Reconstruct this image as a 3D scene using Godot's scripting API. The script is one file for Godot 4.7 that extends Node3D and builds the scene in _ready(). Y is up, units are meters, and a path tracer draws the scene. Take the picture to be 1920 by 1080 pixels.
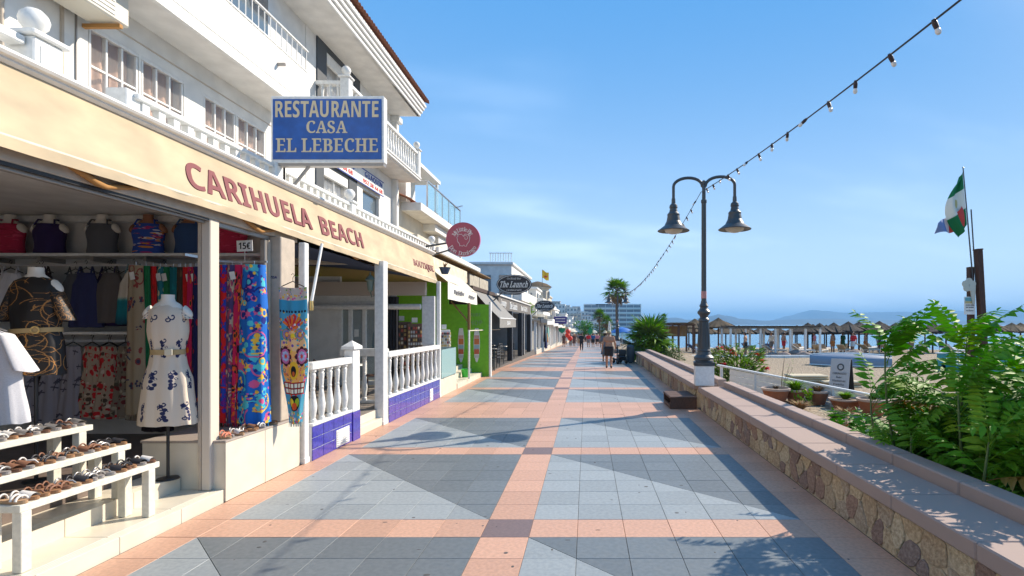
extends Node3D
# Seaside promenade: x to the right, y up, the street runs towards -z. Distances "d" along the street are -z, in metres.

var R := RandomNumberGenerator.new()
var used := {}
var mats := {}
var texs := {}
var meshes := {}
const ORD := ["first", "second", "third", "fourth", "fifth", "sixth", "seventh", "eighth", "ninth", "tenth", "eleventh", "twelfth", "thirteenth", "fourteenth", "fifteenth", "sixteenth", "seventeenth", "eighteenth", "nineteenth", "twentieth", "twenty-first", "twenty-second", "twenty-third", "twenty-fourth", "twenty-fifth", "twenty-sixth", "twenty-seventh", "twenty-eighth", "twenty-ninth", "thirtieth", "thirty-first", "thirty-second"]

# ------------------------------------------------------------------ names and nodes
func numbered(n: String) -> String:
	var k: int = used.get(n, 0)
	used[n] = k + 1
	return n if k == 0 else "%s_%03d" % [n, k]

func thing(called: String, label: String, category: String, at := Vector3.ZERO, yaw := 0.0, group := "") -> Node3D:
	var o := Node3D.new()
	o.name = numbered(called)
	add_child(o)
	o.position = at
	o.rotation.y = yaw
	return tag(o, label, category, group)

func tag(o: Node3D, label: String, category: String, group := "") -> Node3D:
	o.set_meta("label", label)
	o.set_meta("category", category)
	if group != "":
		o.set_meta("group", group)
	return o

func obj(called: String, m, mat: Material, parent: Node3D = null, kind := "") -> MeshInstance3D:
	var o := MeshInstance3D.new()
	if m is SurfaceTool:
		m.generate_normals()
		m = m.commit()
	o.mesh = m
	if mat:
		o.set_surface_override_material(0, mat)
	if parent:
		o.name = called
		parent.add_child(o, true)
	else:
		o.name = numbered(called)
		add_child(o)
	if kind != "":
		o.set_meta("kind", kind)
	return o

func dup(src: Node3D, at: Vector3, yaw: float, label: String, group := "") -> Node3D:
	var c: Node3D = src.duplicate()
	c.name = numbered(str(src.get_meta("stem")) if src.has_meta("stem") else str(src.name).rstrip("0123456789_"))
	add_child(c)
	c.position = at
	c.rotation.y = yaw
	c.set_meta("label", label)
	if group != "":
		c.set_meta("group", group)
	return c

func repaint(o: Node3D, part: String, m: Material) -> void:
	for c in o.get_children():
		if str(c.name).begins_with(part) and c is MeshInstance3D:
			c.set_surface_override_material(0, m)

func P(x: float, y: float, d: float) -> Vector3:
	return Vector3(x, y, -d)

func gy(d: float) -> float:   # the promenade runs level, then falls gently away
	if d < 24.0:
		return 0.0
	return -0.02 * (minf(d, 150.0) - 24.0)

# ------------------------------------------------------------------ textures and materials
func ntex(key: String, freq: float, lo: Color, hi: Color, oct := 4, kind := FastNoiseLite.TYPE_SIMPLEX_SMOOTH, size := 512, mid := 0.5) -> Texture2D:
	if texs.has(key):
		return texs[key]
	var n := FastNoiseLite.new()
	n.noise_type = kind
	n.seed = key.hash() % 9999
	n.frequency = freq
	n.fractal_octaves = oct
	if kind == FastNoiseLite.TYPE_CELLULAR:
		n.cellular_return_type = FastNoiseLite.RETURN_DISTANCE
	var g := Gradient.new()
	g.set_color(0, lo)
	g.set_color(1, hi)
	if mid != 0.5:
		g.add_point(mid, lo.lerp(hi, 0.5))
	var t := NoiseTexture2D.new()
	t.width = size
	t.height = size
	t.seamless = true
	t.noise = n
	t.color_ramp = g
	texs[key] = t
	return t

func grey(v: float) -> Color:
	return Color(v, v, v)

func mt(key: String, r := 0.5, g := 0.5, b := 0.5, rough := 0.8, o := {}) -> StandardMaterial3D:
	if mats.has(key):
		return mats[key]
	var m := StandardMaterial3D.new()
	m.resource_name = key
	var c := Color(r, g, b).linear_to_srgb()
	c.a = o.get("alpha", 1.0)
	m.albedo_color = c
	m.roughness = rough
	m.metallic = o.get("metal", 0.0)
	m.cull_mode = BaseMaterial3D.CULL_DISABLED
	if o.has("spec"):
		m.metallic_specular = o.spec
	if o.has("alpha"):
		m.transparency = BaseMaterial3D.TRANSPARENCY_ALPHA
	if o.has("tex"):
		m.albedo_texture = o.tex
	if o.has("bump"):
		m.heightmap_enabled = true
		m.heightmap_texture = o.bump
		m.heightmap_scale = o.get("relief", 0.4)
	if o.has("rtex"):
		m.roughness_texture = o.rtex
	if o.has("tri"):
		m.uv1_triplanar = true
		m.uv1_world_triplanar = o.get("world", true)
		m.uv1_scale = o.tri if o.tri is Vector3 else Vector3.ONE * o.tri
	elif o.has("uv"):
		m.uv1_scale = o.uv
	if o.has("back"):
		m.backlight_enabled = true
		m.backlight = o.back
	if o.has("rim"):
		m.rim_enabled = true
		m.rim = o.rim
		m.rim_tint = 0.5
	if o.has("sss"):
		m.subsurf_scatter_enabled = true
		m.subsurf_scatter_strength = o.sss
	if o.has("coat"):
		m.clearcoat_enabled = true
		m.clearcoat = o.coat
		m.clearcoat_roughness = 0.15
	mats[key] = m
	return m

func painted(key: String, rough: float, im: Image, o := {}) -> StandardMaterial3D:   # a printed cloth or board
	if mats.has(key):
		return mats[key]
	o = o.duplicate()
	o["tex"] = ImageTexture.create_from_image(im)
	return mt(key, 1, 1, 1, rough, o)

func img(w: int, h: int, c: Color) -> Image:
	var im := Image.create(w, h, false, Image.FORMAT_RGB8)
	im.fill(c)
	return im

func disc(im: Image, x: float, y: float, r: float, c: Color, sy := 1.0) -> void:
	for j in range(int(-r * sy), int(r * sy) + 1):
		var w := sqrt(maxf(0.0, r * r - (j / sy) * (j / sy)))
		im.fill_rect(Rect2i(int(x - w), int(y) + j, int(2 * w) + 1, 1), c)

func stroke(im: Image, pts: Array, w: float, c: Color) -> void:
	for i in pts.size() - 1:
		var n := int(pts[i].distance_to(pts[i + 1]) / maxf(0.5, w * 0.4)) + 1
		for k in n + 1:
			var p: Vector2 = pts[i].lerp(pts[i + 1], float(k) / n)
			disc(im, p.x, p.y, w, c)

func arcs(cx: float, cy: float, r: float, a0: float, a1: float, n := 10, shrink := 1.0) -> Array:
	var out := []
	for i in n + 1:
		var a := lerpf(a0, a1, float(i) / n)
		var q := r * lerpf(1.0, shrink, float(i) / n)
		out.append(Vector2(cx + cos(a) * q, cy + sin(a) * q))
	return out

# ------------------------------------------------------------------ mesh building
func B() -> SurfaceTool:
	var s := SurfaceTool.new()
	s.begin(Mesh.PRIMITIVE_TRIANGLES)
	s.set_smooth_group(-1)
	return s

func T(s: SurfaceTool, a: Vector3, b: Vector3, c: Vector3) -> void:   # counter-clockwise seen from outside
	s.add_vertex(a)
	s.add_vertex(c)
	s.add_vertex(b)

func face(s: SurfaceTool, pts: Array, inside: Vector3) -> void:
	var c := Vector3.ZERO
	for p in pts:
		c += p
	c /= pts.size()
	var n: Vector3 = (pts[1] - pts[0]).cross(pts[2] - pts[0])
	var flip := n.dot(c - inside) < 0.0
	for i in range(1, pts.size() - 1):
		if flip:
			T(s, pts[0], pts[i + 1], pts[i])
		else:
			T(s, pts[0], pts[i], pts[i + 1])

func box(s: SurfaceTool, c: Vector3, size: Vector3, bev := 0.0, bas := Basis()) -> void:
	var h := size * 0.5
	bev = minf(bev, minf(h.x, minf(h.y, h.z)) * 0.9)
	var corner := func(sg: Vector3, axis: int) -> Vector3:
		var q := (h - Vector3.ONE * bev)
		q[axis] = h[axis]
		return c + bas * (q * sg)
	for a in 3:
		var b := (a + 1) % 3
		var e := (a + 2) % 3
		for sa in [-1.0, 1.0]:
			var pts := []
			for k in [[-1, -1], [1, -1], [1, 1], [-1, 1]]:
				var sg := Vector3.ZERO
				sg[a] = sa
				sg[b] = k[0]
				sg[e] = k[1]
				pts.append(corner.call(sg, a))
			face(s, pts, c)
			if bev > 0.0:
				for sb in [-1.0, 1.0]:
					var p1 := Vector3.ZERO
					p1[a] = sa
					p1[b] = sb
					p1[e] = -1.0
					var p2 := p1
					p2[e] = 1.0
					face(s, [corner.call(p1, a), corner.call(p2, a), corner.call(p2, b), corner.call(p1, b)], c)
	if bev > 0.0:
		for i in 8:
			var sg := Vector3(1 if i & 1 else -1, 1 if i & 2 else -1, 1 if i & 4 else -1)
			face(s, [corner.call(sg, 0), corner.call(sg, 1), corner.call(sg, 2)], c)

func boxmesh(size: Vector3, bev := 0.0) -> ArrayMesh:
	var key := "%.3f_%.3f_%.3f_%.3f" % [size.x, size.y, size.z, bev]
	if not meshes.has(key):
		var s := B()
		box(s, Vector3.ZERO, size, bev)
		s.generate_normals()
		meshes[key] = s.commit()
	return meshes[key]

func part(called: String, parent: Node3D, c: Vector3, size: Vector3, mat: Material, bev := 0.0, bas := Basis()) -> MeshInstance3D:
	var o := obj(called, boxmesh(size, bev), mat, parent)
	o.transform = Transform3D(bas, c)
	return o

func slab(called: String, parent: Node3D, x0: float, x1: float, y0: float, y1: float, d0: float, d1: float, mat: Material, bev := 0.0) -> MeshInstance3D:
	return part(called, parent, P((x0 + x1) / 2, (y0 + y1) / 2, (d0 + d1) / 2), Vector3(absf(x1 - x0), absf(y1 - y0), absf(d1 - d0)), mat, bev)

func sbox(s: SurfaceTool, x0: float, x1: float, y0: float, y1: float, d0: float, d1: float, bev := 0.0) -> void:
	box(s, P((x0 + x1) / 2, (y0 + y1) / 2, (d0 + d1) / 2), Vector3(absf(x1 - x0), absf(y1 - y0), absf(d1 - d0)), bev)

func lathe(s: SurfaceTool, prof: Array, seg := 16, xf := Transform3D(), smooth_all := false) -> void:
	for i in prof.size() - 1:
		s.set_smooth_group(0 if smooth_all else i + 1)
		var a: Vector2 = prof[i]
		var b: Vector2 = prof[i + 1]
		for k in seg:
			var u := TAU * k / seg
			var v := TAU * (k + 1) / seg
			var p := [xf * Vector3(cos(u) * a.x, a.y, sin(u) * a.x), xf * Vector3(cos(v) * a.x, a.y, sin(v) * a.x), xf * Vector3(cos(v) * b.x, b.y, sin(v) * b.x), xf * Vector3(cos(u) * b.x, b.y, sin(u) * b.x)]
			# profile runs upwards -> outside is radial
			if b.x > 0.0001:
				T(s, p[0], p[3], p[2])
			if a.x > 0.0001:
				T(s, p[0], p[2], p[1])
	s.set_smooth_group(-1)

func tube(s: SurfaceTool, pts: Array, r0: float, r1 := -1.0, seg := 6, caps := true) -> void:
	if r1 < 0.0:
		r1 = r0
	s.set_smooth_group(60)
	var n := pts.size()
	var rings := []
	var up := Vector3.UP
	for i in n:
		var t: Vector3 = (pts[mini(i + 1, n - 1)] - pts[maxi(i - 1, 0)]).normalized()
		if absf(t.dot(up)) > 0.97:
			up = Vector3.RIGHT if absf(t.x) < 0.9 else Vector3.BACK
		var e1 := t.cross(up).normalized()
		var e2 := e1.cross(t).normalized()
		up = e2
		var r := lerpf(r0, r1, float(i) / maxf(1, n - 1))
		var ring := []
		for k in seg:
			var a := TAU * k / seg
			ring.append(pts[i] + (e1 * cos(a) + e2 * sin(a)) * r)
		rings.append(ring)
	for i in n - 1:
		for k in seg:
			var k2 := (k + 1) % seg
			T(s, rings[i][k], rings[i][k2], rings[i + 1][k2])
			T(s, rings[i][k], rings[i + 1][k2], rings[i + 1][k])
	s.set_smooth_group(-1)
	if caps:
		for i in [0, n - 1]:
			var inside: Vector3 = pts[1] if i == 0 else pts[n - 2]
			face(s, rings[i], inside)

func loft(s: SurfaceTool, nt: int, seg: int, f: Callable, caps := true) -> void:   # f(t 0..1 from the bottom up, a 0..1 round) -> Vector3; uv (a, 1 - t)
	s.set_smooth_group(1)
	var rows := []
	for i in nt + 1:
		var row := []
		for k in seg + 1:
			row.append(f.call(float(i) / nt, float(k % seg) / seg))
		rows.append(row)
	for i in nt:
		for k in seg:
			var q := [[i, k], [i + 1, k], [i + 1, k + 1], [i, k], [i + 1, k + 1], [i, k + 1]]
			for e in q:
				s.set_uv(Vector2(float(e[1]) / seg, 1.0 - float(e[0]) / nt))
				s.add_vertex(rows[e[0]][e[1]])
	s.set_smooth_group(-1)
	if caps:
		for i in [0, nt]:
			var c := Vector3.ZERO
			for k in seg:
				c += rows[i][k] / seg
			for k in seg:
				s.set_uv(Vector2(0.5, 0.02 if i else 0.98))
				if i == 0:
					T(s, c, rows[i][k], rows[i][k + 1])
				else:
					T(s, c, rows[i][k + 1], rows[i][k])

func sheet(s: SurfaceTool, nu: int, nv: int, f: Callable, back := false) -> void:   # f(u, v) -> Vector3
	s.set_smooth_group(2)
	var g := []
	for j in nv + 1:
		var row := []
		for i in nu + 1:
			row.append(f.call(float(i) / nu, float(j) / nv))
		g.append(row)
	for j in nv:
		for i in nu:
			var q := [[i, j], [i + 1, j], [i + 1, j + 1], [i, j], [i + 1, j + 1], [i, j + 1]]
			if back:
				q.reverse()
			for e in q:
				s.set_uv(Vector2(float(e[0]) / nu, float(e[1]) / nv))
				s.add_vertex(g[e[1]][e[0]])
	s.set_smooth_group(-1)

func prism(s: SurfaceTool, poly: PackedVector2Array, depth: float, xf := Transform3D(), bev := 0.0) -> void:   # outline in x, y; from z = 0 to z = depth (the front)
	if Geometry2D.is_polygon_clockwise(poly):
		poly.reverse()
	var top := poly
	if bev > 0.0:
		var c := Vector2.ZERO
		for p in poly:
			c += p / poly.size()
		top = PackedVector2Array()
		for p in poly:
			top.append(p + (c - p).normalized() * bev)
	var idx := Geometry2D.triangulate_polygon(top)
	for i in range(0, idx.size(), 3):
		var a := top[idx[i]]
		var b := top[idx[i + 1]]
		var c := top[idx[i + 2]]
		if (b - a).cross(c - a) < 0:
			var k := b
			b = c
			c = k
		T(s, xf * Vector3(a.x, a.y, depth), xf * Vector3(b.x, b.y, depth), xf * Vector3(c.x, c.y, depth))
		T(s, xf * Vector3(a.x, a.y, 0), xf * Vector3(c.x, c.y, 0), xf * Vector3(b.x, b.y, 0))
	var n := poly.size()
	var side := depth - bev
	for i in n:
		var a := poly[i]
		var b := poly[(i + 1) % n]
		T(s, xf * Vector3(a.x, a.y, 0), xf * Vector3(b.x, b.y, 0), xf * Vector3(b.x, b.y, side))
		T(s, xf * Vector3(a.x, a.y, 0), xf * Vector3(b.x, b.y, side), xf * Vector3(a.x, a.y, side))
		if bev > 0.0:
			var a2 := top[i]
			var b2 := top[(i + 1) % n]
			T(s, xf * Vector3(a.x, a.y, side), xf * Vector3(b.x, b.y, side), xf * Vector3(b2.x, b2.y, depth))
			T(s, xf * Vector3(a.x, a.y, side), xf * Vector3(b2.x, b2.y, depth), xf * Vector3(a2.x, a2.y, depth))

func text(called: String, parent: Node3D, what: String, serif: bool, bold: bool, c: Vector3, w: float, h: float, mat: Material, bas := Basis(), depth := 0.01, slant := 0.0, embolden := 0.0) -> MeshInstance3D:
	var f := SystemFont.new()
	f.font_names = PackedStringArray(["Droid Serif" if serif else "Droid Sans"])
	f.font_weight = 700 if bold else 400
	var m := TextMesh.new()
	m.text = what
	m.font = f
	if embolden > 0.0:
		var fv := FontVariation.new()
		fv.base_font = f
		fv.variation_embolden = embolden
		m.font = fv
	m.font_size = 64
	m.pixel_size = 0.01
	m.depth = depth
	m.curve_step = 1.0
	var a := m.get_aabb()
	var sx := w / maxf(a.size.x, 0.001)
	var sy := (h / maxf(a.size.y, 0.001)) if h > 0.0 else sx
	if w <= 0.0:   # one letter: its own width, on a common base line
		sx = h / 0.46
		sy = sx
		a.position.y = 0.0
		a.size.y = 0.46
	var o := obj(called, m, mat, parent)
	var b := bas * Basis(Vector3(sx, 0, 0), Vector3(slant * sy, sy, 0), Vector3(0, 0, 1))
	o.transform = Transform3D(b, c - b * (a.position + a.size * 0.5))
	return o

func ring_text(parent: Node3D, what: String, c: Vector3, r: float, a0: float, a1: float, h: float, mat: Material, bas := Basis(), flip := false) -> void:
	var n := what.length()
	for i in n:
		if what[i] == " ":
			continue
		var a := lerpf(a0, a1, float(i) / (n - 1))
		var rot := Basis(Vector3.BACK, a - PI / 2 if not flip else a + PI / 2)
		text("letter", parent, what[i], true, false, c + bas * Vector3(cos(a) * r, sin(a) * r, 0), 0.0, h, mat, bas * rot, 0.01)

func smin(a: float, b: float, k: float) -> float:
	var h := maxf(k - absf(a - b), 0.0) / k
	return minf(a, b) - h * h * k * 0.25

func net(s: SurfaceTool, bones: Array, cell: float, k := 0.05, ymin := -99.0, ymax := 99.0) -> void:   # surface nets round joined tapered capsules [a, b, ra, rb]
	var lo := Vector3.ONE * 1e9
	var hi := -lo
	for b in bones:
		var r := maxf(b[2], b[3]) + cell * 2 + k * 0.3
		for e in [b[0], b[1]]:
			lo = lo.min(e - Vector3.ONE * r)
			hi = hi.max(e + Vector3.ONE * r)
	var n := Vector3i(((hi - lo) / cell).ceil()) + Vector3i.ONE * 2
	var f := PackedFloat32Array()
	f.resize(n.x * n.y * n.z)
	f.fill(9.0)
	for b in bones:
		var a: Vector3 = b[0]
		var ab: Vector3 = b[1] - a
		var l2 := maxf(ab.length_squared(), 1e-9)
		var r := maxf(b[2], b[3]) + cell * 1.8 + k
		var i0 := Vector3i(((a.min(b[1]) - Vector3.ONE * r - lo) / cell).floor()).clamp(Vector3i.ZERO, n - Vector3i.ONE)
		var i1 := Vector3i(((a.max(b[1]) + Vector3.ONE * r - lo) / cell).ceil()).clamp(Vector3i.ZERO, n - Vector3i.ONE)
		for z in range(i0.z, i1.z + 1):
			for y in range(i0.y, i1.y + 1):
				for x in range(i0.x, i1.x + 1):
					var p := lo + Vector3(x, y, z) * cell
					var t := clampf((p - a).dot(ab) / l2, 0.0, 1.0)
					var d := p.distance_to(a + ab * t) - lerpf(b[2], b[3], t)
					var id := (z * n.y + y) * n.x + x
					f[id] = smin(f[id], d, k)
	if ymin > -98.0 or ymax < 98.0:
		for z in n.z:
			for y in n.y:
				var py := lo.y + y * cell
				var cut := maxf(py - ymax, ymin - py)
				for x in n.x:
					var id := (z * n.y + y) * n.x + x
					f[id] = maxf(f[id], cut)
	var vid := PackedInt32Array()
	vid.resize(f.size())
	vid.fill(-1)
	var vs := []
	var off := [0, 1, n.x, n.x + 1, n.x * n.y, n.x * n.y + 1, n.x * n.y + n.x, n.x * n.y + n.x + 1]
	var ed := [[0, 1], [2, 3], [4, 5], [6, 7], [0, 2], [1, 3], [4, 6], [5, 7], [0, 4], [1, 5], [2, 6], [3, 7]]
	for z in n.z - 1:
		for y in n.y - 1:
			for x in n.x - 1:
				var id := (z * n.y + y) * n.x + x
				var neg := 0
				for o in off:
					if f[id + o] < 0.0:
						neg += 1
				if neg == 0 or neg == 8:
					continue
				var sum := Vector3.ZERO
				var cnt := 0
				for e in ed:
					var fa := f[id + off[e[0]]]
					var fb := f[id + off[e[1]]]
					if (fa < 0.0) != (fb < 0.0):
						var t := fa / (fa - fb)
						var pa := Vector3(e[0] & 1, (e[0] >> 1) & 1, e[0] >> 2)
						var pb := Vector3(e[1] & 1, (e[1] >> 1) & 1, e[1] >> 2)
						sum += pa.lerp(pb, t)
						cnt += 1
				vid[id] = vs.size()
				vs.append(lo + (Vector3(x, y, z) + sum / cnt) * cell)
	s.set_smooth_group(1)
	var st := [1, n.x, n.x * n.y]
	for z in range(1, n.z - 1):
		for y in range(1, n.y - 1):
			for x in range(1, n.x - 1):
				var id := (z * n.y + y) * n.x + x
				for a in 3:
					var f0 := f[id]
					var f1 := f[id + st[a]]
					if (f0 < 0.0) == (f1 < 0.0):
						continue
					var u: int = st[(a + 1) % 3]
					var v: int = st[(a + 2) % 3]
					var q := [vid[id - u - v], vid[id - v], vid[id], vid[id - u]]
					if q.min() < 0:
						continue
					if f0 > 0.0:
						q.reverse()
					T(s, vs[q[0]], vs[q[1]], vs[q[2]])
					T(s, vs[q[0]], vs[q[2]], vs[q[3]])
	s.set_smooth_group(-1)

func voronoi(w: float, h: float, size: float, jit := 0.42) -> Array:   # irregular stones filling a w x h face
	var pts := []
	var nx := int(ceil(w / size))
	var ny := maxi(1, int(round(h / size)))
	for j in ny:
		for i in nx:
			pts.append(Vector2((i + 0.5 + 0.5 * (j % 2) + R.randf_range(-jit, jit)) * w / nx, (j + 0.5 + R.randf_range(-jit, jit)) * h / ny))
	var out := []
	for i in pts.size():
		var poly := [Vector2(0, 0), Vector2(w, 0), Vector2(w, h), Vector2(0, h)]
		for k in pts.size():
			if k == i or pts[k].distance_to(pts[i]) > size * 3.2:
				continue
			var mid: Vector2 = (pts[k] + pts[i]) * 0.5
			var nn: Vector2 = (pts[k] - pts[i]).normalized()
			var res := []
			for e in poly.size():
				var a: Vector2 = poly[e]
				var b: Vector2 = poly[(e + 1) % poly.size()]
				var da: float = (a - mid).dot(nn)
				var db: float = (b - mid).dot(nn)
				if da <= 0.0:
					res.append(a)
				if (da < 0.0) != (db < 0.0) and absf(da - db) > 1e-9:
					res.append(a.lerp(b, da / (da - db)))
			poly = res
			if poly.size() < 3:
				break
		if poly.size() >= 3:
			out.append(poly)
	return out

# ------------------------------------------------------------------ camera, sky, sun
func _ready() -> void:
	R.seed = 7
	var cam := Camera3D.new()
	cam.name = "camera"
	cam.projection = Camera3D.PROJECTION_FRUSTUM
	cam.near = 0.05
	cam.size = 2.0 * 0.05 * 0.54
	cam.frustum_offset = Vector2(-0.140, 0.068) * 0.05
	cam.far = 20000.0
	add_child(cam)
	cam.position = Vector3(0, 2.0, 0)
	cam.current = true

	var env := Environment.new()
	env.background_mode = Environment.BG_SKY
	var sky := ProceduralSkyMaterial.new()
	sky.sky_top_color = Color(0.045, 0.215, 0.50).linear_to_srgb()
	sky.sky_horizon_color = Color(0.60, 0.75, 0.86).linear_to_srgb()
	sky.sky_curve = 0.155
	sky.ground_bottom_color = Color(0.16, 0.15, 0.13).linear_to_srgb()
	sky.ground_horizon_color = Color(0.36, 0.42, 0.46).linear_to_srgb()
	sky.sun_angle_max = 60.0
	sky.sun_curve = 0.13
	sky.sky_cover = cirrus()
	sky.sky_cover_modulate = Color(1, 1, 1, 0.17)
	env.sky = Sky.new()
	env.sky.sky_material = sky
	env.tonemap_mode = Environment.TONE_MAPPER_LINEAR
	env.tonemap_exposure = 1.72
	env.sdfgi_enabled = true
	env.ssao_enabled = true
	env.ssil_enabled = true
	env.fog_enabled = true
	env.fog_light_color = Color(0.58, 0.81, 1.0)
	env.fog_density = 0.00023
	var we := WorldEnvironment.new()
	we.name = "world_environment"
	we.environment = env
	add_child(we)

	var sun := DirectionalLight3D.new()
	sun.name = "sun"
	sun.light_energy = 1.45
	sun.light_angular_distance = 0.5
	sun.light_color = Color(1.0, 0.945, 0.87)
	sun.shadow_enabled = true
	add_child(sun)
	sun.look_at_from_position(Vector3(5.1, 4.42, -3.3) * 10.0, Vector3.ZERO, Vector3.UP)

	materials()
	promenade()
	terrain()
	sea_wall()
	boutique()
	boutique_stock()
	terrace()
	upper_storeys()
	green_shop()
	launch_bar()
	far_street()
	far_town()
	lamps()
	beach()
	bed()
	people()

func cirrus() -> Texture2D:   # thin streaks of high cloud, over the whole upper sky alike
	var n := FastNoiseLite.new()
	n.noise_type = FastNoiseLite.TYPE_SIMPLEX_SMOOTH
	n.seed = 21
	n.frequency = 1.0
	n.fractal_octaves = 5
	n.fractal_gain = 0.55
	var im := Image.create(1024, 512, false, Image.FORMAT_RGBA8)
	for j in 256:
		var el := (0.5 - (j + 0.5) / 512.0) * PI
		for i in 1024:
			var az := (i + 0.5) / 1024.0 * TAU
			var dir := Vector3(sin(az) * cos(el), sin(el), cos(az) * cos(el))
			var q := Vector2(dir.x, dir.z) / (dir.y + 0.16)   # a flat layer overhead
			var a := n.get_noise_3d(q.x * 0.55 + q.y * 0.25, q.y * 1.9 - q.x * 0.5, 3.0) * 0.5 + 0.5
			var b := n.get_noise_3d(q.x * 0.3, q.y * 0.3, 40.0) * 0.5 + 0.5
			var c := smoothstep(0.48, 0.92, a) * smoothstep(0.3, 0.75, b)
			im.set_pixel(i, j, Color(1, 1, 1, clampf(c, 0.0, 1.0)))
	return ImageTexture.create_from_image(im)

func materials() -> void:
	var grain := ntex("grain", 0.06, grey(0.90), grey(1.0), 5)
	var fine := ntex("fine", 0.25, grey(0.0), grey(1.0), 3)
	var blot := ntex("blot", 0.012, grey(0.84), grey(1.0), 6)
	var slate := ntex("slate", 0.045, Color(0.87, 0.88, 0.89), Color(1, 1, 1), 7)
	var wear := ntex("wear", 0.03, grey(0.70), grey(1.0), 5)
	for v in 3:
		var k: float = [0.93, 1.0, 1.06][v]
		mt("pink_tile%d" % v, 0.61 * k, 0.35 * k, 0.235 * k, 0.55, {"tex": slate, "tri": 0.9, "bump": fine, "relief": 0.06, "rtex": wear})
		mt("dark_tile%d" % v, 0.165 * k, 0.182 * k, 0.187 * k, 0.52, {"tex": slate, "tri": 0.7, "bump": fine, "relief": 0.06, "rtex": wear})
		mt("light_tile%d" % v, 0.325 * k, 0.35 * k, 0.35 * k, 0.52, {"tex": slate, "tri": 0.8, "bump": fine, "relief": 0.06, "rtex": wear})
	mt("brown_tile", 0.20, 0.14, 0.13, 0.5, {"tex": slate, "tri": 0.9})
	mt("grout", 0.115, 0.105, 0.095, 0.95, {"tex": blot, "tri": 0.8})
	mt("white_wall", 0.80, 0.79, 0.75, 0.85, {"tex": ntex("plaster", 0.01, grey(0.90), grey(1.0), 6), "tri": 0.35, "bump": fine, "relief": 0.08})
	mt("white_paint", 0.80, 0.80, 0.77, 0.45, {"tex": ntex("plaster2", 0.02, grey(0.90), grey(1.0), 6), "tri": 0.9})
	mt("cream_tile", 0.70, 0.64, 0.52, 0.35, {"tex": ntex("marble", 0.008, grey(0.93), grey(1.0), 6), "tri": 0.5})
	mt("beige_metal", 0.52, 0.44, 0.35, 0.5, {"tex": texs.plaster2, "tri": 0.6})
	mt("grey_metal", 0.30, 0.28, 0.26, 0.4, {"metal": 0.5})
	mt("steel", 0.55, 0.55, 0.56, 0.3, {"metal": 0.9})
	mt("dark_iron", 0.055, 0.062, 0.068, 0.42, {"tex": grain, "tri": 2.0})
	mt("black", 0.015, 0.015, 0.017, 0.5)
	mt("black_gloss", 0.012, 0.012, 0.014, 0.2)
	mt("glass", 0.6, 0.75, 0.78, 0.05, {"alpha": 0.14})
	mt("window_glass", 0.7, 0.7, 0.7, 0.08, {"alpha": 0.08, "spec": 0.22})
	mt("frosted", 0.36, 0.55, 0.55, 0.3, {"alpha": 0.62, "spec": 0.5})
	mt("awning", 0.65, 0.515, 0.34, 0.9, {"tex": ntex("stains", 0.008, Color(0.80, 0.82, 0.84), Color(1, 1, 1), 6), "tri": Vector3(0.3, 0.55, 0.3), "back": Color(0.30, 0.2, 0.1)})
	mt("awning_letters", 0.25, 0.085, 0.09, 0.9, {"tex": grain, "tri": 1.5})
	mt("cream_cloth", 0.74, 0.68, 0.54, 0.9, {"tex": blot, "tri": 0.5, "back": Color(0.25, 0.2, 0.12)})
	mt("blue_tile", 0.060, 0.045, 0.46, 0.16, {"tex": ntex("glaze", 0.02, grey(0.72), grey(1.0), 3), "tri": 1.4, "coat": 0.6})
	mt("white_grout", 0.72, 0.71, 0.72, 0.8)
	mt("coping", 0.47, 0.345, 0.29, 0.85, {"tex": ntex("speckle", 0.35, grey(0.74), grey(1.0), 3), "tri": 1.6, "bump": fine, "relief": 0.1})
	mt("mortar", 0.62, 0.50, 0.34, 0.95, {"tex": blot, "tri": 1.2, "bump": ntex("lumps", 0.05, grey(0), grey(1), 5), "relief": 0.8})
	var st := [[0.68, 0.53, 0.34], [0.36, 0.25, 0.205], [0.60, 0.46, 0.30], [0.44, 0.29, 0.215], [0.72, 0.60, 0.41], [0.36, 0.28, 0.25], [0.55, 0.45, 0.33]]
	for i in st.size():
		mt("stone%d" % i, st[i][0], st[i][1], st[i][2], 0.9, {"tex": ntex("rock", 0.022, Color(0.74, 0.70, 0.66), Color(1, 1, 1), 7), "tri": 1.7, "bump": ntex("lumps", 0.05, grey(0), grey(1), 5), "relief": 1.2})
	mt("sand", 0.50, 0.405, 0.285, 0.97, {"tex": ntex("sand", 0.03, Color(0.66, 0.63, 0.60), Color(1, 1, 1), 7), "tri": 0.33, "bump": ntex("dunes", 0.035, grey(0), grey(1), 5), "relief": 9.0})
	mt("soil", 0.33, 0.25, 0.17, 0.97, {"tex": ntex("sand", 0.03, Color(0.66, 0.63, 0.60), Color(1, 1, 1), 7), "tri": 0.8, "bump": ntex("lumps", 0.05, grey(0), grey(1), 5), "relief": 3.0})
	mt("sea", 0.03, 0.17, 0.27, 0.12, {"bump": ntex("waves", 0.02, grey(0), grey(1), 5), "relief": 3.5, "tri": Vector3(0.05, 0.05, 0.12)})
	mt("asphalt", 0.12, 0.11, 0.10, 0.95, {"tex": blot, "tri": 0.1})
	mt("scrub", 0.10, 0.105, 0.06, 0.95, {"tex": ntex("scrub", 0.02, Color(0.35, 0.4, 0.3), Color(1, 0.95, 0.8), 7), "tri": 0.01})
	mt("far_rock", 0.060, 0.062, 0.042, 0.95, {"tex": ntex("scrub", 0.02, Color(0.35, 0.4, 0.3), Color(1, 0.95, 0.8), 7), "tri": 0.0007})
	mt("wood", 0.145, 0.07, 0.04, 0.7, {"tex": ntex("woodgrain", 0.02, grey(0.6), grey(1.0), 5), "tri": Vector3(6, 0.8, 6)})
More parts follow.
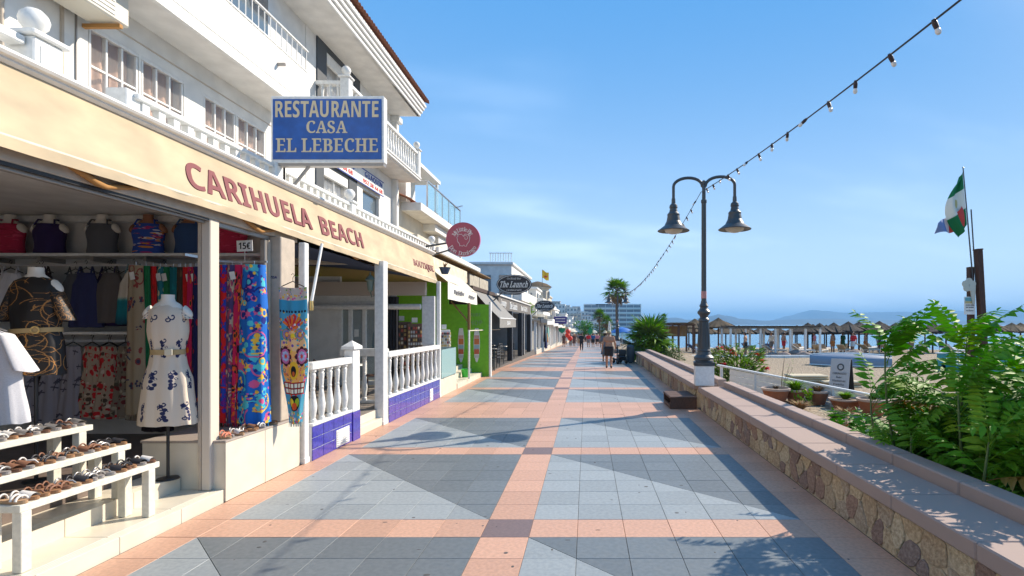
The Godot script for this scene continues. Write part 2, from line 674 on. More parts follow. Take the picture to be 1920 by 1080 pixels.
	mt("brown_post", 0.10, 0.045, 0.03, 0.75, {"tex": ntex("woodgrain", 0.02, grey(0.6), grey(1.0), 5), "tri": Vector3(5, 0.5, 5)})
	mt("bamboo", 0.42, 0.27, 0.12, 0.75, {"tex": ntex("bamboo", 0.05, Color(0.55, 0.5, 0.4), Color(1, 1, 1), 4), "tri": Vector3(9, 9, 1.0)})
	mt("thatch", 0.23, 0.155, 0.08, 0.95, {"tex": ntex("straw", 0.05, grey(0.45), grey(1.0), 5), "tri": Vector3(5, 1.2, 5), "bump": fine, "relief": 2.0})
	mt("thatch_dark", 0.105, 0.08, 0.06, 0.95, {"tex": ntex("straw", 0.05, grey(0.45), grey(1.0), 5), "tri": Vector3(5, 1.2, 5), "bump": fine, "relief": 2.0})
	mt("terracotta", 0.36, 0.125, 0.055, 0.85, {"tex": blot, "tri": 2.0})
	mt("roof_tile", 0.36, 0.15, 0.085, 0.85, {"tex": grain, "tri": 3.0})
	mt("green_wall", 0.20, 0.55, 0.02, 0.7, {"tex": ntex("plaster2", 0.02, grey(0.90), grey(1.0), 6), "tri": 0.5})
	mt("navy_cloth", 0.02, 0.035, 0.085, 0.9)
	mt("skin", 0.40, 0.21, 0.125, 0.6, {"sss": 0.05})
	mt("plaster_grey", 0.42, 0.44, 0.46, 0.85, {"tex": ntex("plaster", 0.01, grey(0.90), grey(1.0), 6), "tri": 0.35})
	mt("trim_grey", 0.075, 0.085, 0.095, 0.7, {"tex": grain, "tri": 1.0})
	mt("grey_cloth", 0.27, 0.265, 0.25, 0.9, {"tex": blot, "tri": 0.6, "back": Color(0.08, 0.08, 0.07)})
	mt("white_skin", 0.74, 0.70, 0.62, 0.4)
	mt("pane_dark", 0.10, 0.13, 0.15, 0.06, {"metal": 0.0, "spec": 0.8, "coat": 1.0})
	mt("curtain", 0.46, 0.31, 0.24, 0.9)
	mt("sign_black", 0.022, 0.021, 0.024, 0.5)
	mt("rust", 0.42, 0.21, 0.06, 0.8, {"tex": grain, "tri": 6.0})
	mt("brass", 0.60, 0.42, 0.16, 0.35, {"metal": 0.6})
	mt("inside_white", 0.76, 0.74, 0.70, 0.9, {"tex": texs.plaster, "tri": 0.4})  # plain off-white paint of the inner walls and ceilings

func tile_kind(col: int, k: int) -> Array:   # colour of a paving tile, or two colours where the diagonal cuts it
	var m := posmod(k - 14, 25)
	if m < 5:
		return ["pink"]
	if m == 11 or m == 18:
		return ["brown"] if col == 7 else ["pink"]
	if col == 0 or col == 7 or col == 14:
		return ["pink"]
	var i := m - 5 if m < 11 else (m - 12 if m < 18 else m - 19)
	var j := col - 1 if col < 7 else col - 8
	if i + j < 5:
		return ["light"]
	if i + j > 5:
		return ["dark"]
	return ["light", "dark"]

func promenade() -> void:
	var xs := [-4.06, -3.66]
	for i in range(1, 7):
		xs.append(-3.66 + i * (2.66 / 6.0))
	for i in range(0, 7):
		xs.append(-0.545 + i * 0.456)
	xs.append(2.645)
	var s := B()
	sheet(s, 1, 120, func(u, v): return P(lerpf(-4.5, 2.75, u), gy(lerpf(-6.0, 150.0, v)) - 0.008, lerpf(-6.0, 150.0, v)), true)
	var road := obj("promenade", s, mats.grout)
	road.set_meta("kind", "structure")
	tag(road, "wide promenade paved in grey triangles between pink bands", "promenade")
	var order := []
	for k in range(-3, 16):
		order.append(k)
	for k in range(16, 316):
		order.append(k)
	for k in range(-14, -3):
		order.append(k)
	var made := 0
	var rest := {}
	for k in order:
		var d0: float = 5.01 + k * 0.456
		for c in 15:
			var x0: float = xs[c]
			var x1: float = xs[c + 1]
			var kinds := tile_kind(c, k)
			for q in kinds.size():
				var key: String = kinds[q] + "_tile"
				if key != "brown_tile":
					key += str(R.randi() % 3)
				var g := 0.0035
				var w := x1 - x0 - g
				var l := 0.456 - g
				var poly: PackedVector2Array
				if kinds.size() == 1:
					poly = PackedVector2Array([Vector2(-w / 2, -l / 2), Vector2(w / 2, -l / 2), Vector2(w / 2, l / 2), Vector2(-w / 2, l / 2)])
				elif q == 0:
					poly = PackedVector2Array([Vector2(-w / 2, -l / 2), Vector2(w / 2 - 0.003, -l / 2), Vector2(-w / 2, l / 2 - 0.003)])
				else:
					poly = PackedVector2Array([Vector2(w / 2, -l / 2 + 0.003), Vector2(w / 2, l / 2), Vector2(-w / 2 + 0.003, l / 2)])
				var mid := P((x0 + x1) / 2, gy(d0 + 0.228), d0 + 0.228)
				var dy := R.randf_range(-0.0012, 0.0012)
				if made < 300:
					var mk := "tile_%d_%d_%.3f" % [kinds.size(), q, w]
					if not meshes.has(mk):
						var ts := B()
						prism(ts, poly, 0.012, Transform3D(Basis(Vector3.RIGHT, Vector3.FORWARD, Vector3.UP), Vector3.ZERO), 0.003)
						ts.generate_normals()
						meshes[mk] = ts.commit()
					var o := obj("tile", meshes[mk], mats[key], road)
					o.position = mid + Vector3(0, -0.012 + dy, 0)
					o.rotation = Vector3(R.randf_range(-0.0015, 0.0015), 0, R.randf_range(-0.0015, 0.0015))
					made += 1
				else:
					if not rest.has(key):
						rest[key] = B()
					var slope := (gy(d0 + 0.456) - gy(d0)) / 0.456
					var pts := []
					for p in poly:
						pts.append(mid + Vector3(p.x, dy + slope * p.y, -p.y))
					face(rest[key], pts, mid + Vector3.DOWN)
	var am := ArrayMesh.new()
	var ms := []
	for key in rest:
		rest[key].generate_normals()
		rest[key].commit(am)
		ms.append(mats[key])
	var mm := MultiMesh.new()   # trodden gum and scraps of leaf
	mm.transform_format = MultiMesh.TRANSFORM_3D
	var gs := B()
	lathe(gs, [Vector2(0.022, 0.0), Vector2(0.016, 0.004), Vector2(0.0, 0.005)], 9)
	gs.generate_normals()
	mm.mesh = gs.commit()
	mm.instance_count = 150
	for i in 150:
		mm.set_instance_transform(i, Transform3D(Basis(Vector3.UP, R.randf() * 6.0).scaled(Vector3(R.randf_range(0.3, 1.5), 0.8, R.randf_range(0.3, 1.1))), P(R.randf_range(-3.9, 2.55), -0.002, 3.6 + 18.0 * pow(R.randf(), 1.3))))
	var gum := MultiMeshInstance3D.new()
	gum.name = "trodden_spots"
	gum.multimesh = mm
	gum.material_override = mt("gum", 0.085, 0.08, 0.075, 0.9)
	gum.set_meta("kind", "stuff")
	road.add_child(gum)
	var o := obj("tiles", am, null, road, "stuff")
	for i in ms.size():
		o.set_surface_override_material(i, ms[i])

func shore(d: float) -> float:
	if d < 113.0:
		return minf(82.8 - 0.571 * d, 90.0)
	return lerpf(18.3, 44.0, clampf((d - 113.0) / 240.0, 0.0, 1.0))

func sand_y(x: float, d: float) -> float:
	var a := lerpf(0.12, -0.26, smoothstep(3.5, 11.0, x))
	a = minf(a, lerpf(a, gy(d) - 0.25, smoothstep(30.0, 70.0, d)))
	var q := shore(d) - x
	return lerpf(-2.2, a, smoothstep(-8.0, 10.0, q))

func terrain() -> void:
	var n := FastNoiseLite.new()
	n.seed = 5
	n.frequency = 0.9
	n.fractal_octaves = 3
	var s := B()
	sheet(s, 90, 130, func(u, v):
		var x: float = 3.30 + 120.0 * pow(u, 2.2)
		var d: float = -6.0 + 420.0 * pow(v, 2.0)
		var bump: float = n.get_noise_2d(x, d) * 0.07 * smoothstep(3.6, 5.0, x)
		return P(x, sand_y(x, d) + bump, d), true)
	var o := obj("sand", s, mats.sand)
	o.set_meta("kind", "structure")
	tag(o, "trampled pale beach sand stretching from the wall to the sea", "sand")
	s = B()
	sheet(s, 1, 1, func(u, v): return P(lerpf(8.0, 16000.0, u), -1.25, lerpf(-3000.0, 12000.0, v)), true)
	o = obj("sea", s, mats.sea)
	o.set_meta("kind", "structure")
	tag(o, "flat blue sea beyond the thatched parasols", "sea")
	s = B()
	sheet(s, 40, 60, func(u, v):
		var x: float = lerpf(-420.0, 3.3, u)
		var d: float = -10.0 + 560.0 * v
		return P(x, gy(d) - 0.05 - (0.25 if x > -4.6 and d < 150 else 0.0) + hill_y(x, d), d), true)
	o = obj("ground", s, mats.asphalt)
	o.set_meta("kind", "structure")
	tag(o, "town ground under the buildings along the street", "ground")
	s = B()
	sheet(s, 40, 24, func(u, v):
		var x: float = lerpf(-260.0, 75.0, u)
		var d: float = lerpf(250.0, 520.0, v)
		return P(x, -2.6 + hill_y(x, d) + 0.05, d), true)
	o = obj("hill", s, mats.scrub)
	o.set_meta("kind", "structure")
	tag(o, "hillside behind the far end of the street", "hill")
	# mountains across the bay
	ridge("mountains", 6800.0, [[1180, 600], [1240, 598], [1300, 599], [1380, 603], [1440, 601], [1480, 592], [1530, 580.5], [1560, 583], [1600, 586.5], [1640, 585], [1690, 584.5], [1725, 589], [1770, 587], [1800, 582], [1830, 588], [1870, 585], [1920, 579], [2050, 574], [2200, 585], [2500, 596], [2800, 606]], 1.0, "distant pale mountain range across the bay")
	ridge("foothills", 4600.0, [[1195, 602], [1235, 597], [1265, 595], [1290, 600], [1320, 593], [1345, 589], [1365, 591], [1395, 598], [1430, 601], [1470, 599], [1540, 597], [1600, 599.5], [1680, 600], [1760, 600], [1850, 602], [1950, 599], [2100, 601], [2400, 606]], 0.8, "nearer blue foothills below the distant mountains")

func ridge(called: String, d: float, prof: Array, rough: float, label: String) -> void:
	var n := FastNoiseLite.new()
	n.seed = int(d)
	n.frequency = 0.0022
	n.fractal_octaves = 5
	var s := B()
	var x_at := func(u: float) -> float: return (prof[0][0] + (prof[-1][0] - prof[0][0]) * u - 1100.0) / 1000.0 * d
	sheet(s, 150, 14, func(u, v):
		var px: float = prof[0][0] + (prof[-1][0] - prof[0][0]) * u
		var h := 0.0
		for i in prof.size() - 1:
			if px >= prof[i][0] and px <= prof[i + 1][0]:
				h = lerpf(prof[i][1], prof[i + 1][1], smoothstep(0.0, 1.0, (px - prof[i][0]) / (prof[i + 1][0] - prof[i][0])))
		var x: float = x_at.call(u)
		var hh: float = (608.0 - h) / 1000.0 * d
		var w := absf(v - 0.5) * 2.0
		var up := (1.0 - w) * (1.0 - 0.35 * w)
		var dd: float = d + (v - 0.5) * d * 0.32 + n.get_noise_2d(x, 9.0) * 300.0
		return P(x, -3.0 + (hh + 3.0) * up + n.get_noise_2d(x, dd) * hh * 0.30 * w * (1.0 - w) * 4.0 * rough, dd), true)
	var o := obj(called, s, mats.far_rock)
	o.set_meta("kind", "structure")
	tag(o, label, called)

func hill_y(x: float, d: float) -> float:
	return 18.0 * smoothstep(255.0, 400.0, d) * smoothstep(25.0, -30.0, x)

func sea_wall() -> void:
	var spans := [[0.6, 12.4, "long low wall of coloured stones with pinkish coping beside the promenade"], [12.86, 28.6, "far stretch of the low stone wall, from the white plinth to the litter bin"]]
	for si in 2:
		var d0: float = spans[si][0]
		var d1: float = spans[si][1]
		var w := thing("stone_wall", spans[si][2], "wall", P(0, 0, d0), 0.0)
		w.set_meta("kind", "thing")
		var off := P(0, 0, -d0)
		var core := B()
		sbox(core, 2.66, 3.36, -0.3, 0.43, d0, d1)
		obj("core", core, mats.mortar, w).position = off
		var cells := voronoi(d1 - d0, 0.415, 0.235 if si == 0 else 0.29, 0.47)
		for c in cells:
			var cen := Vector2.ZERO
			for p in c:
				cen += p / c.size()
			var poly := PackedVector2Array()
			for i in c.size():   # round the corners off unevenly
				var a: Vector2 = c[i]
				var b: Vector2 = c[(i + 1) % c.size()]
				if a.distance_to(b) < 0.03:
					continue
				for t in [0.22, 0.78]:
					var p: Vector2 = a.lerp(b, t)
					poly.append(cen + (p - cen) * R.randf_range(0.90, 0.985))
			if poly.size() < 4:
				continue
			var st := B()
			for i in poly.size():
				poly[i] -= cen
			prism(st, poly, R.randf_range(0.012, 0.022), Transform3D(Basis(Vector3.BACK, Vector3.UP, Vector3.LEFT), Vector3.ZERO), 0.006)
			var o := obj("stone", st, mats["stone%d" % [0, 1, 2, 3, 4, 4, 5, 0, 6, 2, 3][R.randi() % 11]], w)
			o.position = off + P(2.662, cen.y + 0.005, d1 - cen.x)
			o.rotation = Vector3(0, R.randf_range(-0.05, 0.05), R.randf_range(-0.05, 0.05))
		var d := d0
		while d < d1 - 0.05:
			var l := minf(0.98 if si == 0 else 1.1, d1 - d)
			slab("coping_slab", w, 2.58, 3.15, 0.425, 0.556, d + 0.003, d + l - 0.003, mats.coping, 0.012).position += off + Vector3(0, R.randf_range(-0.002, 0.002), 0)
			d += l
		d = d0
		while d < d1 - 0.05:
			var l := minf(0.98, d1 - d)
			slab("kerb_stone", w, 3.153, 3.37, 0.40, 0.672, d + 0.003, d + l - 0.003, mats.coping, 0.014).position += off + Vector3(0, R.randf_range(-0.002, 0.002), 0)
			d += l

# ------------------------------------------------------------------ the clothes shop
const STREET := Basis(Vector3(0, 0, -1), Vector3(0, 1, 0), Vector3(1, 0, 0))   # lettering that faces the street from the left side

func stair(parent: Node3D, x0: float, x1: float, y: float, yb: float, d0: float, d1: float) -> void:
	var d := d0
	while d < d1 - 0.02:
		var l := minf(0.71, d1 - d)
		slab("riser_tile", parent, x1 - 0.02, x1, yb, y, d + 0.0015, d + l - 0.0015, mats.cream_tile, 0.004)
		slab("tread_tile", parent, x0, x1 - 0.108, yb, y, d + 0.0015, d + l - 0.0015, mats.cream_tile, 0.004)
		d += l
	for i in 3:
		slab("nosing", parent, x1 - 0.105 + i * 0.028, x1 - 0.081 + i * 0.028, yb, y - 0.001, d0, d1, mats.cream_tile, 0.003)

func low_edge(d: float) -> float:   # the awning sags a little towards its far end
	return lerpf(3.335, 3.20, smoothstep(5.0, 14.6, d))

func boutique() -> void:
	var h := thing("shop_building", "open-fronted clothes shop with cream tiled steps and beige posts", "shop")
	stair(h, -4.56, -4.08, 0.14, -0.3, 0.4, 6.0)
	stair(h, -4.95, -4.56, 0.30, -0.3, 0.4, 5.99)
	slab("floor", h, -9.2, -4.955, -0.3, 0.44, 0.4, 7.6, mt("shop_floor", 0.20, 0.155, 0.13, 0.45, {"tex": texs.blot, "tri": 0.6}))
	slab("back_wall", h, -9.4, -9.2, 0.0, 3.9, 0.2, 7.8, mats.inside_white)
	slab("side_wall", h, -9.2, -4.30, 0.0, 3.9, 0.2, 0.4, mats.inside_white)
	slab("partition", h, -9.2, -4.27, 0.0, 3.9, 7.6, 7.75, mats.inside_white)
	slab("ceiling", h, -9.2, -4.35, 3.55, 3.75, 0.4, 7.6, mats.white_wall)
	slab("roof_slab", h, -9.4, -4.30, 3.75, 3.92, 0.2, 14.7, mats.white_wall)
	for p in [[-5.6, 4.9], [-5.2, 6.3], [-6.9, 5.6]]:
		var s := B()
		lathe(s, [Vector2(0.05, -0.03), Vector2(0.085, -0.012), Vector2(0.09, 0.0)], 18)
		obj("spot_ring", s, mats.grey_metal, h).position = P(p[0], 3.549, p[1])
	# header with its rails
	slab("header", h, -4.36, -4.20, 3.18, 3.56, 0.4, 7.75, mats.beige_metal, 0.01)
	slab("rail", h, -4.30, -4.245, 3.125, 3.178, 0.4, 5.94, mats.grey_metal, 0.005)
	slab("rail", h, -4.235, -4.205, 3.15, 3.178, 0.4, 5.94, mats.black)
	slab("rail", h, -4.30, -4.245, 3.125, 3.178, 6.12, 7.15, mats.grey_metal, 0.005)
	slab("post", h, -4.30, -4.20, 0.142, 3.178, 5.95, 6.10, mt("post_beige", 0.62, 0.55, 0.46, 0.5), 0.008)
	slab("door_track", h, -4.345, -4.305, 0.142, 3.178, 5.955, 6.01, mats.beige_metal, 0.004)
	# window sill on a tiled plinth
	for seg in [[6.0, 6.735], [6.74, 7.52]]:
		slab("plinth_tile", h, -4.08, -4.06, 0.002, 0.665, seg[0], seg[1], mats.cream_tile, 0.004)
	slab("plinth", h, -5.0, -4.081, 0.0, 0.66, 6.003, 7.58, mats.cream_tile)
	slab("sill", h, -5.02, -4.055, 0.662, 0.69, 5.99, 7.53, mt("sill_stone", 0.36, 0.31, 0.27, 0.5, {"tex": texs.grain, "tri": 1.0}), 0.006)
	slab("window_frame", h, -4.30, -4.235, 0.692, 3.124, 7.02, 7.08, mats.grey_metal, 0.006)
	slab("window_frame", h, -4.29, -4.225, 0.692, 3.124, 7.09, 7.14, mats.beige_metal, 0.006)
	slab("column", h, -4.32, -4.10, 0.692, 3.177, 7.15, 7.50, mats.beige_metal, 0.012)
	text("lettering", h, "VISA", false, true, P(-4.2, 2.63, 7.147), 0.10, 0.035, mt("visa_blue", 0.03, 0.04, 0.14), Basis(), 0.004)
	slab("shelf", h, -9.15, -4.42, 2.925, 2.965, 7.22, 7.597, mats.white_paint, 0.004)
	for i in 7:
		slab("bracket", h, -8.9 + i * 0.72, -8.86 + i * 0.72, 2.86, 2.923, 7.24, 7.597, mats.grey_metal)
	slab("shelf", h, -9.15, -5.75, 1.86, 1.90, 7.22, 7.597, mats.white_paint, 0.004)
	slab("clothes_rail", h, -9.1, -4.6, 2.79, 2.82, 7.26, 7.29, mats.steel)
	slab("clothes_rail", h, -9.1, -5.8, 1.76, 1.79, 7.26, 7.29, mats.steel)
	slab("clothes_rail", h, -4.66, -4.63, 2.79, 2.82, 6.15, 7.58, mats.steel)
	slab("clothes_rail", h, -4.80, -4.10, 2.79, 2.815, 6.83, 6.855, mats.steel)
	slab("cornice", h, -9.2, -4.36, 3.44, 3.548, 7.53, 7.598, mats.white_paint, 0.02)

	# awning
	var a := thing("shop_awning", "long faded yellow awning lettered CARIHUELA BEACH above the clothes shop", "awning", P(-4.2, 3.15, 7.3))
	var o := -a.position
	var n := FastNoiseLite.new()
	n.seed = 3
	n.frequency = 0.8
	var cloth := func(u: float, v: float, out: float) -> Vector3:
		var d := lerpf(0.3, 14.62, u)
		var w := n.get_noise_2d(d * 1.2, v * 1.5) * 0.007 * sin(v * PI) + 0.003 * sin(d * 2.1) * v
		var x := lerpf(-4.25, -4.10, v) + w + out
		return P(x, lerpf(3.945, low_edge(d), v) + 0.008 * sin(d * 1.3) * v, d) + o
	var s := B()
	sheet(s, 150, 10, func(u, v): return cloth.call(u, v, 0.0))
	sheet(s, 150, 10, func(u, v): return cloth.call(u, v, -0.006), true)
	obj("canvas", s, mats.awning, a)
	s = B()
	sheet(s, 150, 2, func(u, v): return cloth.call(u, 1.0, 0.004) + Vector3(0.004 * sin(u * 190.0), -0.085 * v, 0))
	sheet(s, 150, 2, func(u, v): return cloth.call(u, 1.0, -0.002) + Vector3(0.004 * sin(u * 190.0), -0.085 * v, 0), true)
	obj("valance", s, mats.awning, a)
	s = B()
	tube(s, [P(-4.115, low_edge(0.3), 0.3) + o, P(-4.115, low_edge(6.0), 6.0) + o, P(-4.115, low_edge(14.63), 14.63) + o], 0.02, -1, 8)
	obj("front_bar", s, mats.cream_cloth, a)
	s = B()
	sheet(s, 1, 8, func(u, v): return P(lerpf(-4.27, lerpf(-4.25, -4.10, v), u), lerpf(3.945, low_edge(14.6), v), 14.62) + o)
	obj("end_flap", s, mats.awning, a)
	var tilt := Basis(Vector3(0, 0, -1), Vector3(-0.238, 0.971, 0), Vector3(0.971, 0.238, 0))
	text("lettering", a, "CARIHUELA", false, true, P(-4.162, 3.565, 6.78) + o, 2.50, 0.295, mats.awning_letters, tilt, 0.03)
	text("lettering", a, "BEACH", false, true, P(-4.161, 3.55, 9.09) + o, 1.56, 0.30, mats.awning_letters, tilt, 0.03)
	text("lettering", a, "BOUTIQUE", true, true, P(-4.158, 3.47, 13.62) + o, 1.7, 0.21, mats.awning_letters, tilt, 0.03)
	for d in [4.55, 6.75, 9.6]:
		var arm := B()
		tube(arm, [P(-4.19, 3.33, d - 0.32) + o, P(-4.155, 3.20, d - 0.02) + o, P(-4.16, 3.19, d + 0.06) + o, P(-4.19, 3.27, d + 0.42) + o], 0.034, 0.022, 6)
		obj("folding_arm", arm, mt("rust", 0.42, 0.21, 0.06, 0.8, {"tex": texs.grain, "tri": 6.0}), a)
	# white moulding along the edge of the roof terrace above the awning
	var m := thing("moulding", "white moulded roof edge running above the yellow awning", "moulding", P(-4.25, 3.93, 7.3))
	s = B()
	var q := [Vector2(-0.20, 0.0), Vector2(0.02, 0.0), Vector2(0.05, 0.035), Vector2(0.05, 0.06), Vector2(0.085, 0.075), Vector2(0.10, 0.11), Vector2(0.09, 0.15), Vector2(0.05, 0.18), Vector2(-0.20, 0.18)]
	prism(s, PackedVector2Array(q), 14.6, Transform3D(Basis(Vector3.RIGHT, Vector3.UP, Vector3.BACK), Vector3(0, -0.03, -7.4)) * Transform3D(Basis().scaled(Vector3(1.0, 0.58, 1.0)), Vector3.ZERO))
	obj("edge", s, mats.white_paint, m)

	# restaurant sign on the roof edge
	var r := thing("restaurant_sign", "blue box sign reading RESTAURANTE CASA EL LEBECHE on the roof edge", "sign", P(-5.2, 4.0, 8.85))
	o = -r.position
	slab("box", r, -5.215, -3.345, 4.665, 5.77, 8.805, 8.95, mats.white_paint, 0.012).position += o
	slab("panel", r, -5.175, -3.385, 4.72, 5.715, 8.79, 8.805, mt("sign_blue", 0.006, 0.105, 0.42, 0.35, {"tex": texs.blot, "tri": 0.7}), 0.003).position += o
	var cream := mt("sign_cream", 0.62, 0.52, 0.34, 0.6)
	text("lettering", r, "RESTAURANTE", false, true, P(-4.28, 5.545, 8.79) + o, 1.70, 0.275, cream, Basis(), 0.012)
	text("lettering", r, "CASA", true, true, P(-4.28, 5.25, 8.79) + o, 0.67, 0.205, cream, Basis(), 0.012)
	text("lettering", r, "EL LEBECHE", true, true, P(-4.28, 4.95, 8.79) + o, 1.68, 0.225, cream, Basis(), 0.012)
	slab("under_rail", r, -5.21, -3.36, 4.62, 4.664, 8.82, 8.94, mats.grey_metal).position += o
	slab("stand", r, -5.20, -5.10, 4.0, 4.82, 8.955, 9.03, mats.steel, 0.005).position += o
	s = B()
	tube(s, [P(-4.62, 4.63, 8.88) + o, P(-5.05, 4.20, 8.99) + o], 0.027, -1, 6)
	obj("strut", s, mats.grey_metal, r)
	# price card
	var pc := thing("price_card", "small white price card reading 15€ in the shop window", "price card", P(-4.36, 2.93, 6.80))
	part("card", pc, Vector3(0, 0.07, 0), Vector3(0.20, 0.14, 0.006), mats.white_paint, 0.0, Basis(Vector3.BACK, 0.05))
	text("lettering", pc, "15€", false, true, Vector3(0.0, 0.07, 0.004), 0.15, 0.085, mats.black, Basis(), 0.004)
	part("stem", pc, Vector3(0, -0.07, 0), Vector3(0.006, 0.14, 0.006), mats.steel)

func prof_at(prof: Array, t: float) -> float:
	for i in prof.size() - 1:
		if t <= prof[i + 1][0]:
			return lerpf(prof[i][1], prof[i + 1][1], smoothstep(0.0, 1.0, (t - prof[i][0]) / maxf(0.0001, prof[i + 1][0] - prof[i][0])))
	return prof[-1][1]

func garment(parent: Node3D, called: String, length: float, prof: Array, mat: Material, fold := 0.014, nf := 9, dep := 0.45, y0 := 0.0, seg := 40) -> MeshInstance3D:   # cloth hung from its top, folds deepening to the hem
	var s := B()
	var ph := R.randf() * 6.0
	loft(s, 18, seg, func(t, a):
		var w := prof_at(prof, t)
		var an: float = a * TAU
		var f: float = fold * (1.0 - t * 0.75) * (sin(nf * an + ph + t * 0.8) + 0.5 * sin((nf * 2 - 3) * an + ph * 2.0))
		return Vector3(cos(an) * (w + f), y0 + t * length + (0.006 * sin(nf * an + ph) if t < 0.01 else 0.0), sin(an) * (minf(w * dep, 0.15) + f)))
	return obj(called, s, mat, parent)

func strap(parent: Node3D, pts: Array, w: float, mat: Material) -> void:
	var s := B()
	tube(s, pts, w, -1, 5)
	obj("strap", s, mat, parent)

func hanger(parent: Node3D, y: float, w: float, mat: Material) -> void:
	var s := B()
	tube(s, [Vector3(-w, y - 0.04, 0), Vector3(0, y + 0.03, 0), Vector3(w, y - 0.04, 0)], 0.007, -1, 5)
	tube(s, [Vector3(0, y + 0.03, 0), Vector3(0, y + 0.08, 0), Vector3(0.02, y + 0.11, 0), Vector3(0, y + 0.135, 0), Vector3(-0.02, y + 0.115, 0)], 0.004, -1, 5)
	obj("hanger", s, mat, parent)

func mannequin(parent: Node3D, y: float, w: float, mat: Material, pole := 0.0) -> void:   # shoulders, neck stub and arm stubs; y is the base of the neck
	var s := B()
	loft(s, 14, 24, func(t, a):
		var an: float = a * TAU
		var q := prof_at([[0.0, w * 0.66], [0.35, w * 0.76], [0.62, w * 0.92], [0.76, w * 0.76], [0.84, 0.07], [0.93, 0.060], [1.0, 0.062]], t)
		var dz := prof_at([[0.0, 0.075], [0.4, 0.085], [0.7, 0.075], [0.8, 0.058], [1.0, 0.058]], t)
		return Vector3(cos(an) * q, y - 0.42 + t * 0.495, sin(an) * dz))
	obj("torso", s, mat, parent)
	for sd in [-1.0, 1.0]:
		s = B()
		loft(s, 6, 14, func(t, a):
			var an: float = a * TAU
			var r := 0.058 * sqrt(maxf(0.02, 1.0 - t * t * 0.98))
			return Vector3(sd * (w * 0.92 + 0.07 * t), y - 0.10 - 0.05 * t + cos(an) * r, sin(an) * r))
		obj("arm_stub", s, mat, parent)
	if pole > 0.0:
		s = B()
		tube(s, [Vector3(0, y - pole, 0), Vector3(0, y - 0.4, 0)], 0.016, -1, 8)
		lathe(s, [Vector2(0.11, 0), Vector2(0.10, 0.015), Vector2(0.02, 0.025)], 18, Transform3D(Basis(), Vector3(0, y - pole, 0)))
		obj("stand", s, mats.black, parent)

func vivid(key: String, seedn: int, cols: Array, n := 60, big := 26.0) -> Material:   # bright printed beach cloth
	if mats.has(key):
		return mats[key]
	R.seed = seedn
	var im := img(160, 320, cols[0])
	for i in n:
		var c: Color = cols[R.randi() % cols.size()]
		var x := R.randf() * 160
		var y := R.randf() * 320
		var r := R.randf_range(4, big)
		disc(im, x, y, r, c)
		if R.randf() < 0.6:
			disc(im, x, y, r * 0.6, cols[R.randi() % cols.size()])
		if R.randf() < 0.4:
			for k in 6:
				disc(im, x + cos(k * 1.047) * r, y + sin(k * 1.047) * r, r * 0.4, cols[R.randi() % cols.size()])
	for i in 14:
		stroke(im, arcs(R.randf() * 160, R.randf() * 320, R.randf_range(10, 40), R.randf() * 6, R.randf() * 6 + 3, 12, 0.5), 1.4, cols[R.randi() % cols.size()])
	return painted(key, 0.85, im, {"back": Color(0.08, 0.08, 0.08)})

func swirl(im: Image, x: float, y: float, r: float, c: Color, flip: float) -> void:
	stroke(im, arcs(x, y, r, 0.0, 5.2 * flip, 14, 0.25), r * 0.13, c)
	stroke(im, arcs(x + r * 1.2 * flip, y + r * 0.8, r * 0.7, 3.0, 3.0 - 5.0 * flip, 12, 0.25), r * 0.12, c)

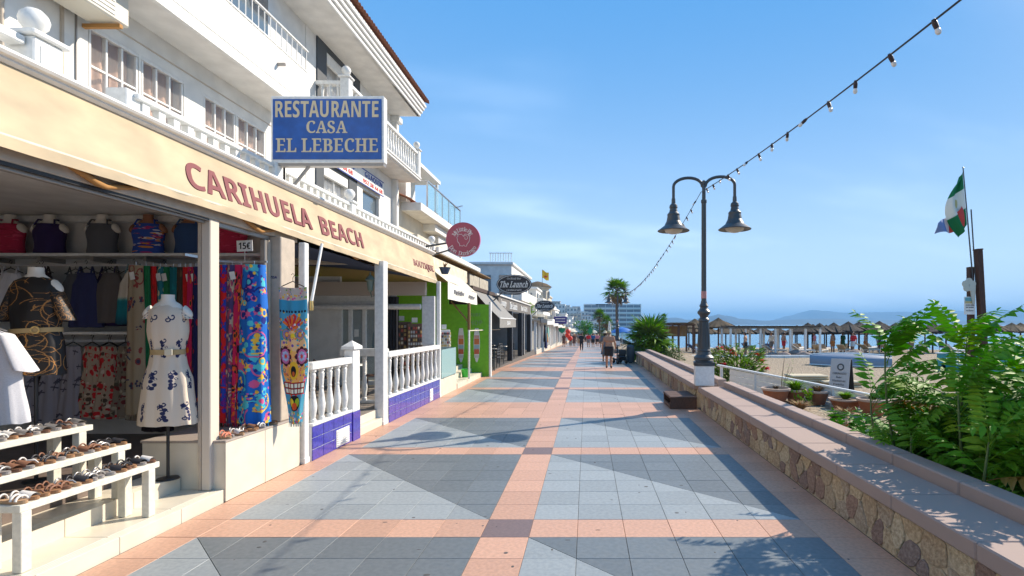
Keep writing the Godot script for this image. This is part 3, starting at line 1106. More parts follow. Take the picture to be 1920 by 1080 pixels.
func boutique_stock() -> void:
	# prints
	R.seed = 11
	var gold := img(256, 256, Color(0.055, 0.04, 0.045))
	for i in 125:
		var x := R.randf() * 256
		var y := R.randf() * 256
		stroke(gold, arcs(x, y, R.randf_range(18, 46), R.randf() * 6, R.randf() * 6 + 1.8, 10, 0.8), 0.9, Color(0.66, 0.46, 0.22))
	var black_gold := painted("black_gold", 0.6, gold)
	var scr := img(384, 384, Color(0.84, 0.78, 0.70))
	for j in 4:
		for i in 7:
			var x := i * 55.0 + 27.0 * (j % 2) + 10.0
			var y := 40.0 + j * 100.0
			var c := Color(0.10, 0.13, 0.30)
			if j < 1:
				swirl(scr, x, y, 12, c, 1.0)
			else:
				for k in 5:
					disc(scr, x + R.randf_range(-9, 9), y + k * 11 - 20, 5.5, c)
				swirl(scr, x - 3, y - 26, 9, c, 1.0)
				swirl(scr, x + 3, y - 10, 8, c, -1.0)
				swirl(scr, x - 3, y + 14, 9, c, 1.0)
	var scroll := painted("scroll_print", 0.8, scr)
	var flo := img(192, 192, Color(0.70, 0.62, 0.54))
	for i in 420:
		disc(flo, R.randf() * 192, R.randf() * 192, R.randf_range(1.5, 6.5), [Color(0.68, 0.05, 0.08), Color(0.80, 0.10, 0.13), Color(0.72, 0.08, 0.10), Color(0.82, 0.76, 0.70), Color(0.70, 0.62, 0.54), Color(0.30, 0.24, 0.18)][R.randi() % 6])
	var red_floral := painted("red_floral", 0.85, flo)
	var flo2 := img(192, 192, Color(0.52, 0.47, 0.41))
	for i in 300:
		disc(flo2, R.randf() * 192, R.randf() * 192, R.randf_range(1.5, 6), [Color(0.32, 0.30, 0.24), Color(0.45, 0.12, 0.12), Color(0.68, 0.64, 0.56)][R.randi() % 3])
	var grey_floral := painted("grey_floral", 0.85, flo2)
	var dot := img(192, 192, Color(0.60, 0.59, 0.63))
	for i in 34:
		var x := R.randf() * 192
		var y := R.randf() * 192
		stroke(dot, [Vector2(x - 10, y), Vector2(x + 10, y + R.randf_range(-5, 5))], 1.3, Color(0.30, 0.29, 0.34))
		stroke(dot, [Vector2(x, y - 5), Vector2(x + 5, y + 6)], 1.2, Color(0.30, 0.29, 0.34))
	var dotted := painted("dotted_grey", 0.85, dot)
	var dark := img(128, 128, Color(0.13, 0.06, 0.08))
	for i in 120:
		disc(dark, R.randf() * 128, R.randf() * 128, R.randf_range(1, 3), [Color(0.28, 0.15, 0.16), Color(0.20, 0.08, 0.10)][R.randi() % 2])
	var plum := painted("plum_print", 0.9, dark)
	var dye := img(8, 256, Color(0.85, 0.82, 0.75))
	for y in 256:
		var c := Color(0.83, 0.80, 0.74).lerp(Color(0.02, 0.50, 0.56), smoothstep(120.0, 150.0, y)).lerp(Color(0.01, 0.30, 0.40), smoothstep(200.0, 256.0, y))
		dye.fill_rect(Rect2i(0, y, 8, 1), c)
	var dip := painted("dip_dye", 0.9, dye)
	var cs := {
		"purple": mt("cloth_purple", 0.028, 0.012, 0.085, 0.9), "slate": mt("cloth_slate", 0.10, 0.105, 0.12, 0.9), "blue": mt("cloth_blue", 0.025, 0.07, 0.20, 0.9),
		"navy": mt("cloth_navy", 0.025, 0.03, 0.12, 0.85, {"tex": texs.grain, "tri": 3.0}), "lace": mt("cloth_lace", 0.12, 0.105, 0.10, 0.9, {"tex": texs.grain, "tri": 4.0}), "white": mt("cloth_white", 0.66, 0.66, 0.70, 0.9, {"back": Color(0.2, 0.2, 0.2)}),
		"pink": vivid("pink_print", 31, [Color(0.72, 0.12, 0.28), Color(0.80, 0.25, 0.38), Color(0.62, 0.08, 0.22)], 50, 14.0), "multi": vivid("multi_print", 32, [Color(0.15, 0.30, 0.66), Color(0.85, 0.55, 0.18), Color(0.68, 0.20, 0.45), Color(0.80, 0.80, 0.85), Color(0.30, 0.14, 0.45)], 90, 12.0),
	}
	# tops on torso forms along the upper shelf
	var form := [mats.white_skin, mt("tan_form", 0.30, 0.13, 0.06, 0.5)]
	var tops := [[-8.0, cs.pink, 0, "pink patterned"], [-7.45, cs.purple, 0, "dark purple"], [-6.72, cs.slate, 0, "slate grey"], [-6.08, cs.multi, 1, "blue and orange patterned"], [-5.5, cs.blue, 1, "mid blue"], [-4.93, cs.pink, 0, "raspberry pink"]]
	for t in tops:
		var o := thing("torso_form", "%s sleeveless top on a torso form on the high shelf" % t[3], "torso form", P(t[0], 2.967, 7.40), R.randf_range(-0.15, 0.15), "torso forms on the high shelf")
		garment(o, "top", 0.42, [[0.0, 0.20], [0.35, 0.185], [0.72, 0.205], [1.0, 0.155]], t[1], 0.004, 7, 0.60)
		mannequin(o, 0.475, 0.185, form[t[2]])
		for sd in [-1.0, 1.0]:
			strap(o, [Vector3(sd * 0.13, 0.40, 0.08), Vector3(sd * 0.105, 0.475, 0.05), Vector3(sd * 0.10, 0.48, -0.02)], 0.012, t[1])
	# hanging tops on the first rail
	var hung := [[-7.85, cs.white, 0.62, "white"], [-7.42, plum, 0.64, "plum dark"], [-6.82, cs.navy, 0.74, "sparkling navy"], [-6.48, cs.lace, 0.68, "grey lace"], [-6.04, dip, 0.70, "white to turquoise dip-dyed"], [-5.76, plum, 0.70, "dark plum print"], [-8.25, plum, 0.66, "wine dark"], [-7.62, cs.purple, 0.62, "narrow purple"], [-7.1, cs.slate, 0.66, "charcoal"], [-6.64, cs.purple, 0.72, "blackish purple"], [-6.25, cs.lace, 0.70, "second grey lace"]]
	for t in hung:
		var y0: float = 2.70 - t[2]
		var o := thing("hanging_blouse", "%s sleeveless top hanging from the upper clothes rail" % t[3], "top", P(t[0], y0, (7.27 if t[0] != -6.04 else 7.12) + (0.14 if hung.find(t) > 5 else 0.0)), R.randf_range(-0.1, 0.1), "tops on the upper rail")
		garment(o, "cloth", t[2], [[0.0, 0.235], [0.4, 0.215], [0.75, 0.19], [0.92, 0.135], [1.0, 0.10]], t[1], 0.015, 9, 0.35)
		for sd in [-1.0, 1.0]:
			strap(o, [Vector3(sd * 0.095, t[2] - 0.02, 0.03), Vector3(sd * 0.085, t[2] + 0.10, 0.0), Vector3(sd * 0.09, t[2] - 0.02, -0.03)], 0.011, t[1])
		hanger(o, t[2] + 0.04, 0.16, mats.black)
	# dresses on the lower rail
	var low := [[-7.62, dotted, 1.02, "pale grey sprigged"], [-7.28, dotted, 1.05, "second pale grey sprigged"], [-6.98, dotted, 0.98, "short grey sprigged"], [-6.72, red_floral, 0.96, "red and white floral"], [-6.50, red_floral, 0.98, "brighter red floral"], [-6.27, grey_floral, 0.95, "faded beige floral"], [-6.05, grey_floral, 1.0, "narrow beige floral"], [-5.83, plum, 1.15, "long dark plum"], [-7.9, cs.lace, 1.0, "plain grey"], [-7.44, plum, 0.98, "wine dark"], [-6.85, grey_floral, 0.95, "grey flowered"], [-6.6, cs.slate, 0.9, "slate grey"], [-6.16, plum, 1.02, "narrow wine dark"]]
	for t in low:
		var y0: float = 1.70 - t[2]
		var o := thing("hanging_dress", "%s dress hanging from the lower clothes rail" % t[3], "dress", P(t[0], y0, 7.25 + (0.14 if low.find(t) > 7 else 0.0)), R.randf_range(-0.12, 0.12), "dresses on the lower rail")
		garment(o, "cloth", t[2], [[0.0, 0.19], [0.5, 0.14], [0.68, 0.10], [0.85, 0.12], [1.0, 0.09]], t[1], 0.018, 8, 0.4)
		hanger(o, t[2] + 0.03, 0.13, mats.black)
	# big loose white dress at the left, and the two dressed dummies
	var w := thing("white_dress", "loose white dress with wide sleeves hanging at the left of the shop", "dress", P(-5.58, 1.08, 4.95), 0.1)
	garment(w, "cloth", 0.88, [[0.0, 0.36], [0.5, 0.30], [0.8, 0.26], [0.93, 0.20], [1.0, 0.07]], mt("white_linen", 0.72, 0.72, 0.76, 0.9, {"tex": texs.grain, "tri": 2.0, "back": Color(0.25, 0.25, 0.26)}), 0.012, 10, 0.4)
	for sd in [-1.0, 1.0]:
		var s := B()
		loft(s, 8, 18, func(t, a):
			var an: float = a * TAU
			var r: float = lerpf(0.105, 0.07, t) + 0.010 * sin(5 * an) * (1.0 - t)
			return Vector3(sd * lerpf(0.335, 0.17, t) + cos(an) * r * 0.75, lerpf(0.50, 0.83, t) + cos(an) * r * 0.25 * -sd, sin(an) * r))
		obj("sleeve", s, mats.white_linen, w)
	hanger(w, 0.90, 0.18, mats.steel)
	var bd := thing("dressed_dummy", "dummy in a black dress with gold branches and a straw belt", "dummy", P(-5.47, 0.44, 5.3), 0.12)
	garment(bd, "dress", 0.98, [[0.0, 0.245], [0.3, 0.235], [0.45, 0.205], [0.72, 0.225], [0.92, 0.215], [1.0, 0.08]], black_gold, 0.010, 7, 0.55, 1.06)
	for sd in [-1.0, 1.0]:
		var s := B()
		loft(s, 8, 18, func(t, a):
			var an: float = a * TAU
			var r: float = lerpf(0.085, 0.075, t)
			return Vector3(sd * lerpf(0.285, 0.16, t) + cos(an) * r * 0.7, lerpf(1.60, 1.93, t), sin(an) * r))
		obj("sleeve", s, black_gold, bd)
	mannequin(bd, 2.05, 0.18, mats.white_skin, 2.05)
	var s2 := B()
	loft(s2, 2, 30, func(t, a):
		var an: float = a * TAU
		return Vector3(cos(an) * 0.222, 1.475 + t * 0.045 + 0.012 * cos(an), sin(an) * 0.132))
	obj("belt", s2, mt("straw_belt", 0.42, 0.30, 0.14, 0.8), bd)
	var bk := obj("buckle", ring_mesh(0.032, 0.008), mt("brass", 0.60, 0.42, 0.16, 0.35, {"metal": 0.6}), bd)
	bk.position = Vector3(0.09, 1.505, 0.125)
	bk.rotation = Vector3(PI / 2, 0.2, 0)
	var wd := thing("dressed_dummy", "dummy in a cream dress with navy scroll print on the shop steps", "dummy", P(-4.60, 0.30, 5.86), 0.2)
	garment(wd, "dress", 1.32, [[0.0, 0.275], [0.35, 0.235], [0.52, 0.175], [0.60, 0.155], [0.78, 0.195], [0.94, 0.185], [1.0, 0.085]], scroll, 0.012, 8, 0.62, 0.60)
	mannequin(wd, 1.95, 0.185, mats.white_skin, 1.95)
	for sd in [-1.0, 1.0]:
		var s := B()
		loft(s, 6, 18, func(t, a):
			var an: float = a * TAU
			var r: float = lerpf(0.066, 0.06, t)
			return Vector3(sd * lerpf(0.20, 0.14, t) + cos(an) * r * 0.6, lerpf(1.76, 1.86, t), sin(an) * r))
		obj("cap_sleeve", s, scroll, wd)
	s2 = B()
	loft(s2, 2, 30, func(t, a):
		var an: float = a * TAU
		return Vector3(cos(an) * 0.166, 1.37 + t * 0.055, sin(an) * 0.112))
	obj("belt", s2, mats.straw_belt, wd)
	part("buckle", wd, Vector3(0.06, 1.397, 0.112), Vector3(0.075, 0.07, 0.012), mt("cream_buckle", 0.66, 0.60, 0.46, 0.4), 0.004)
	# long scarves and sarongs
	var red := Color(0.78, 0.05, 0.07)
	var pal := [
		[Color(0.62, 0.55, 0.44), Color(0.55, 0.22, 0.20), Color(0.20, 0.20, 0.30)], [Color(0.02, 0.42, 0.24), Color(0.02, 0.35, 0.20)], [red, Color(0.62, 0.03, 0.05)], [Color(0.10, 0.45, 0.50), Color(0.85, 0.80, 0.60)],
		[Color(0.02, 0.42, 0.46), Color(0.05, 0.50, 0.52)], [red, Color(0.85, 0.10, 0.08)], [Color(0.08, 0.10, 0.35), Color(0.82, 0.40, 0.10), Color(0.65, 0.10, 0.25)],
		[Color(0.25, 0.20, 0.15), Color(0.45, 0.35, 0.22)], [Color(0.85, 0.08, 0.10), Color(0.12, 0.25, 0.70), Color(0.45, 0.10, 0.55)], [Color(0.30, 0.25, 0.45), Color(0.70, 0.30, 0.40), Color(0.75, 0.70, 0.60)],
		[Color(0.80, 0.10, 0.35), Color(0.10, 0.10, 0.12), Color(0.90, 0.40, 0.15)], [Color(0.05, 0.40, 0.75), Color(0.85, 0.35, 0.55), Color(0.95, 0.75, 0.25), Color(0.10, 0.15, 0.50), Color(0.30, 0.75, 0.80)],
	]
	var scarves := [
		[-5.98, 6.90, 0, 0.11, "cream tasselled scarf with a dark round motif"], [-5.86, 6.95, 1, 0.06, "plain emerald green hanging scarf"], [-5.79, 7.0, 2, 0.05, "plain red scarf beside the emerald one"], [-5.72, 7.05, 3, 0.05, "pale turquoise and cream hanging scarf"],
		[-5.56, 7.12, 4, 0.06, "deep teal scarf in the shop corner"], [-5.34, 7.12, 5, 0.06, "bright red scarf near the shop post"], [-5.14, 7.10, 6, 0.06, "navy and orange scarf behind the cream dress dummy"],
		[-4.73, 6.80, 7, 0.06, "leopard brown scarf, first in the window beside the post"], [-4.65, 6.86, 8, 0.11, "red and blue flowered scarf in the shop window"], [-4.54, 6.84, 9, 0.07, "mauve speckled scarf in the shop window"], [-4.43, 6.84, 10, 0.08, "pink and black scarf in the shop window"], [-4.25, 6.82, 11, 0.155, "wide blue sarong with bright medallions at the window edge"],
		[-5.65, 7.08, 1, 0.05, "dark green scarf, second green one in the corner"], [-5.48, 7.14, 3, 0.05, "striped turquoise scarf beside the deep teal one"], [-5.41, 7.10, 7, 0.05, "brown speckled scarf beside the bright red one"], [-5.27, 7.13, 5, 0.05, "second bright red scarf near the shop post"], [-5.20, 7.08, 10, 0.05, "pink and black scarf deep in the corner"], [-5.06, 7.05, 6, 0.06, "navy and orange scarf nearest the shop post"],
	]
	for i in scarves.size():
		var sc: Array = scarves[i]
		var mat := vivid("scarf_print%d" % i, 50 + i, pal[sc[2]], 220 if i > 6 and i < 12 else 60, 9.5 if i > 6 and i < 12 else 8.0)
		var win: bool = i > 6 and i < 12
		var len: float = 2.02 if win else 1.92
		var o := thing("hanging_scarf", sc[4], "scarf", P(sc[0] if win else -5.83 + (sc[0] + 5.98) * 0.74, 2.76 - len, sc[1]), 0.25 if win else 0.0, "scarves hanging in the shop")
		garment(o, "cloth", len, [[0.0, sc[3] * 1.12], [0.6, sc[3]], [1.0, sc[3] * 0.82]], mat, 0.020 if win else 0.010, 6, 0.55, 0.0, 36)
		var fr := B()
		for k in 12:
			var an := TAU * k / 12.0
			var p := Vector3(cos(an) * sc[3], 0.0, sin(an) * sc[3] * 0.5)
			tube(fr, [p + Vector3(0, 0.02, 0), p + Vector3(R.randf_range(-0.01, 0.01), -0.07, R.randf_range(-0.01, 0.01))], 0.006, 0.003, 4)
		obj("fringe", fr, mat, o)
		var hk := B()
		tube(hk, [Vector3(0, len - 0.01, 0), Vector3(0, len + 0.05, 0)], 0.006, -1, 5)
		obj("hook", hk, mats.steel, o)
		if i % 3 == 0:
			part("price_tag", o, Vector3(0.02, len - 0.14, sc[3] * 0.5 + 0.03), Vector3(0.06, 0.10, 0.003), mats.white_paint, 0.0, Basis(Vector3.BACK, 0.2))
	# the skull towel on the column
	var sk := img(200, 760, Color(0.30, 0.62, 0.72))
	var cw := [Color(0.92, 0.72, 0.12), Color(0.85, 0.25, 0.18), Color(0.20, 0.55, 0.70), Color(0.80, 0.35, 0.55), Color(0.45, 0.62, 0.30), Color(0.9, 0.88, 0.8)]
	R.seed = 77
	for i in 90:
		disc(sk, R.randf() * 200, R.randf() * 760, R.randf_range(3, 13), cw[R.randi() % 6])
	sk.fill_rect(Rect2i(0, 0, 200, 70), Color(0.75, 0.68, 0.62))
	for i in 40:
		disc(sk, R.randf() * 200, R.randf() * 66, R.randf_range(2, 7), cw[R.randi() % 6])
	sk.fill_rect(Rect2i(0, 72, 200, 62), Color(0.22, 0.58, 0.70))
	for k in 9:
		disc(sk, 12 + k * 22, 134, 7, Color(0.08, 0.1, 0.15))
	for k in 9:
		stroke(sk, [Vector2(100, 235), Vector2(100 + cos(-2.6 + k * 0.26) * 78, 235 + sin(-2.6 + k * 0.26) * 78)], 7, [Color(0.9, 0.45, 0.12), Color(0.8, 0.15, 0.15)][k % 2])
	disc(sk, 100, 330, 92, Color(0.93, 0.74, 0.52))
	disc(sk, 100, 470, 84, Color(0.95, 0.68, 0.36), 1.4)
	for i in 150:
		disc(sk, R.randf() * 200, R.randf_range(180, 600), R.randf_range(2, 9), [Color(0.9, 0.4, 0.55), Color(0.95, 0.8, 0.2), Color(0.2, 0.6, 0.7), Color(0.92, 0.5, 0.2), Color(0.45, 0.3, 0.6), Color(0.9, 0.85, 0.8)][i % 6])
	for k in 5:
		stroke(sk, arcs(52, 262, 8 + k * 6, 0, 5.5, 14), 2, cw[k])
		stroke(sk, arcs(150, 262, 8 + k * 6, 0, 5.5, 14), 2, cw[k])
	disc(sk, 100, 268, 15, Color(0.95, 0.80, 0.15))
	for i in 40:
		stroke(sk, arcs(R.randf() * 200, R.randf_range(170, 620), R.randf_range(6, 16), R.randf() * 6, R.randf() * 6 + 4, 10, 0.4), 1.3, [Color(0.1, 0.1, 0.2), Color(0.8, 0.2, 0.3), Color(0.1, 0.4, 0.5)][i % 3])
	for e in [40, 160]:
		for k in 8:
			disc(sk, e + cos(k * 0.785) * 34, 385 + sin(k * 0.785) * 42, 15, Color(0.30, 0.08, 0.14))
		disc(sk, e, 385, 32, Color(0.78, 0.42, 0.60), 1.3)
		for k in 8:
			disc(sk, e + cos(k * 0.785) * 18, 385 + sin(k * 0.785) * 22, 8, Color(0.68, 0.75, 0.85))
		disc(sk, e, 385, 8, Color(0.85, 0.3, 0.1))
	disc(sk, 100, 462, 34, Color(0.92, 0.70, 0.15), 1.5)
	disc(sk, 100, 466, 17, Color(0.05, 0.03, 0.03), 1.8)
	disc(sk, 100, 480, 8, Color(0.80, 0.35, 0.1), 1.8)
	sk.fill_rect(Rect2i(10, 528, 180, 70), Color(0.70, 0.12, 0.12))
	for k in 6:
		for j in 2:
			sk.fill_rect(Rect2i(16 + k * 29, 534 + j * 31, 25, 27), Color(0.05, 0.05, 0.05))
			sk.fill_rect(Rect2i(18 + k * 29, 536 + j * 31, 21, 23), Color(0.92, 0.90, 0.80))
	disc(sk, 100, 645, 62, Color(0.06, 0.05, 0.05), 0.7)
	disc(sk, 70, 640, 26, Color(0.90, 0.80, 0.15), 0.9)
	disc(sk, 132, 640, 26, Color(0.62, 0.72, 0.15), 0.9)
	disc(sk, 100, 662, 26, Color(0.88, 0.32, 0.10), 0.8)
	for i in 40:
		disc(sk, R.randf() * 200, R.randf_range(700, 758), R.randf_range(3, 10), cw[R.randi() % 6])
	var skm := painted("skull_print", 0.85, sk, {"back": Color(0.1, 0.1, 0.1)})
	var tw := thing("printed_towel", "long towel printed with a colourful sugar skull hanging on the column", "towel", P(-3.90, 0.70, 7.08), 0.15)
	for k in 2:
		var s := B()
		sheet(s, 26, 40, func(u, v):
			var wd2: float = lerpf(0.175, 0.085, smoothstep(0.55, 1.0, v)) * (1.0 - 0.08 * v)
			return Vector3((u - 0.5) * 2.0 * wd2 + 0.035 * v, lerpf(1.80, 0.0, v) - 0.02 * sin(u * 3.0), 0.035 * sin(u * PI) + 0.014 * sin(u * 15.0 + v * 2.0) - 0.012 * k), k == 1)
		obj("cloth" if k == 0 else "lining", s, skm, tw)
	var fr2 := B()
	for k in 14:
		var p := Vector3(-0.04 + k * 0.0115, 0.01, 0.012)
		tube(fr2, [p, p + Vector3(R.randf_range(-0.01, 0.01), -0.07, 0)], 0.005, 0.003, 4)
	obj("fringe", fr2, skm, tw)
	hanger(tw, 1.84, 0.14, mats.black)

	shoe_benches()

func ring_mesh(r: float, t: float) -> ArrayMesh:
	var s := B()
	var pts := []
	for k in 17:
		pts.append(Vector3(cos(TAU * k / 16.0) * r, 0, sin(TAU * k / 16.0) * r))
	tube(s, pts, t, -1, 6, false)
	s.generate_normals()
	return s.commit()

func make_sandal(style: int, sole: Material, upper: Material) -> Node3D:   # toe towards +z
	var o := Node3D.new()
	var key := "sole"
	if not meshes.has(key):
		var outline := PackedVector2Array()
		for k in 28:
			var a := TAU * k / 28.0
			var y := sin(a) * 0.122
			var w := lerpf(0.031, 0.046, smoothstep(-0.08, 0.08, y)) - 0.008 * exp(-pow(y / 0.04, 2.0))
			outline.append(Vector2(cos(a) * w, y))
		var s := B()
		prism(s, outline, 0.026, Transform3D(Basis(Vector3.RIGHT, Vector3.BACK, Vector3.DOWN), Vector3(0, 0.026, 0)), 0.004)
		s.generate_normals()
		meshes[key] = s.commit()
	obj("sole", meshes[key], sole, o)
	var arch := func(z: float, h: float, w: float) -> Array:
		var out := []
		for k in 9:
			var a := PI * k / 8.0
			out.append(Vector3(-cos(a) * w, 0.022 + sin(a) * h, z))
		return out
	var runs := []
	if style == 0:
		runs = [[arch.call(0.078, 0.036, 0.044), 0.0095], [arch.call(0.04, 0.042, 0.042), 0.0095], [arch.call(-0.06, 0.045, 0.034), 0.007]]
	elif style == 1:
		runs = [[[Vector3(0, 0.024, 0.085), Vector3(0, 0.046, 0.06), Vector3(-0.02, 0.05, 0.02), Vector3(-0.038, 0.026, -0.02)], 0.0075], [[Vector3(0, 0.046, 0.062), Vector3(0.02, 0.05, 0.02), Vector3(0.038, 0.026, -0.02)], 0.0075], [arch.call(-0.05, 0.045, 0.034), 0.007]]
	else:
		if not meshes.has("vamp"):
			var s := B()
			sheet(s, 12, 6, func(u, v):
				var a: float = PI * u
				return Vector3(-cos(a) * (0.046 - 0.012 * absf(v - 0.3)), 0.022 + sin(a) * lerpf(0.030, 0.050, v), lerpf(0.098, 0.0, v)))
			s.generate_normals()
			meshes["vamp"] = s.commit()
		obj("upper", meshes["vamp"], upper, o)
		runs = [[arch.call(-0.055, 0.042, 0.034), 0.008]]
	for k in runs.size():
		var key2 := "strap%d_%d" % [style, k]
		if not meshes.has(key2):
			var s := B()
			tube(s, runs[k][0], runs[k][1], -1, 5)
			s.generate_normals()
			meshes[key2] = s.commit()
		obj("strap", meshes[key2], upper, o)
	return o

func shoe_benches() -> void:
	R.seed = 41
	var sole := [mt("sole_tan", 0.33, 0.17, 0.08, 0.7), mt("sole_brown", 0.17, 0.08, 0.045, 0.7), mt("sole_cork", 0.40, 0.25, 0.14, 0.85), mt("sole_grey", 0.30, 0.27, 0.25, 0.7)]
	var soln := ["tan", "brown", "cork", "grey"]
	var up := [mt("strap_white", 0.62, 0.60, 0.57, 0.5), mt("strap_black", 0.03, 0.03, 0.035, 0.45), mt("strap_silver", 0.42, 0.40, 0.38, 0.3, {"metal": 0.6}), mt("strap_brown", 0.22, 0.10, 0.055, 0.6), mt("strap_coral", 0.62, 0.20, 0.12, 0.6)]
	var upn := ["white", "black", "silver", "brown", "coral"]
	var protos := {}
	var benches := [[-4.36, 0.30, 0.65, 0.142, 3.96, 5.26, 15, "lowest white display bench of sandals on the shop steps", "lowest"], [-4.70, 0.30, 0.81, 0.302, 3.55, 5.33, 20, "middle white display bench of sandals on the shop steps", "middle"], [-5.09, 0.32, 1.0, 0.442, 3.55, 5.33, 20, "highest white display bench of sandals on the shop steps", "highest"]]
	var white := mt("bench_white", 0.72, 0.70, 0.60, 0.5, {"tex": texs.plaster2, "tri": 1.5})
	for b in benches:
		var x: float = b[0]
		var w: float = b[1]
		var at := P(x, b[3], (b[4] + b[5]) / 2)
		var t := thing("display_bench", b[7], "bench", at)
		var l: float = b[5] - b[4]
		var h: float = b[2] - b[3]
		part("top", t, Vector3(0, h - 0.0275, 0), Vector3(w, 0.055, l), white, 0.004)
		for sx in [-1, 1]:
			for sz in [-1.0, 0.93]:
				part("leg", t, Vector3(sx * (w / 2 - 0.036), (h - 0.055) / 2, -sz * (l / 2 - 0.05)), Vector3(0.07, h - 0.055, 0.08), white, 0.004)
		var n: int = b[6]
		for i in n:
			var d: float = b[5] - 0.06 - i * (l - 0.12) / (n - 1)
			var si := R.randi() % 4
			var ui: int = [0, 1, 1, 2, 2, 3, 3][R.randi() % 7]
			var st := R.randi() % 3
			var o := make_sandal(st, sole[si], up[ui])
			o.name = numbered("sandal")
			add_child(o)
			o.position = P(x + R.randf_range(0.0, 0.03), b[2] + 0.001, d)
			o.rotation.y = PI / 2 + R.randf_range(-0.22, 0.22)
			tag(o, "%s sandal with %s straps, %s from the far end of the %s white bench" % [soln[si], upn[ui], ORD[i], b[8]], "sandal", "sandals on the white benches")
	for i in 9:
		var si: int = [2, 0, 1, 3][R.randi() % 4]
		var ui: int = [4, 4, 0, 2, 1, 3, 0, 2, 3][i]
		var o := make_sandal(i % 3, sole[si], up[ui])
		o.name = numbered("sandal")
		add_child(o)
		o.position = P(-4.17 + R.randf_range(-0.03, 0.02) - 0.06 * (i % 2), 0.692, 6.12 + i * 0.105)
		o.rotation.y = PI / 2 + R.randf_range(-0.5, 0.5)
		tag(o, "%s sandal with %s straps, %s from the post on the window sill" % [soln[si], upn[ui], ORD[i]], "sandal", "sandals on the window sill")

# ------------------------------------------------------------------ restaurant terrace beside the shop
func baluster_mesh(h: float) -> ArrayMesh:
	var key := "baluster%.2f" % h
	if not meshes.has(key):
		var s := B()
		var pr := [[0.050, 0.0], [0.050, 0.05], [0.036, 0.07], [0.056, 0.22], [0.060, 0.30], [0.045, 0.45], [0.030, 0.60], [0.036, 0.63], [0.030, 0.66], [0.038, 0.80], [0.044, 0.90], [0.032, 0.94], [0.050, 0.96], [0.050, 1.0]]
		var q := []
		for p in pr:
			q.append(Vector2(p[0], p[1] * h))
		lathe(s, q, 14)
		s.generate_normals()
		meshes[key] = s.commit()
	return meshes[key]

func balustrade(label: String, x: float, d0: float, d1: float, n: int, rows: int, cols: int, vent0: float, vent1: float, vent_y: float) -> Node3D:   # blue tiled base, baluster row and rail along the street
	var b := thing("balustrade", label, "balustrade", P(x, 0, (d0 + d1) / 2), 0.0, "balustrades of the restaurant terrace")
	var o := -b.position
	slab("base", b, x - 0.14, x - 0.012, -0.2, 0.50, d0, d1, mats.white_grout).position += o
	var tw := (d1 - d0) / cols
	var th := 0.50 / rows
	for i in cols:
		for j in rows:
			var t0 := d0 + i * tw
			slab("tile", b, x - 0.012, x + R.randf_range(-0.001, 0.001), j * th + 0.005, (j + 1) * th - 0.005, t0 + 0.006, t0 + tw - 0.006, mats.blue_tile, 0.002).position += o
	var s := B()
	sbox(s, x - 0.012, x + 0.006, 0.03, vent_y, vent0, vent1)
	obj("vent", s, mats.white_paint, b).position = o
	for k in 7:
		var f := slab("slat", b, x + 0.004, x + 0.022, 0.05 + k * (vent_y - 0.06) / 7.0, 0.05 + k * (vent_y - 0.06) / 7.0 + 0.016, vent0 + 0.03, vent1 - 0.03, mats.white_paint, 0.002)
		f.position += o
	slab("ledge", b, x - 0.15, x + 0.004, 0.502, 0.545, d0, d1, mats.white_paint, 0.006).position += o
	for i in n:
		var m := obj("baluster", baluster_mesh(0.78), mats.white_paint, b)
		m.position = P(x - 0.07, 0.546, d0 + (i + 0.55) * (d1 - d0) / (n + 0.1)) + o
	slab("rail", b, x - 0.14, x + 0.002, 1.327, 1.44, d0, d1, mats.white_paint, 0.012).position += o
	return b

func post_thing(called: String, label: String, x0: float, x1: float, y0: float, y1: float, d0: float, d1: float, mat: Material) -> Node3D:
	var t := thing(called, label, called.replace("_", " "), P((x0 + x1) / 2, y0, (d0 + d1) / 2))
	part("shaft", t, Vector3(0, (y1 - y0) / 2, 0), Vector3(x1 - x0, y1 - y0, d1 - d0), mat, 0.01)
	part("foot", t, Vector3(0, 0.04, 0), Vector3(x1 - x0 + 0.02, 0.08, d1 - d0 + 0.02), mat, 0.006)
	return t

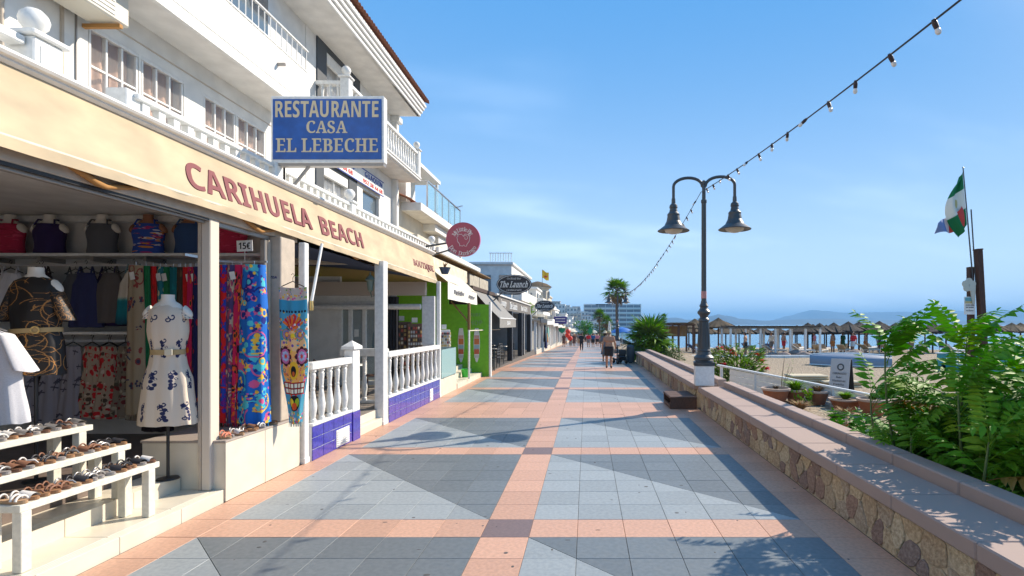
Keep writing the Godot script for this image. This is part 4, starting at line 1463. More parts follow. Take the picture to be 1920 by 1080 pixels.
func terrace() -> void:
	R.seed = 5
	var h := thing("restaurant_building", "restaurant room behind the white balustrades, with glazed door and roller blinds", "restaurant")
	slab("floor", h, -9.0, -4.16, -0.2, 0.32, 7.76, 14.5, mt("terrace_floor", 0.30, 0.26, 0.22, 0.5, {"tex": texs.blot, "tri": 0.7}))
	slab("step", h, -4.55, -4.04, 0.002, 0.15, 9.42, 10.55, mats.cream_tile, 0.006)
	slab("step", h, -4.55, -4.15, 0.152, 0.31, 9.42, 10.55, mats.cream_tile, 0.006)
	slab("back_wall", h, -9.2, -9.0, 0, 3.75, 7.8, 14.6, mats.inside_white)
	slab("beam", h, -9.0, -4.3, 3.35, 3.62, 8.9, 9.05, mats.beige_metal)
	slab("beam", h, -9.0, -4.3, 3.35, 3.62, 11.9, 12.05, mats.beige_metal)
	slab("ceiling_panel", h, -9.0, -4.36, 3.62, 3.64, 7.76, 14.5, mats.inside_white)
	slab("blind_box", h, -9.0, -4.34, 2.78, 3.14, 14.32, 14.48, mt("blind_beige", 0.50, 0.42, 0.34, 0.7))
	var s := B()
	tube(s, [P(-9.0, 2.47, 14.3), P(-4.45, 2.47, 14.3)], 0.075, -1, 12)
	obj("roller_blind", s, mats.white_paint, h)
	s = B()
	sheet(s, 20, 8, func(u, v): return P(lerpf(-8.9, -4.28, u), lerpf(3.60, 3.18, u * u) + 0.02 * sin(v * 9.0), lerpf(7.9, 14.2, v)))
	obj("navy_awning", s, mats.navy_cloth, h)
	# glazed screen at the far side
	slab("screen_wall", h, -9.0, -6.70, 0.32, 3.3, 14.5, 14.6, mats.white_wall)
	slab("top_panel", h, -6.70, -5.58, 2.62, 2.78, 14.5, 14.56, mats.white_paint)
	var fx := [-6.70, -6.43, -6.05, -5.66]
	for x in fx:
		slab("door_frame", h, x - 0.05, x + 0.05, 0.34, 2.62, 14.49, 14.57, mats.white_paint, 0.006)
	for i in 3:
		slab("door_frame", h, fx[i] + 0.05, fx[i + 1] - 0.05, 2.50, 2.62, 14.50, 14.56, mats.white_paint, 0.006)
		slab("door_frame", h, fx[i] + 0.05, fx[i + 1] - 0.05, 0.34, 0.46, 14.50, 14.56, mats.white_paint, 0.006)
		slab("pane", h, fx[i] + 0.05, fx[i + 1] - 0.05, 0.46, 2.50, 14.525, 14.531, mats.glass)
	slab("inner_wall", h, -7.2, -5.5, 0.33, 3.2, 15.35, 15.45, mats.plaster_grey)
	slab("notice", h, -6.32, -6.20, 1.66, 1.86, 14.505, 14.51, mats.white_paint)
	s = B()
	sheet(s, 60, 2, func(u, v): return P(lerpf(-5.60, -5.10, u), lerpf(2.75, 0.36, v), 14.45 + 0.03 * sin(u * 40.0)))
	sheet(s, 60, 2, func(u, v): return P(lerpf(-5.60, -5.10, u), lerpf(2.75, 0.36, v), 14.457 + 0.03 * sin(u * 40.0)), true)
	obj("dark_curtain", s, mt("charcoal_cloth", 0.03, 0.03, 0.035, 0.95), h)
	var coat := thing("hanging_jacket", "blue garment hanging behind the glazed door of the restaurant", "jacket", P(-5.86, 1.30, 15.0))
	garment(coat, "cloth", 0.70, [[0.0, 0.17], [0.5, 0.15], [0.9, 0.08], [1.0, 0.03]], mt("petrol_cloth", 0.03, 0.10, 0.15, 0.9), 0.012, 6, 0.5)

	post_thing("corner_post", "white corner post between the clothes shop and the first balustrade", -4.12, -4.03, 0.0, 3.17, 7.62, 7.74, mats.white_paint)
	var b1 := balustrade("white balustrade on a blue tiled base, nearest the clothes shop", -4.0, 7.78, 9.10, 5, 3, 4, 8.52, 8.98, 0.30)
	# newel with pyramid cap
	var nw := thing("newel_post", "white newel post with a pyramid cap beside the terrace steps", "newel post", P(-4.07, 0, 9.25))
	part("base", nw, Vector3(0, 0.24, 0), Vector3(0.17, 0.50, 0.29), mats.blue_tile, 0.004)
	part("shaft", nw, Vector3(0, 1.03, 0), Vector3(0.16, 1.08, 0.28), mats.white_paint, 0.012)
	s = B()
	var cp := PackedVector2Array([Vector2(-0.11, -0.17), Vector2(0.11, -0.17), Vector2(0.11, 0.17), Vector2(-0.11, 0.17)])
	prism(s, cp, 0.05, Transform3D(Basis(Vector3.RIGHT, Vector3.FORWARD, Vector3.UP), Vector3(0, 1.57, 0)), 0.006)
	for k in 4:
		var a := cp[k]
		var b := cp[(k + 1) % 4]
		face(s, [Vector3(a.x, 1.62, -a.y), Vector3(b.x, 1.62, -b.y), Vector3(0, 1.72, 0)], Vector3(0, 1.6, 0))
	obj("cap", s, mats.white_paint, nw)
	post_thing("terrace_column", "square white column holding the awning beside the terrace steps", -4.20, -4.02, 0.0, 3.26, 10.55, 10.78, mats.white_paint)
	balustrade("longer white balustrade on a blue tiled base beyond the terrace steps", -4.0, 10.80, 14.52, 10, 3, 11, 13.60, 13.86, 0.34)
	post_thing("end_post", "slim white post at the far end of the restaurant terrace", -4.10, -4.0, 0.0, 3.17, 14.54, 14.64, mats.white_paint)
	var pn := thing("wall_panel", "pale grey half-height panel at the far end of the terrace", "panel", P(-4.28, 1.44, 14.45))
	part("board", pn, Vector3(0, 0.66, 0), Vector3(0.34, 1.32, 0.10), mats.white_paint, 0.008)
	part("foot", pn, Vector3(0, -0.55, 0), Vector3(0.3, 1.1, 0.08), mats.white_paint)
	# inner balustrade seen through the gap
	var ib := thing("inner_balustrade", "short inner balustrade seen through the gap of the terrace steps", "balustrade", P(-4.75, 0.32, 11.4))
	part("rail", ib, Vector3(0, 1.08, 0), Vector3(1.0, 0.16, 0.14), mats.white_paint, 0.01)
	part("foot", ib, Vector3(0, 0.03, 0), Vector3(1.0, 0.06, 0.14), mats.white_paint, 0.01)
	for k in 3:
		obj("baluster", baluster_mesh(0.92), mats.white_paint, ib).position = Vector3(-0.36 + k * 0.36, 0.06, 0)
	# lantern on the column
	var ln := thing("wall_lantern", "green verdigris lantern bracketed on the terrace column", "lantern", P(-4.30, 2.62, 10.6))
	var vg := mt("verdigris", 0.16, 0.20, 0.16, 0.6)
	s = B()
	lathe(s, [Vector2(0.02, 0.02), Vector2(0.055, 0.06), Vector2(0.075, 0.24), Vector2(0.085, 0.25), Vector2(0.11, 0.26), Vector2(0.06, 0.33), Vector2(0.02, 0.36), Vector2(0.012, 0.42)], 8)
	obj("cage", s, vg, ln)
	s = B()
	lathe(s, [Vector2(0.045, 0.07), Vector2(0.068, 0.23)], 8)
	obj("glass", s, mats.white_paint, ln)
	s = B()
	tube(s, [Vector3(0, 0.02, 0), Vector3(0.03, -0.08, 0), Vector3(0.09, -0.05, 0), Vector3(0.10, 0.12, 0), Vector3(0.10, 0.30, 0)], 0.012, -1, 6)
	obj("bracket", s, vg, ln)
	# crank rod and tie of the awning
	var rod := thing("awning_rod", "slanting white support rod under the yellow awning by the balustrade", "rod", P(-4.0, 2.2, 7.75))
	s = B()
	tube(s, [Vector3(0.0, 0.12, 0.0), Vector3(-0.02, 1.02, -0.35)], 0.022, -1, 8)
	obj("tube", s, mats.white_paint, rod)
	s = B()
	lathe(s, [Vector2(0.026, 0.0), Vector2(0.03, 0.05), Vector2(0.024, 0.14)], 8)
	obj("clamp", s, mats.brass if mats.has("brass") else mats.rust, rod)
	var tables := [[-6.2, 9.6], [-7.0, 12.4], [-5.6, 12.6]]
	for i in 3:
		bistro_set(P(tables[i][0], 0.32, tables[i][1]), 2, mats.white_paint, "white table inside the restaurant, %s from the street corner" % ORD[i], "tables inside the restaurant", i)

func bistro_set(at: Vector3, n: int, mat: Material, label: String, group: String, seedn: int) -> void:
	var key := "bistro_table_" + mat.resource_name
	var t := thing("bistro_table", label, "table", at, seedn * 0.7, group)
	var s := B()
	lathe(s, [Vector2(0.0, 0.70), Vector2(0.34, 0.70), Vector2(0.35, 0.715), Vector2(0.34, 0.73), Vector2(0.0, 0.73)], 18)
	obj("tabletop", s, mat, t)
	s = B()
	tube(s, [Vector3(0, 0.02, 0), Vector3(0, 0.70, 0)], 0.03, -1, 8)
	lathe(s, [Vector2(0.22, 0.0), Vector2(0.2, 0.02), Vector2(0.03, 0.05)], 14)
	obj("pedestal", s, mats.black, t)
	for k in n:
		var a := seedn * 1.3 + k * TAU / n
		var c := make_chair(mats.dark_iron if mat != mats.white_paint else mats.wood)
		c.name = numbered("bistro_chair")
		add_child(c)
		c.position = at + Vector3(cos(a), 0, sin(a)) * 0.55
		c.rotation.y = -a - PI / 2
		tag(c, "%s chair at the %s" % [["first", "second", "third", "fourth"][k], label], "chair", "chairs at the bistro tables")

func make_chair(mat: Material) -> Node3D:   # the back is at -z... seat faces +z
	var o := Node3D.new()
	part("seat", o, Vector3(0, 0.45, 0), Vector3(0.42, 0.03, 0.42), mat, 0.01)
	for sx in [-1, 1]:
		for sz in [-1, 1]:
			part("leg", o, Vector3(sx * 0.18, 0.22, sz * 0.18), Vector3(0.03, 0.44, 0.03), mat)
		part("back_post", o, Vector3(sx * 0.18, 0.66, -0.19), Vector3(0.03, 0.42, 0.03), mat)
	for k in 3:
		part("slat", o, Vector3(0, 0.60 + k * 0.11, -0.19), Vector3(0.36, 0.06, 0.018), mat, 0.004)
	return o

# ------------------------------------------------------------------ upper storeys
func window_at(parent: Node3D, x: float, d0: float, d1: float, y0: float, y1: float, panes: int, bar: float, mat: Material, behind: Material) -> void:   # in a wall that faces the street
	var cs := B()
	var nf := (d1 - d0) * 44.0
	sheet(cs, int((d1 - d0) * 40.0), 1, func(u, v): return P(x - 0.13 + 0.022 * sin(u * nf) + 0.012 * sin(u * nf * 0.43 + 1.0), lerpf(y1, y0, v), lerpf(d0, d1, u)))
	obj("curtain", cs, behind, parent)
	slab("window_frame", parent, x - 0.03, x + 0.03, y1 - 0.05, y1, d0, d1, mat, 0.006)
	slab("window_frame", parent, x - 0.03, x + 0.03, y0, y0 + 0.06, d0, d1, mat, 0.006)
	for i in panes + 1:
		var d := lerpf(d0 + 0.03, d1 - 0.03, float(i) / panes)
		slab("window_frame", parent, x - 0.028, x + 0.028, y0 + 0.06, y1 - 0.06, d - 0.017, d + 0.017, mat, 0.004)
	if bar > 0.0:
		slab("window_bar", parent, x - 0.024, x + 0.024, bar - 0.014, bar + 0.014, d0 + 0.05, d1 - 0.05, mat)
	for i in panes:
		slab("pane", parent, x - 0.006, x, y0 + 0.06, y1 - 0.06, lerpf(d0, d1, float(i) / panes) + 0.02, lerpf(d0, d1, float(i + 1) / panes) - 0.02, mats.window_glass)

func wall_with_holes(parent: Node3D, called: String, x0: float, x1: float, y0: float, y1: float, d0: float, d1: float, holes: Array, mat: Material) -> void:   # holes [d0, d1, y0, y1] in order along the street
	var s := B()
	var d := d0
	for h in holes:
		sbox(s, x0, x1, y0, y1, d, h[0])
		if h[2] > y0:
			sbox(s, x0, x1, y0, h[2], h[0], h[1])
		if h[3] < y1:
			sbox(s, x0, x1, h[3], y1, h[0], h[1])
		d = h[1]
	sbox(s, x0, x1, y0, y1, d, d1)
	obj(called, s, mat, parent)

func ball_post(parent: Node3D, x: float, y: float, d: float, h: float, w: float, mat: Material) -> void:
	var o := -parent.position
	part("pier", parent, P(x, y + h / 2, d) + o, Vector3(w, h, w), mat, 0.012)
	part("pier_cap", parent, P(x, y + h + 0.025, d) + o, Vector3(w + 0.08, 0.05, w + 0.08), mat, 0.012)
	var s := B()
	lathe(s, [Vector2(0.05, 0), Vector2(0.035, 0.03), Vector2(0.07, 0.06), Vector2(0.105, 0.11), Vector2(0.115, 0.16), Vector2(0.10, 0.21), Vector2(0.06, 0.255), Vector2(0.0, 0.27)], 18, Transform3D(), true)
	obj("ball", s, mat, parent).position = P(x, y + h + 0.05, d) + o

func upper_storeys() -> void:
	R.seed = 15
	# first house: white wall, two pairs of windows, deep balcony
	var h := thing("white_house", "white house with a deep balcony above the clothes shop", "house", P(-6.7, 3.92, 6.5))
	var o := Vector3(6.7, -3.92, 6.5)
	var wins := [[7.17, 7.98], [8.02, 8.87], [9.33, 10.18], [10.22, 11.13]]
	var holes := []
	for w in wins:
		holes.append([w[0], w[1], 4.35, 6.04])
	wall_with_holes(h, "wall", -6.95, -6.7, 3.9, 11.5, -2.0, 12.7, holes, mats.white_wall)
	for w in wins:
		window_at(h, -6.73, w[0], w[1], 4.35, 6.04, 3, 5.50, mats.white_paint, mats.curtain)
	slab("end_wall", h, -12.0, -6.95, 3.9, 11.5, 12.5, 12.7, mats.white_wall)
	slab("roof", h, -12.0, -6.9, 11.5, 11.7, -2.0, 12.7, mats.white_wall)
	slab("balcony_slab", h, -6.70, -5.95, 6.50, 6.66, -2.0, 11.48, mats.white_wall, 0.01)
	slab("balcony_front", h, -6.07, -5.95, 6.662, 7.34, -2.0, 11.48, mats.white_wall, 0.01)
	slab("balcony_end", h, -6.70, -6.072, 6.662, 7.34, 11.37, 11.48, mats.white_wall, 0.01)
	slab("drip_edge", h, -6.0, -5.93, 6.46, 6.499, -2.0, 11.49, mats.white_paint)
	for k in 40:
		slab("rail_bar", h, -6.012, -5.998, 7.34, 7.84, 4.2 + k * 0.185, 4.214 + k * 0.185, mats.white_paint)
	slab("hand_rail", h, -6.03, -5.98, 7.84, 7.88, -2.0, 11.48, mats.white_paint, 0.008)
	slab("hand_rail", h, -6.02, -5.99, 7.40, 7.425, -2.0, 11.48, mats.white_paint)
	slab("balcony_door", h, -6.72, -6.69, 6.67, 8.9, 7.2, 9.4, mats.pane_dark)
	slab("balcony_door", h, -6.72, -6.69, 6.67, 8.9, 10.0, 11.2, mats.pane_dark)
	slab("spout", h, -5.96, -5.80, 6.98, 7.03, 10.25, 10.30, mats.grey_metal)
	slab("conduit", h, -6.70, -6.68, 4.2, 8.0, 6.98, 6.995, mats.grey_metal)
	slab("conduit", h, -6.70, -6.685, 6.2, 6.215, 6.9, 12.6, mats.beige_metal)
	slab("conduit", h, -6.70, -6.67, 4.2, 8.0, 6.78, 6.81, mats.beige_metal)
	for c in h.get_children():
		c.position += o
	# air conditioner on brackets
	var ac := thing("air_conditioner", "old cream air conditioner on brackets on the white house wall", "air conditioner", P(-6.40, 5.98, 6.75))
	part("casing", ac, Vector3(0, 0.33, 0), Vector3(0.42, 0.62, 0.95), mt("ac_cream", 0.60, 0.57, 0.48, 0.5), 0.02)
	for k in 9:
		part("louvre", ac, Vector3(0.215, 0.09 + k * 0.058, 0.08), Vector3(0.014, 0.03, 0.66), mats.white_paint)
	for k in 2:
		part("bracket", ac, Vector3(-0.02, -0.03, -0.32 + k * 0.64), Vector3(0.5, 0.05, 0.05), mats.rust)
	var sd := B()
	tube(sd, [Vector3(-0.28, 0.1, 0.5), Vector3(-0.27, -0.1, 0.62), Vector3(-0.28, -0.3, 0.66), Vector3(-0.28, -1.0, 0.66)], 0.022, -1, 6)
	obj("drain_pipe", sd, mats.beige_metal, ac)
	# roof terrace parapet with small balusters
	var p := thing("parapet", "low white parapet with small square balusters along the roof terrace", "parapet", P(-5.2, 4.0, 11.0))
	o = -p.position
	for seg in [[6.1, 8.75], [9.06, 11.6], [11.8, 17.9]]:
		slab("rail", p, -5.27, -5.13, 4.58, 4.645, seg[0], seg[1], mats.white_paint, 0.01).position += o
		slab("foot_rail", p, -5.26, -5.14, 3.93, 4.34, seg[0], seg[1], mats.white_paint, 0.01).position += o
	for k in 50:
		slab("baluster", p, -5.24, -5.16, 4.34, 4.58, 6.2 + k * 0.235, 6.30 + k * 0.235, mats.white_paint).position += o
	slab("pier", p, -5.42, -5.18, 3.93, 4.67, 6.0, 6.2, mats.white_paint, 0.01).position += o
	slab("pier", p, -5.28, -5.10, 3.93, 4.665, 8.76, 9.05, mats.white_paint, 0.01).position += o
	ball_post(p, -5.20, 3.93, 11.7, 0.72, 0.20, mats.white_paint)
	ball_post(p, -5.20, 3.93, 17.9, 0.72, 0.20, mats.white_paint)
	var fp := thing("corner_pier", "white pier with a ball finial at the near corner of the roof terrace", "pier", P(-5.2, 3.93, 5.02))
	ball_post(fp, -5.2, 3.93, 5.02, 0.72, 0.28, mats.white_paint)
	part("inset", fp, Vector3(0.142, 0.40, 0), Vector3(0.01, 0.5, 0.16), mats.white_wall, 0.003)
	part("rail", fp, Vector3(0, 0.66, 1.7), Vector3(0.16, 0.08, 3.1), mats.white_paint, 0.01)
	part("foot_rail", fp, Vector3(0, 0.2, 1.7), Vector3(0.14, 0.4, 3.1), mats.white_paint, 0.01)

	# second house: grey trimmed windows, tiled eaves, balustraded balcony
	var v := thing("villa", "white villa with grey window trim, tiled eaves and a balustraded balcony", "villa", P(-6.7, 3.92, 15.7))
	o = -v.position
	var vh := [[13.55, 14.95, 4.75, 6.05], [13.7, 15.3, 7.1, 9.0], [15.95, 17.2, 4.2, 6.2]]
	wall_with_holes(v, "wall", -6.95, -6.7, 3.9, 6.6, 12.72, 18.5, [vh[0], [15.95, 17.2, 3.9, 6.05]], mats.white_wall)
	wall_with_holes(v, "wall", -6.95, -6.7, 6.6, 9.55, 12.72, 18.5, [vh[1], [16.3, 17.6, 7.1, 9.0]], mats.white_wall)
	slab("end_wall", v, -12.0, -6.95, 3.9, 9.55, 18.3, 18.5, mats.white_wall)
	slab("end_wall", v, -12.0, -6.95, 3.9, 9.55, 12.72, 12.9, mats.white_wall)
	window_at(v, -6.78, 13.55, 14.95, 4.75, 6.05, 2, 0.0, mats.white_paint, mats.inside_white)
	window_at(v, -6.78, 13.7, 15.3, 7.1, 9.0, 2, 0.0, mats.white_paint, mats.inside_white)
	slab("terrace_door", v, -6.82, -6.80, 3.9, 6.05, 15.95, 17.2, mats.pane_dark)
	slab("balcony_door", v, -6.82, -6.80, 7.1, 9.0, 16.3, 17.6, mats.pane_dark)
	slab("shutter_box", v, -6.76, -6.68, 5.80, 6.05, 13.57, 14.93, mats.white_paint, 0.01)
	slab("shutter_box", v, -6.76, -6.68, 8.72, 9.0, 13.72, 15.28, mats.white_paint, 0.01)
	for t in [[13.15, 13.54, 4.0, 6.4], [14.96, 15.5, 4.6, 6.3], [13.2, 13.69, 7.0, 9.3], [15.31, 15.7, 7.0, 9.3]]:
		slab("window_trim", v, -6.70, -6.665, t[2], t[3], t[0], t[1], mats.trim_grey, 0.008)
	slab("window_trim", v, -6.70, -6.665, 6.06, 6.4, 13.54, 14.96, mats.trim_grey, 0.008)
	slab("window_trim", v, -6.70, -6.665, 9.01, 9.3, 13.69, 15.31, mats.trim_grey, 0.008)
	for q in [[6.45, 14.2], [9.36, 14.4]]:
		var s := B()
		var arc := PackedVector2Array()
		for k in 15:
			var a := PI * k / 14.0
			arc.append(Vector2(cos(a) * 0.75, sin(a) * 0.30))
		prism(s, arc, 0.04, Transform3D(STREET, P(-6.70, q[0] - 0.05, q[1])))
		obj("arch_trim", s, mats.trim_grey, v)
		s = B()
		lathe(s, [Vector2(0.15, 0.0), Vector2(0.14, 0.03), Vector2(0.0, 0.035)], 20, Transform3D(Basis(Vector3.UP, Vector3.RIGHT, Vector3.FORWARD), P(-6.66, q[0] + 0.06, q[1])))
		obj("medallion", s, mats.white_paint, v)
	# name board on the wall
	slab("balcony_slab", v, -6.70, -5.90, 6.98, 7.16, 13.1, 18.75, mats.white_wall, 0.02)
	slab("balcony_moulding", v, -5.93, -5.84, 7.02, 7.09, 13.1, 18.79, mats.white_paint, 0.015)
	slab("balcony_moulding", v, -5.92, -5.82, 7.10, 7.17, 13.08, 18.82, mats.white_paint, 0.015)
	slab("hand_rail", v, -6.04, -5.88, 7.92, 8.02, 13.2, 18.75, mats.white_paint, 0.012)
	slab("hand_rail", v, -6.70, -6.045, 7.92, 8.02, 13.15, 13.30, mats.white_paint, 0.012)
	slab("hand_rail", v, -6.70, -6.045, 7.92, 8.02, 18.62, 18.76, mats.white_paint, 0.012)
	for k in 24:
		obj("baluster", baluster_mesh(0.75), mats.white_paint, v).position = P(-5.96, 7.17, 13.5 + k * 0.222)
	for k in 3:
		obj("baluster", baluster_mesh(0.75), mats.white_paint, v).position = P(-6.55 + k * 0.2, 7.17, 13.22)
		obj("baluster", baluster_mesh(0.75), mats.white_paint, v).position = P(-6.55 + k * 0.2, 7.17, 18.69)
	slab("corner_column", v, -6.72, -6.52, 3.9, 9.4, 18.32, 18.52, mats.white_wall, 0.01)
	slab("capital", v, -6.76, -6.42, 8.95, 9.15, 18.25, 18.62, mats.white_paint, 0.02)
	slab("soffit", v, -7.0, -5.75, 9.15, 9.23, 11.2, 18.35, mats.white_wall)
	for k in 4:
		slab("cornice", v, -5.85, -5.72 + k * 0.05, 9.15 + k * 0.115, 9.26 + k * 0.115, 11.2, 18.4 + k * 0.05, mats.white_paint, 0.02)
	slab("roof_deck", v, -7.2, -5.60, 9.61, 9.66, 11.2, 18.5, mats.white_wall)
	for k in 50:   # curved clay tiles along the eaves
		var s := B()
		var d := 11.3 + k * 0.147
		var base := P(-5.48, 9.67, d)
		var back := P(-6.5, 10.05, d)
		s.set_smooth_group(1)
		sheet(s, 8, 1, func(a, t):
			var an: float = PI * a
			return base.lerp(back, t) + Vector3(0, sin(an) * 0.115, cos(an) * 0.070))
		obj("roof_tile", s, mats.roof_tile, v)
	for c in v.get_children():
		c.position += o
	ball_post(v, -5.96, 7.16, 13.22, 0.92, 0.22, mats.white_paint)
	ball_post(v, -5.96, 7.16, 18.69, 0.92, 0.22, mats.white_paint)
	var g := thing("apartment_board", "white board with blue lettering on the villa wall under the balcony", "sign board", P(-6.62, 6.15, 15.2))
	part("board", g, Vector3(0, 0.22, 0), Vector3(0.03, 0.46, 4.3), mats.white_paint, 0.005)
	text("lettering", g, "APARTAMENTOS", false, true, Vector3(0.018, 0.31, 1.0), 1.9, 0.17, mt("board_blue", 0.02, 0.05, 0.28), STREET, 0.008)
	text("lettering", g, "GUAQUIN", false, true, Vector3(0.018, 0.31, -1.35), 1.35, 0.19, mats.board_blue, STREET, 0.008)
	text("lettering", g, "952 38 44 68", false, true, Vector3(0.018, 0.11, 0.9), 1.5, 0.12, mt("board_red", 0.5, 0.04, 0.04), STREET, 0.008)
	text("lettering", g, "952 38 44 68", false, true, Vector3(0.018, 0.11, -1.3), 1.5, 0.12, mats.board_red, STREET, 0.008)
	part("border", g, Vector3(0.016, 0.445, 0), Vector3(0.01, 0.03, 4.3), mats.board_blue)
	part("border", g, Vector3(0.016, -0.005, 0), Vector3(0.01, 0.03, 4.3), mats.board_blue)

	# third house with a glass balcony
	var t3 := thing("stepped_house", "cream house with a glass balcony and a pergola beyond the villa", "house", P(-6.5, 0, 21.5))
	o = -t3.position
	slab("wall", t3, -10.0, -6.6, 3.8, 6.6, 18.55, 24.0, mt("cream_wall", 0.62, 0.56, 0.45, 0.85, {"tex": texs.plaster, "tri": 0.35}))
	slab("wall", t3, -10.0, -7.4, 6.6, 9.2, 18.55, 23.0, mats.white_wall)
	slab("balcony_slab", t3, -7.4, -5.9, 6.05, 6.35, 19.0, 25.2, mats.white_wall, 0.02)
	slab("balcony_step", t3, -7.0, -6.1, 5.75, 6.048, 21.5, 25.0, mats.white_wall, 0.02)
	slab("balcony_step", t3, -6.9, -6.25, 5.2, 5.748, 22.5, 24.8, mats.white_wall, 0.02)
	for k in 6:
		var d := 19.9 + k * 1.03
		slab("rail_post", t3, -5.98, -5.93, 6.35, 7.33, d, d + 0.05, mats.steel)
		if k < 5:
			slab("pane", t3, -5.965, -5.945, 6.42, 7.28, d + 0.07, d + 1.01, mt("blue_glass", 0.25, 0.5, 0.6, 0.05, {"alpha": 0.35}))
	slab("hand_rail", t3, -5.99, -5.92, 7.33, 7.37, 19.9, 25.1, mats.steel)
	slab("hand_rail", t3, -7.3, -5.99, 7.33, 7.37, 19.86, 19.91, mats.steel)
	slab("pergola_roof", t3, -7.6, -6.35, 8.05, 8.20, 18.9, 23.2, mats.white_paint, 0.01)
	slab("pergola_post", t3, -6.5, -6.4, 6.35, 8.05, 22.9, 23.0, mats.white_paint)
	slab("pier", t3, -6.9, -6.4, 6.35, 7.7, 18.9, 19.4, mats.white_wall, 0.02)
	for k in 18:
		var s := B()
		sheet(s, 6, 1, func(a, t): return P(lerpf(-6.15, -6.7, t), lerpf(6.36, 6.6, t) + sin(PI * a) * 0.06, 18.6 + k * 0.15 + cos(PI * a) * 0.06))
		obj("roof_tile", s, mats.roof_tile, t3)
	slab("lower_roof", t3, -6.9, -5.9, 5.0, 5.15, 18.6, 21.9, mats.cream_cloth)
	slab("drain_post", t3, -5.85, -5.72, 4.0, 6.2, 24.3, 24.43, mats.white_paint)
	for c in t3.get_children():
		c.position += o

# ------------------------------------------------------------------ the green shop
func board_poster(parent: Node3D, x: float, y0: float, h: float, z: float, w: float, seedn: int) -> void:
	R.seed = seedn
	var out := PackedVector2Array()
	for k in 25:
		var t := k / 24.0
		out.append(Vector2(w * 0.5 * pow(sin(PI * clampf(t * 0.86 + 0.02, 0, 1)), 0.6) , t * h))
	for k in 25:
		var t := 1.0 - k / 24.0
		out.append(Vector2(-w * 0.5 * pow(sin(PI * clampf(t * 0.86 + 0.02, 0, 1)), 0.6), t * h))
	var s := B()
	prism(s, out, 0.02, Transform3D(Basis(), Vector3(x, y0, z)))
	obj("surfboard_poster", s, mats.white_paint, parent)
	var c := [[0.12, 0.10, Color(0.55, 0.55, 0.5)], [0.22, 0.20, Color(0.55, 0.12, 0.05)], [0.36, 0.16, Color(0.30, 0.45, 0.50)], [0.50, 0.22, Color(0.60, 0.18, 0.06)], [0.70, 0.10, Color(0.62, 0.35, 0.30)]]
	for q in c:
		var col: Color = q[2]
		part("print", parent, Vector3(x, y0 + h * (q[0] + q[1] / 2), z + 0.022), Vector3(w * 0.8, h * q[1] * 0.8, 0.006), mt("print_%d" % int(q[0] * 100), col.r, col.g, col.b, 0.6))

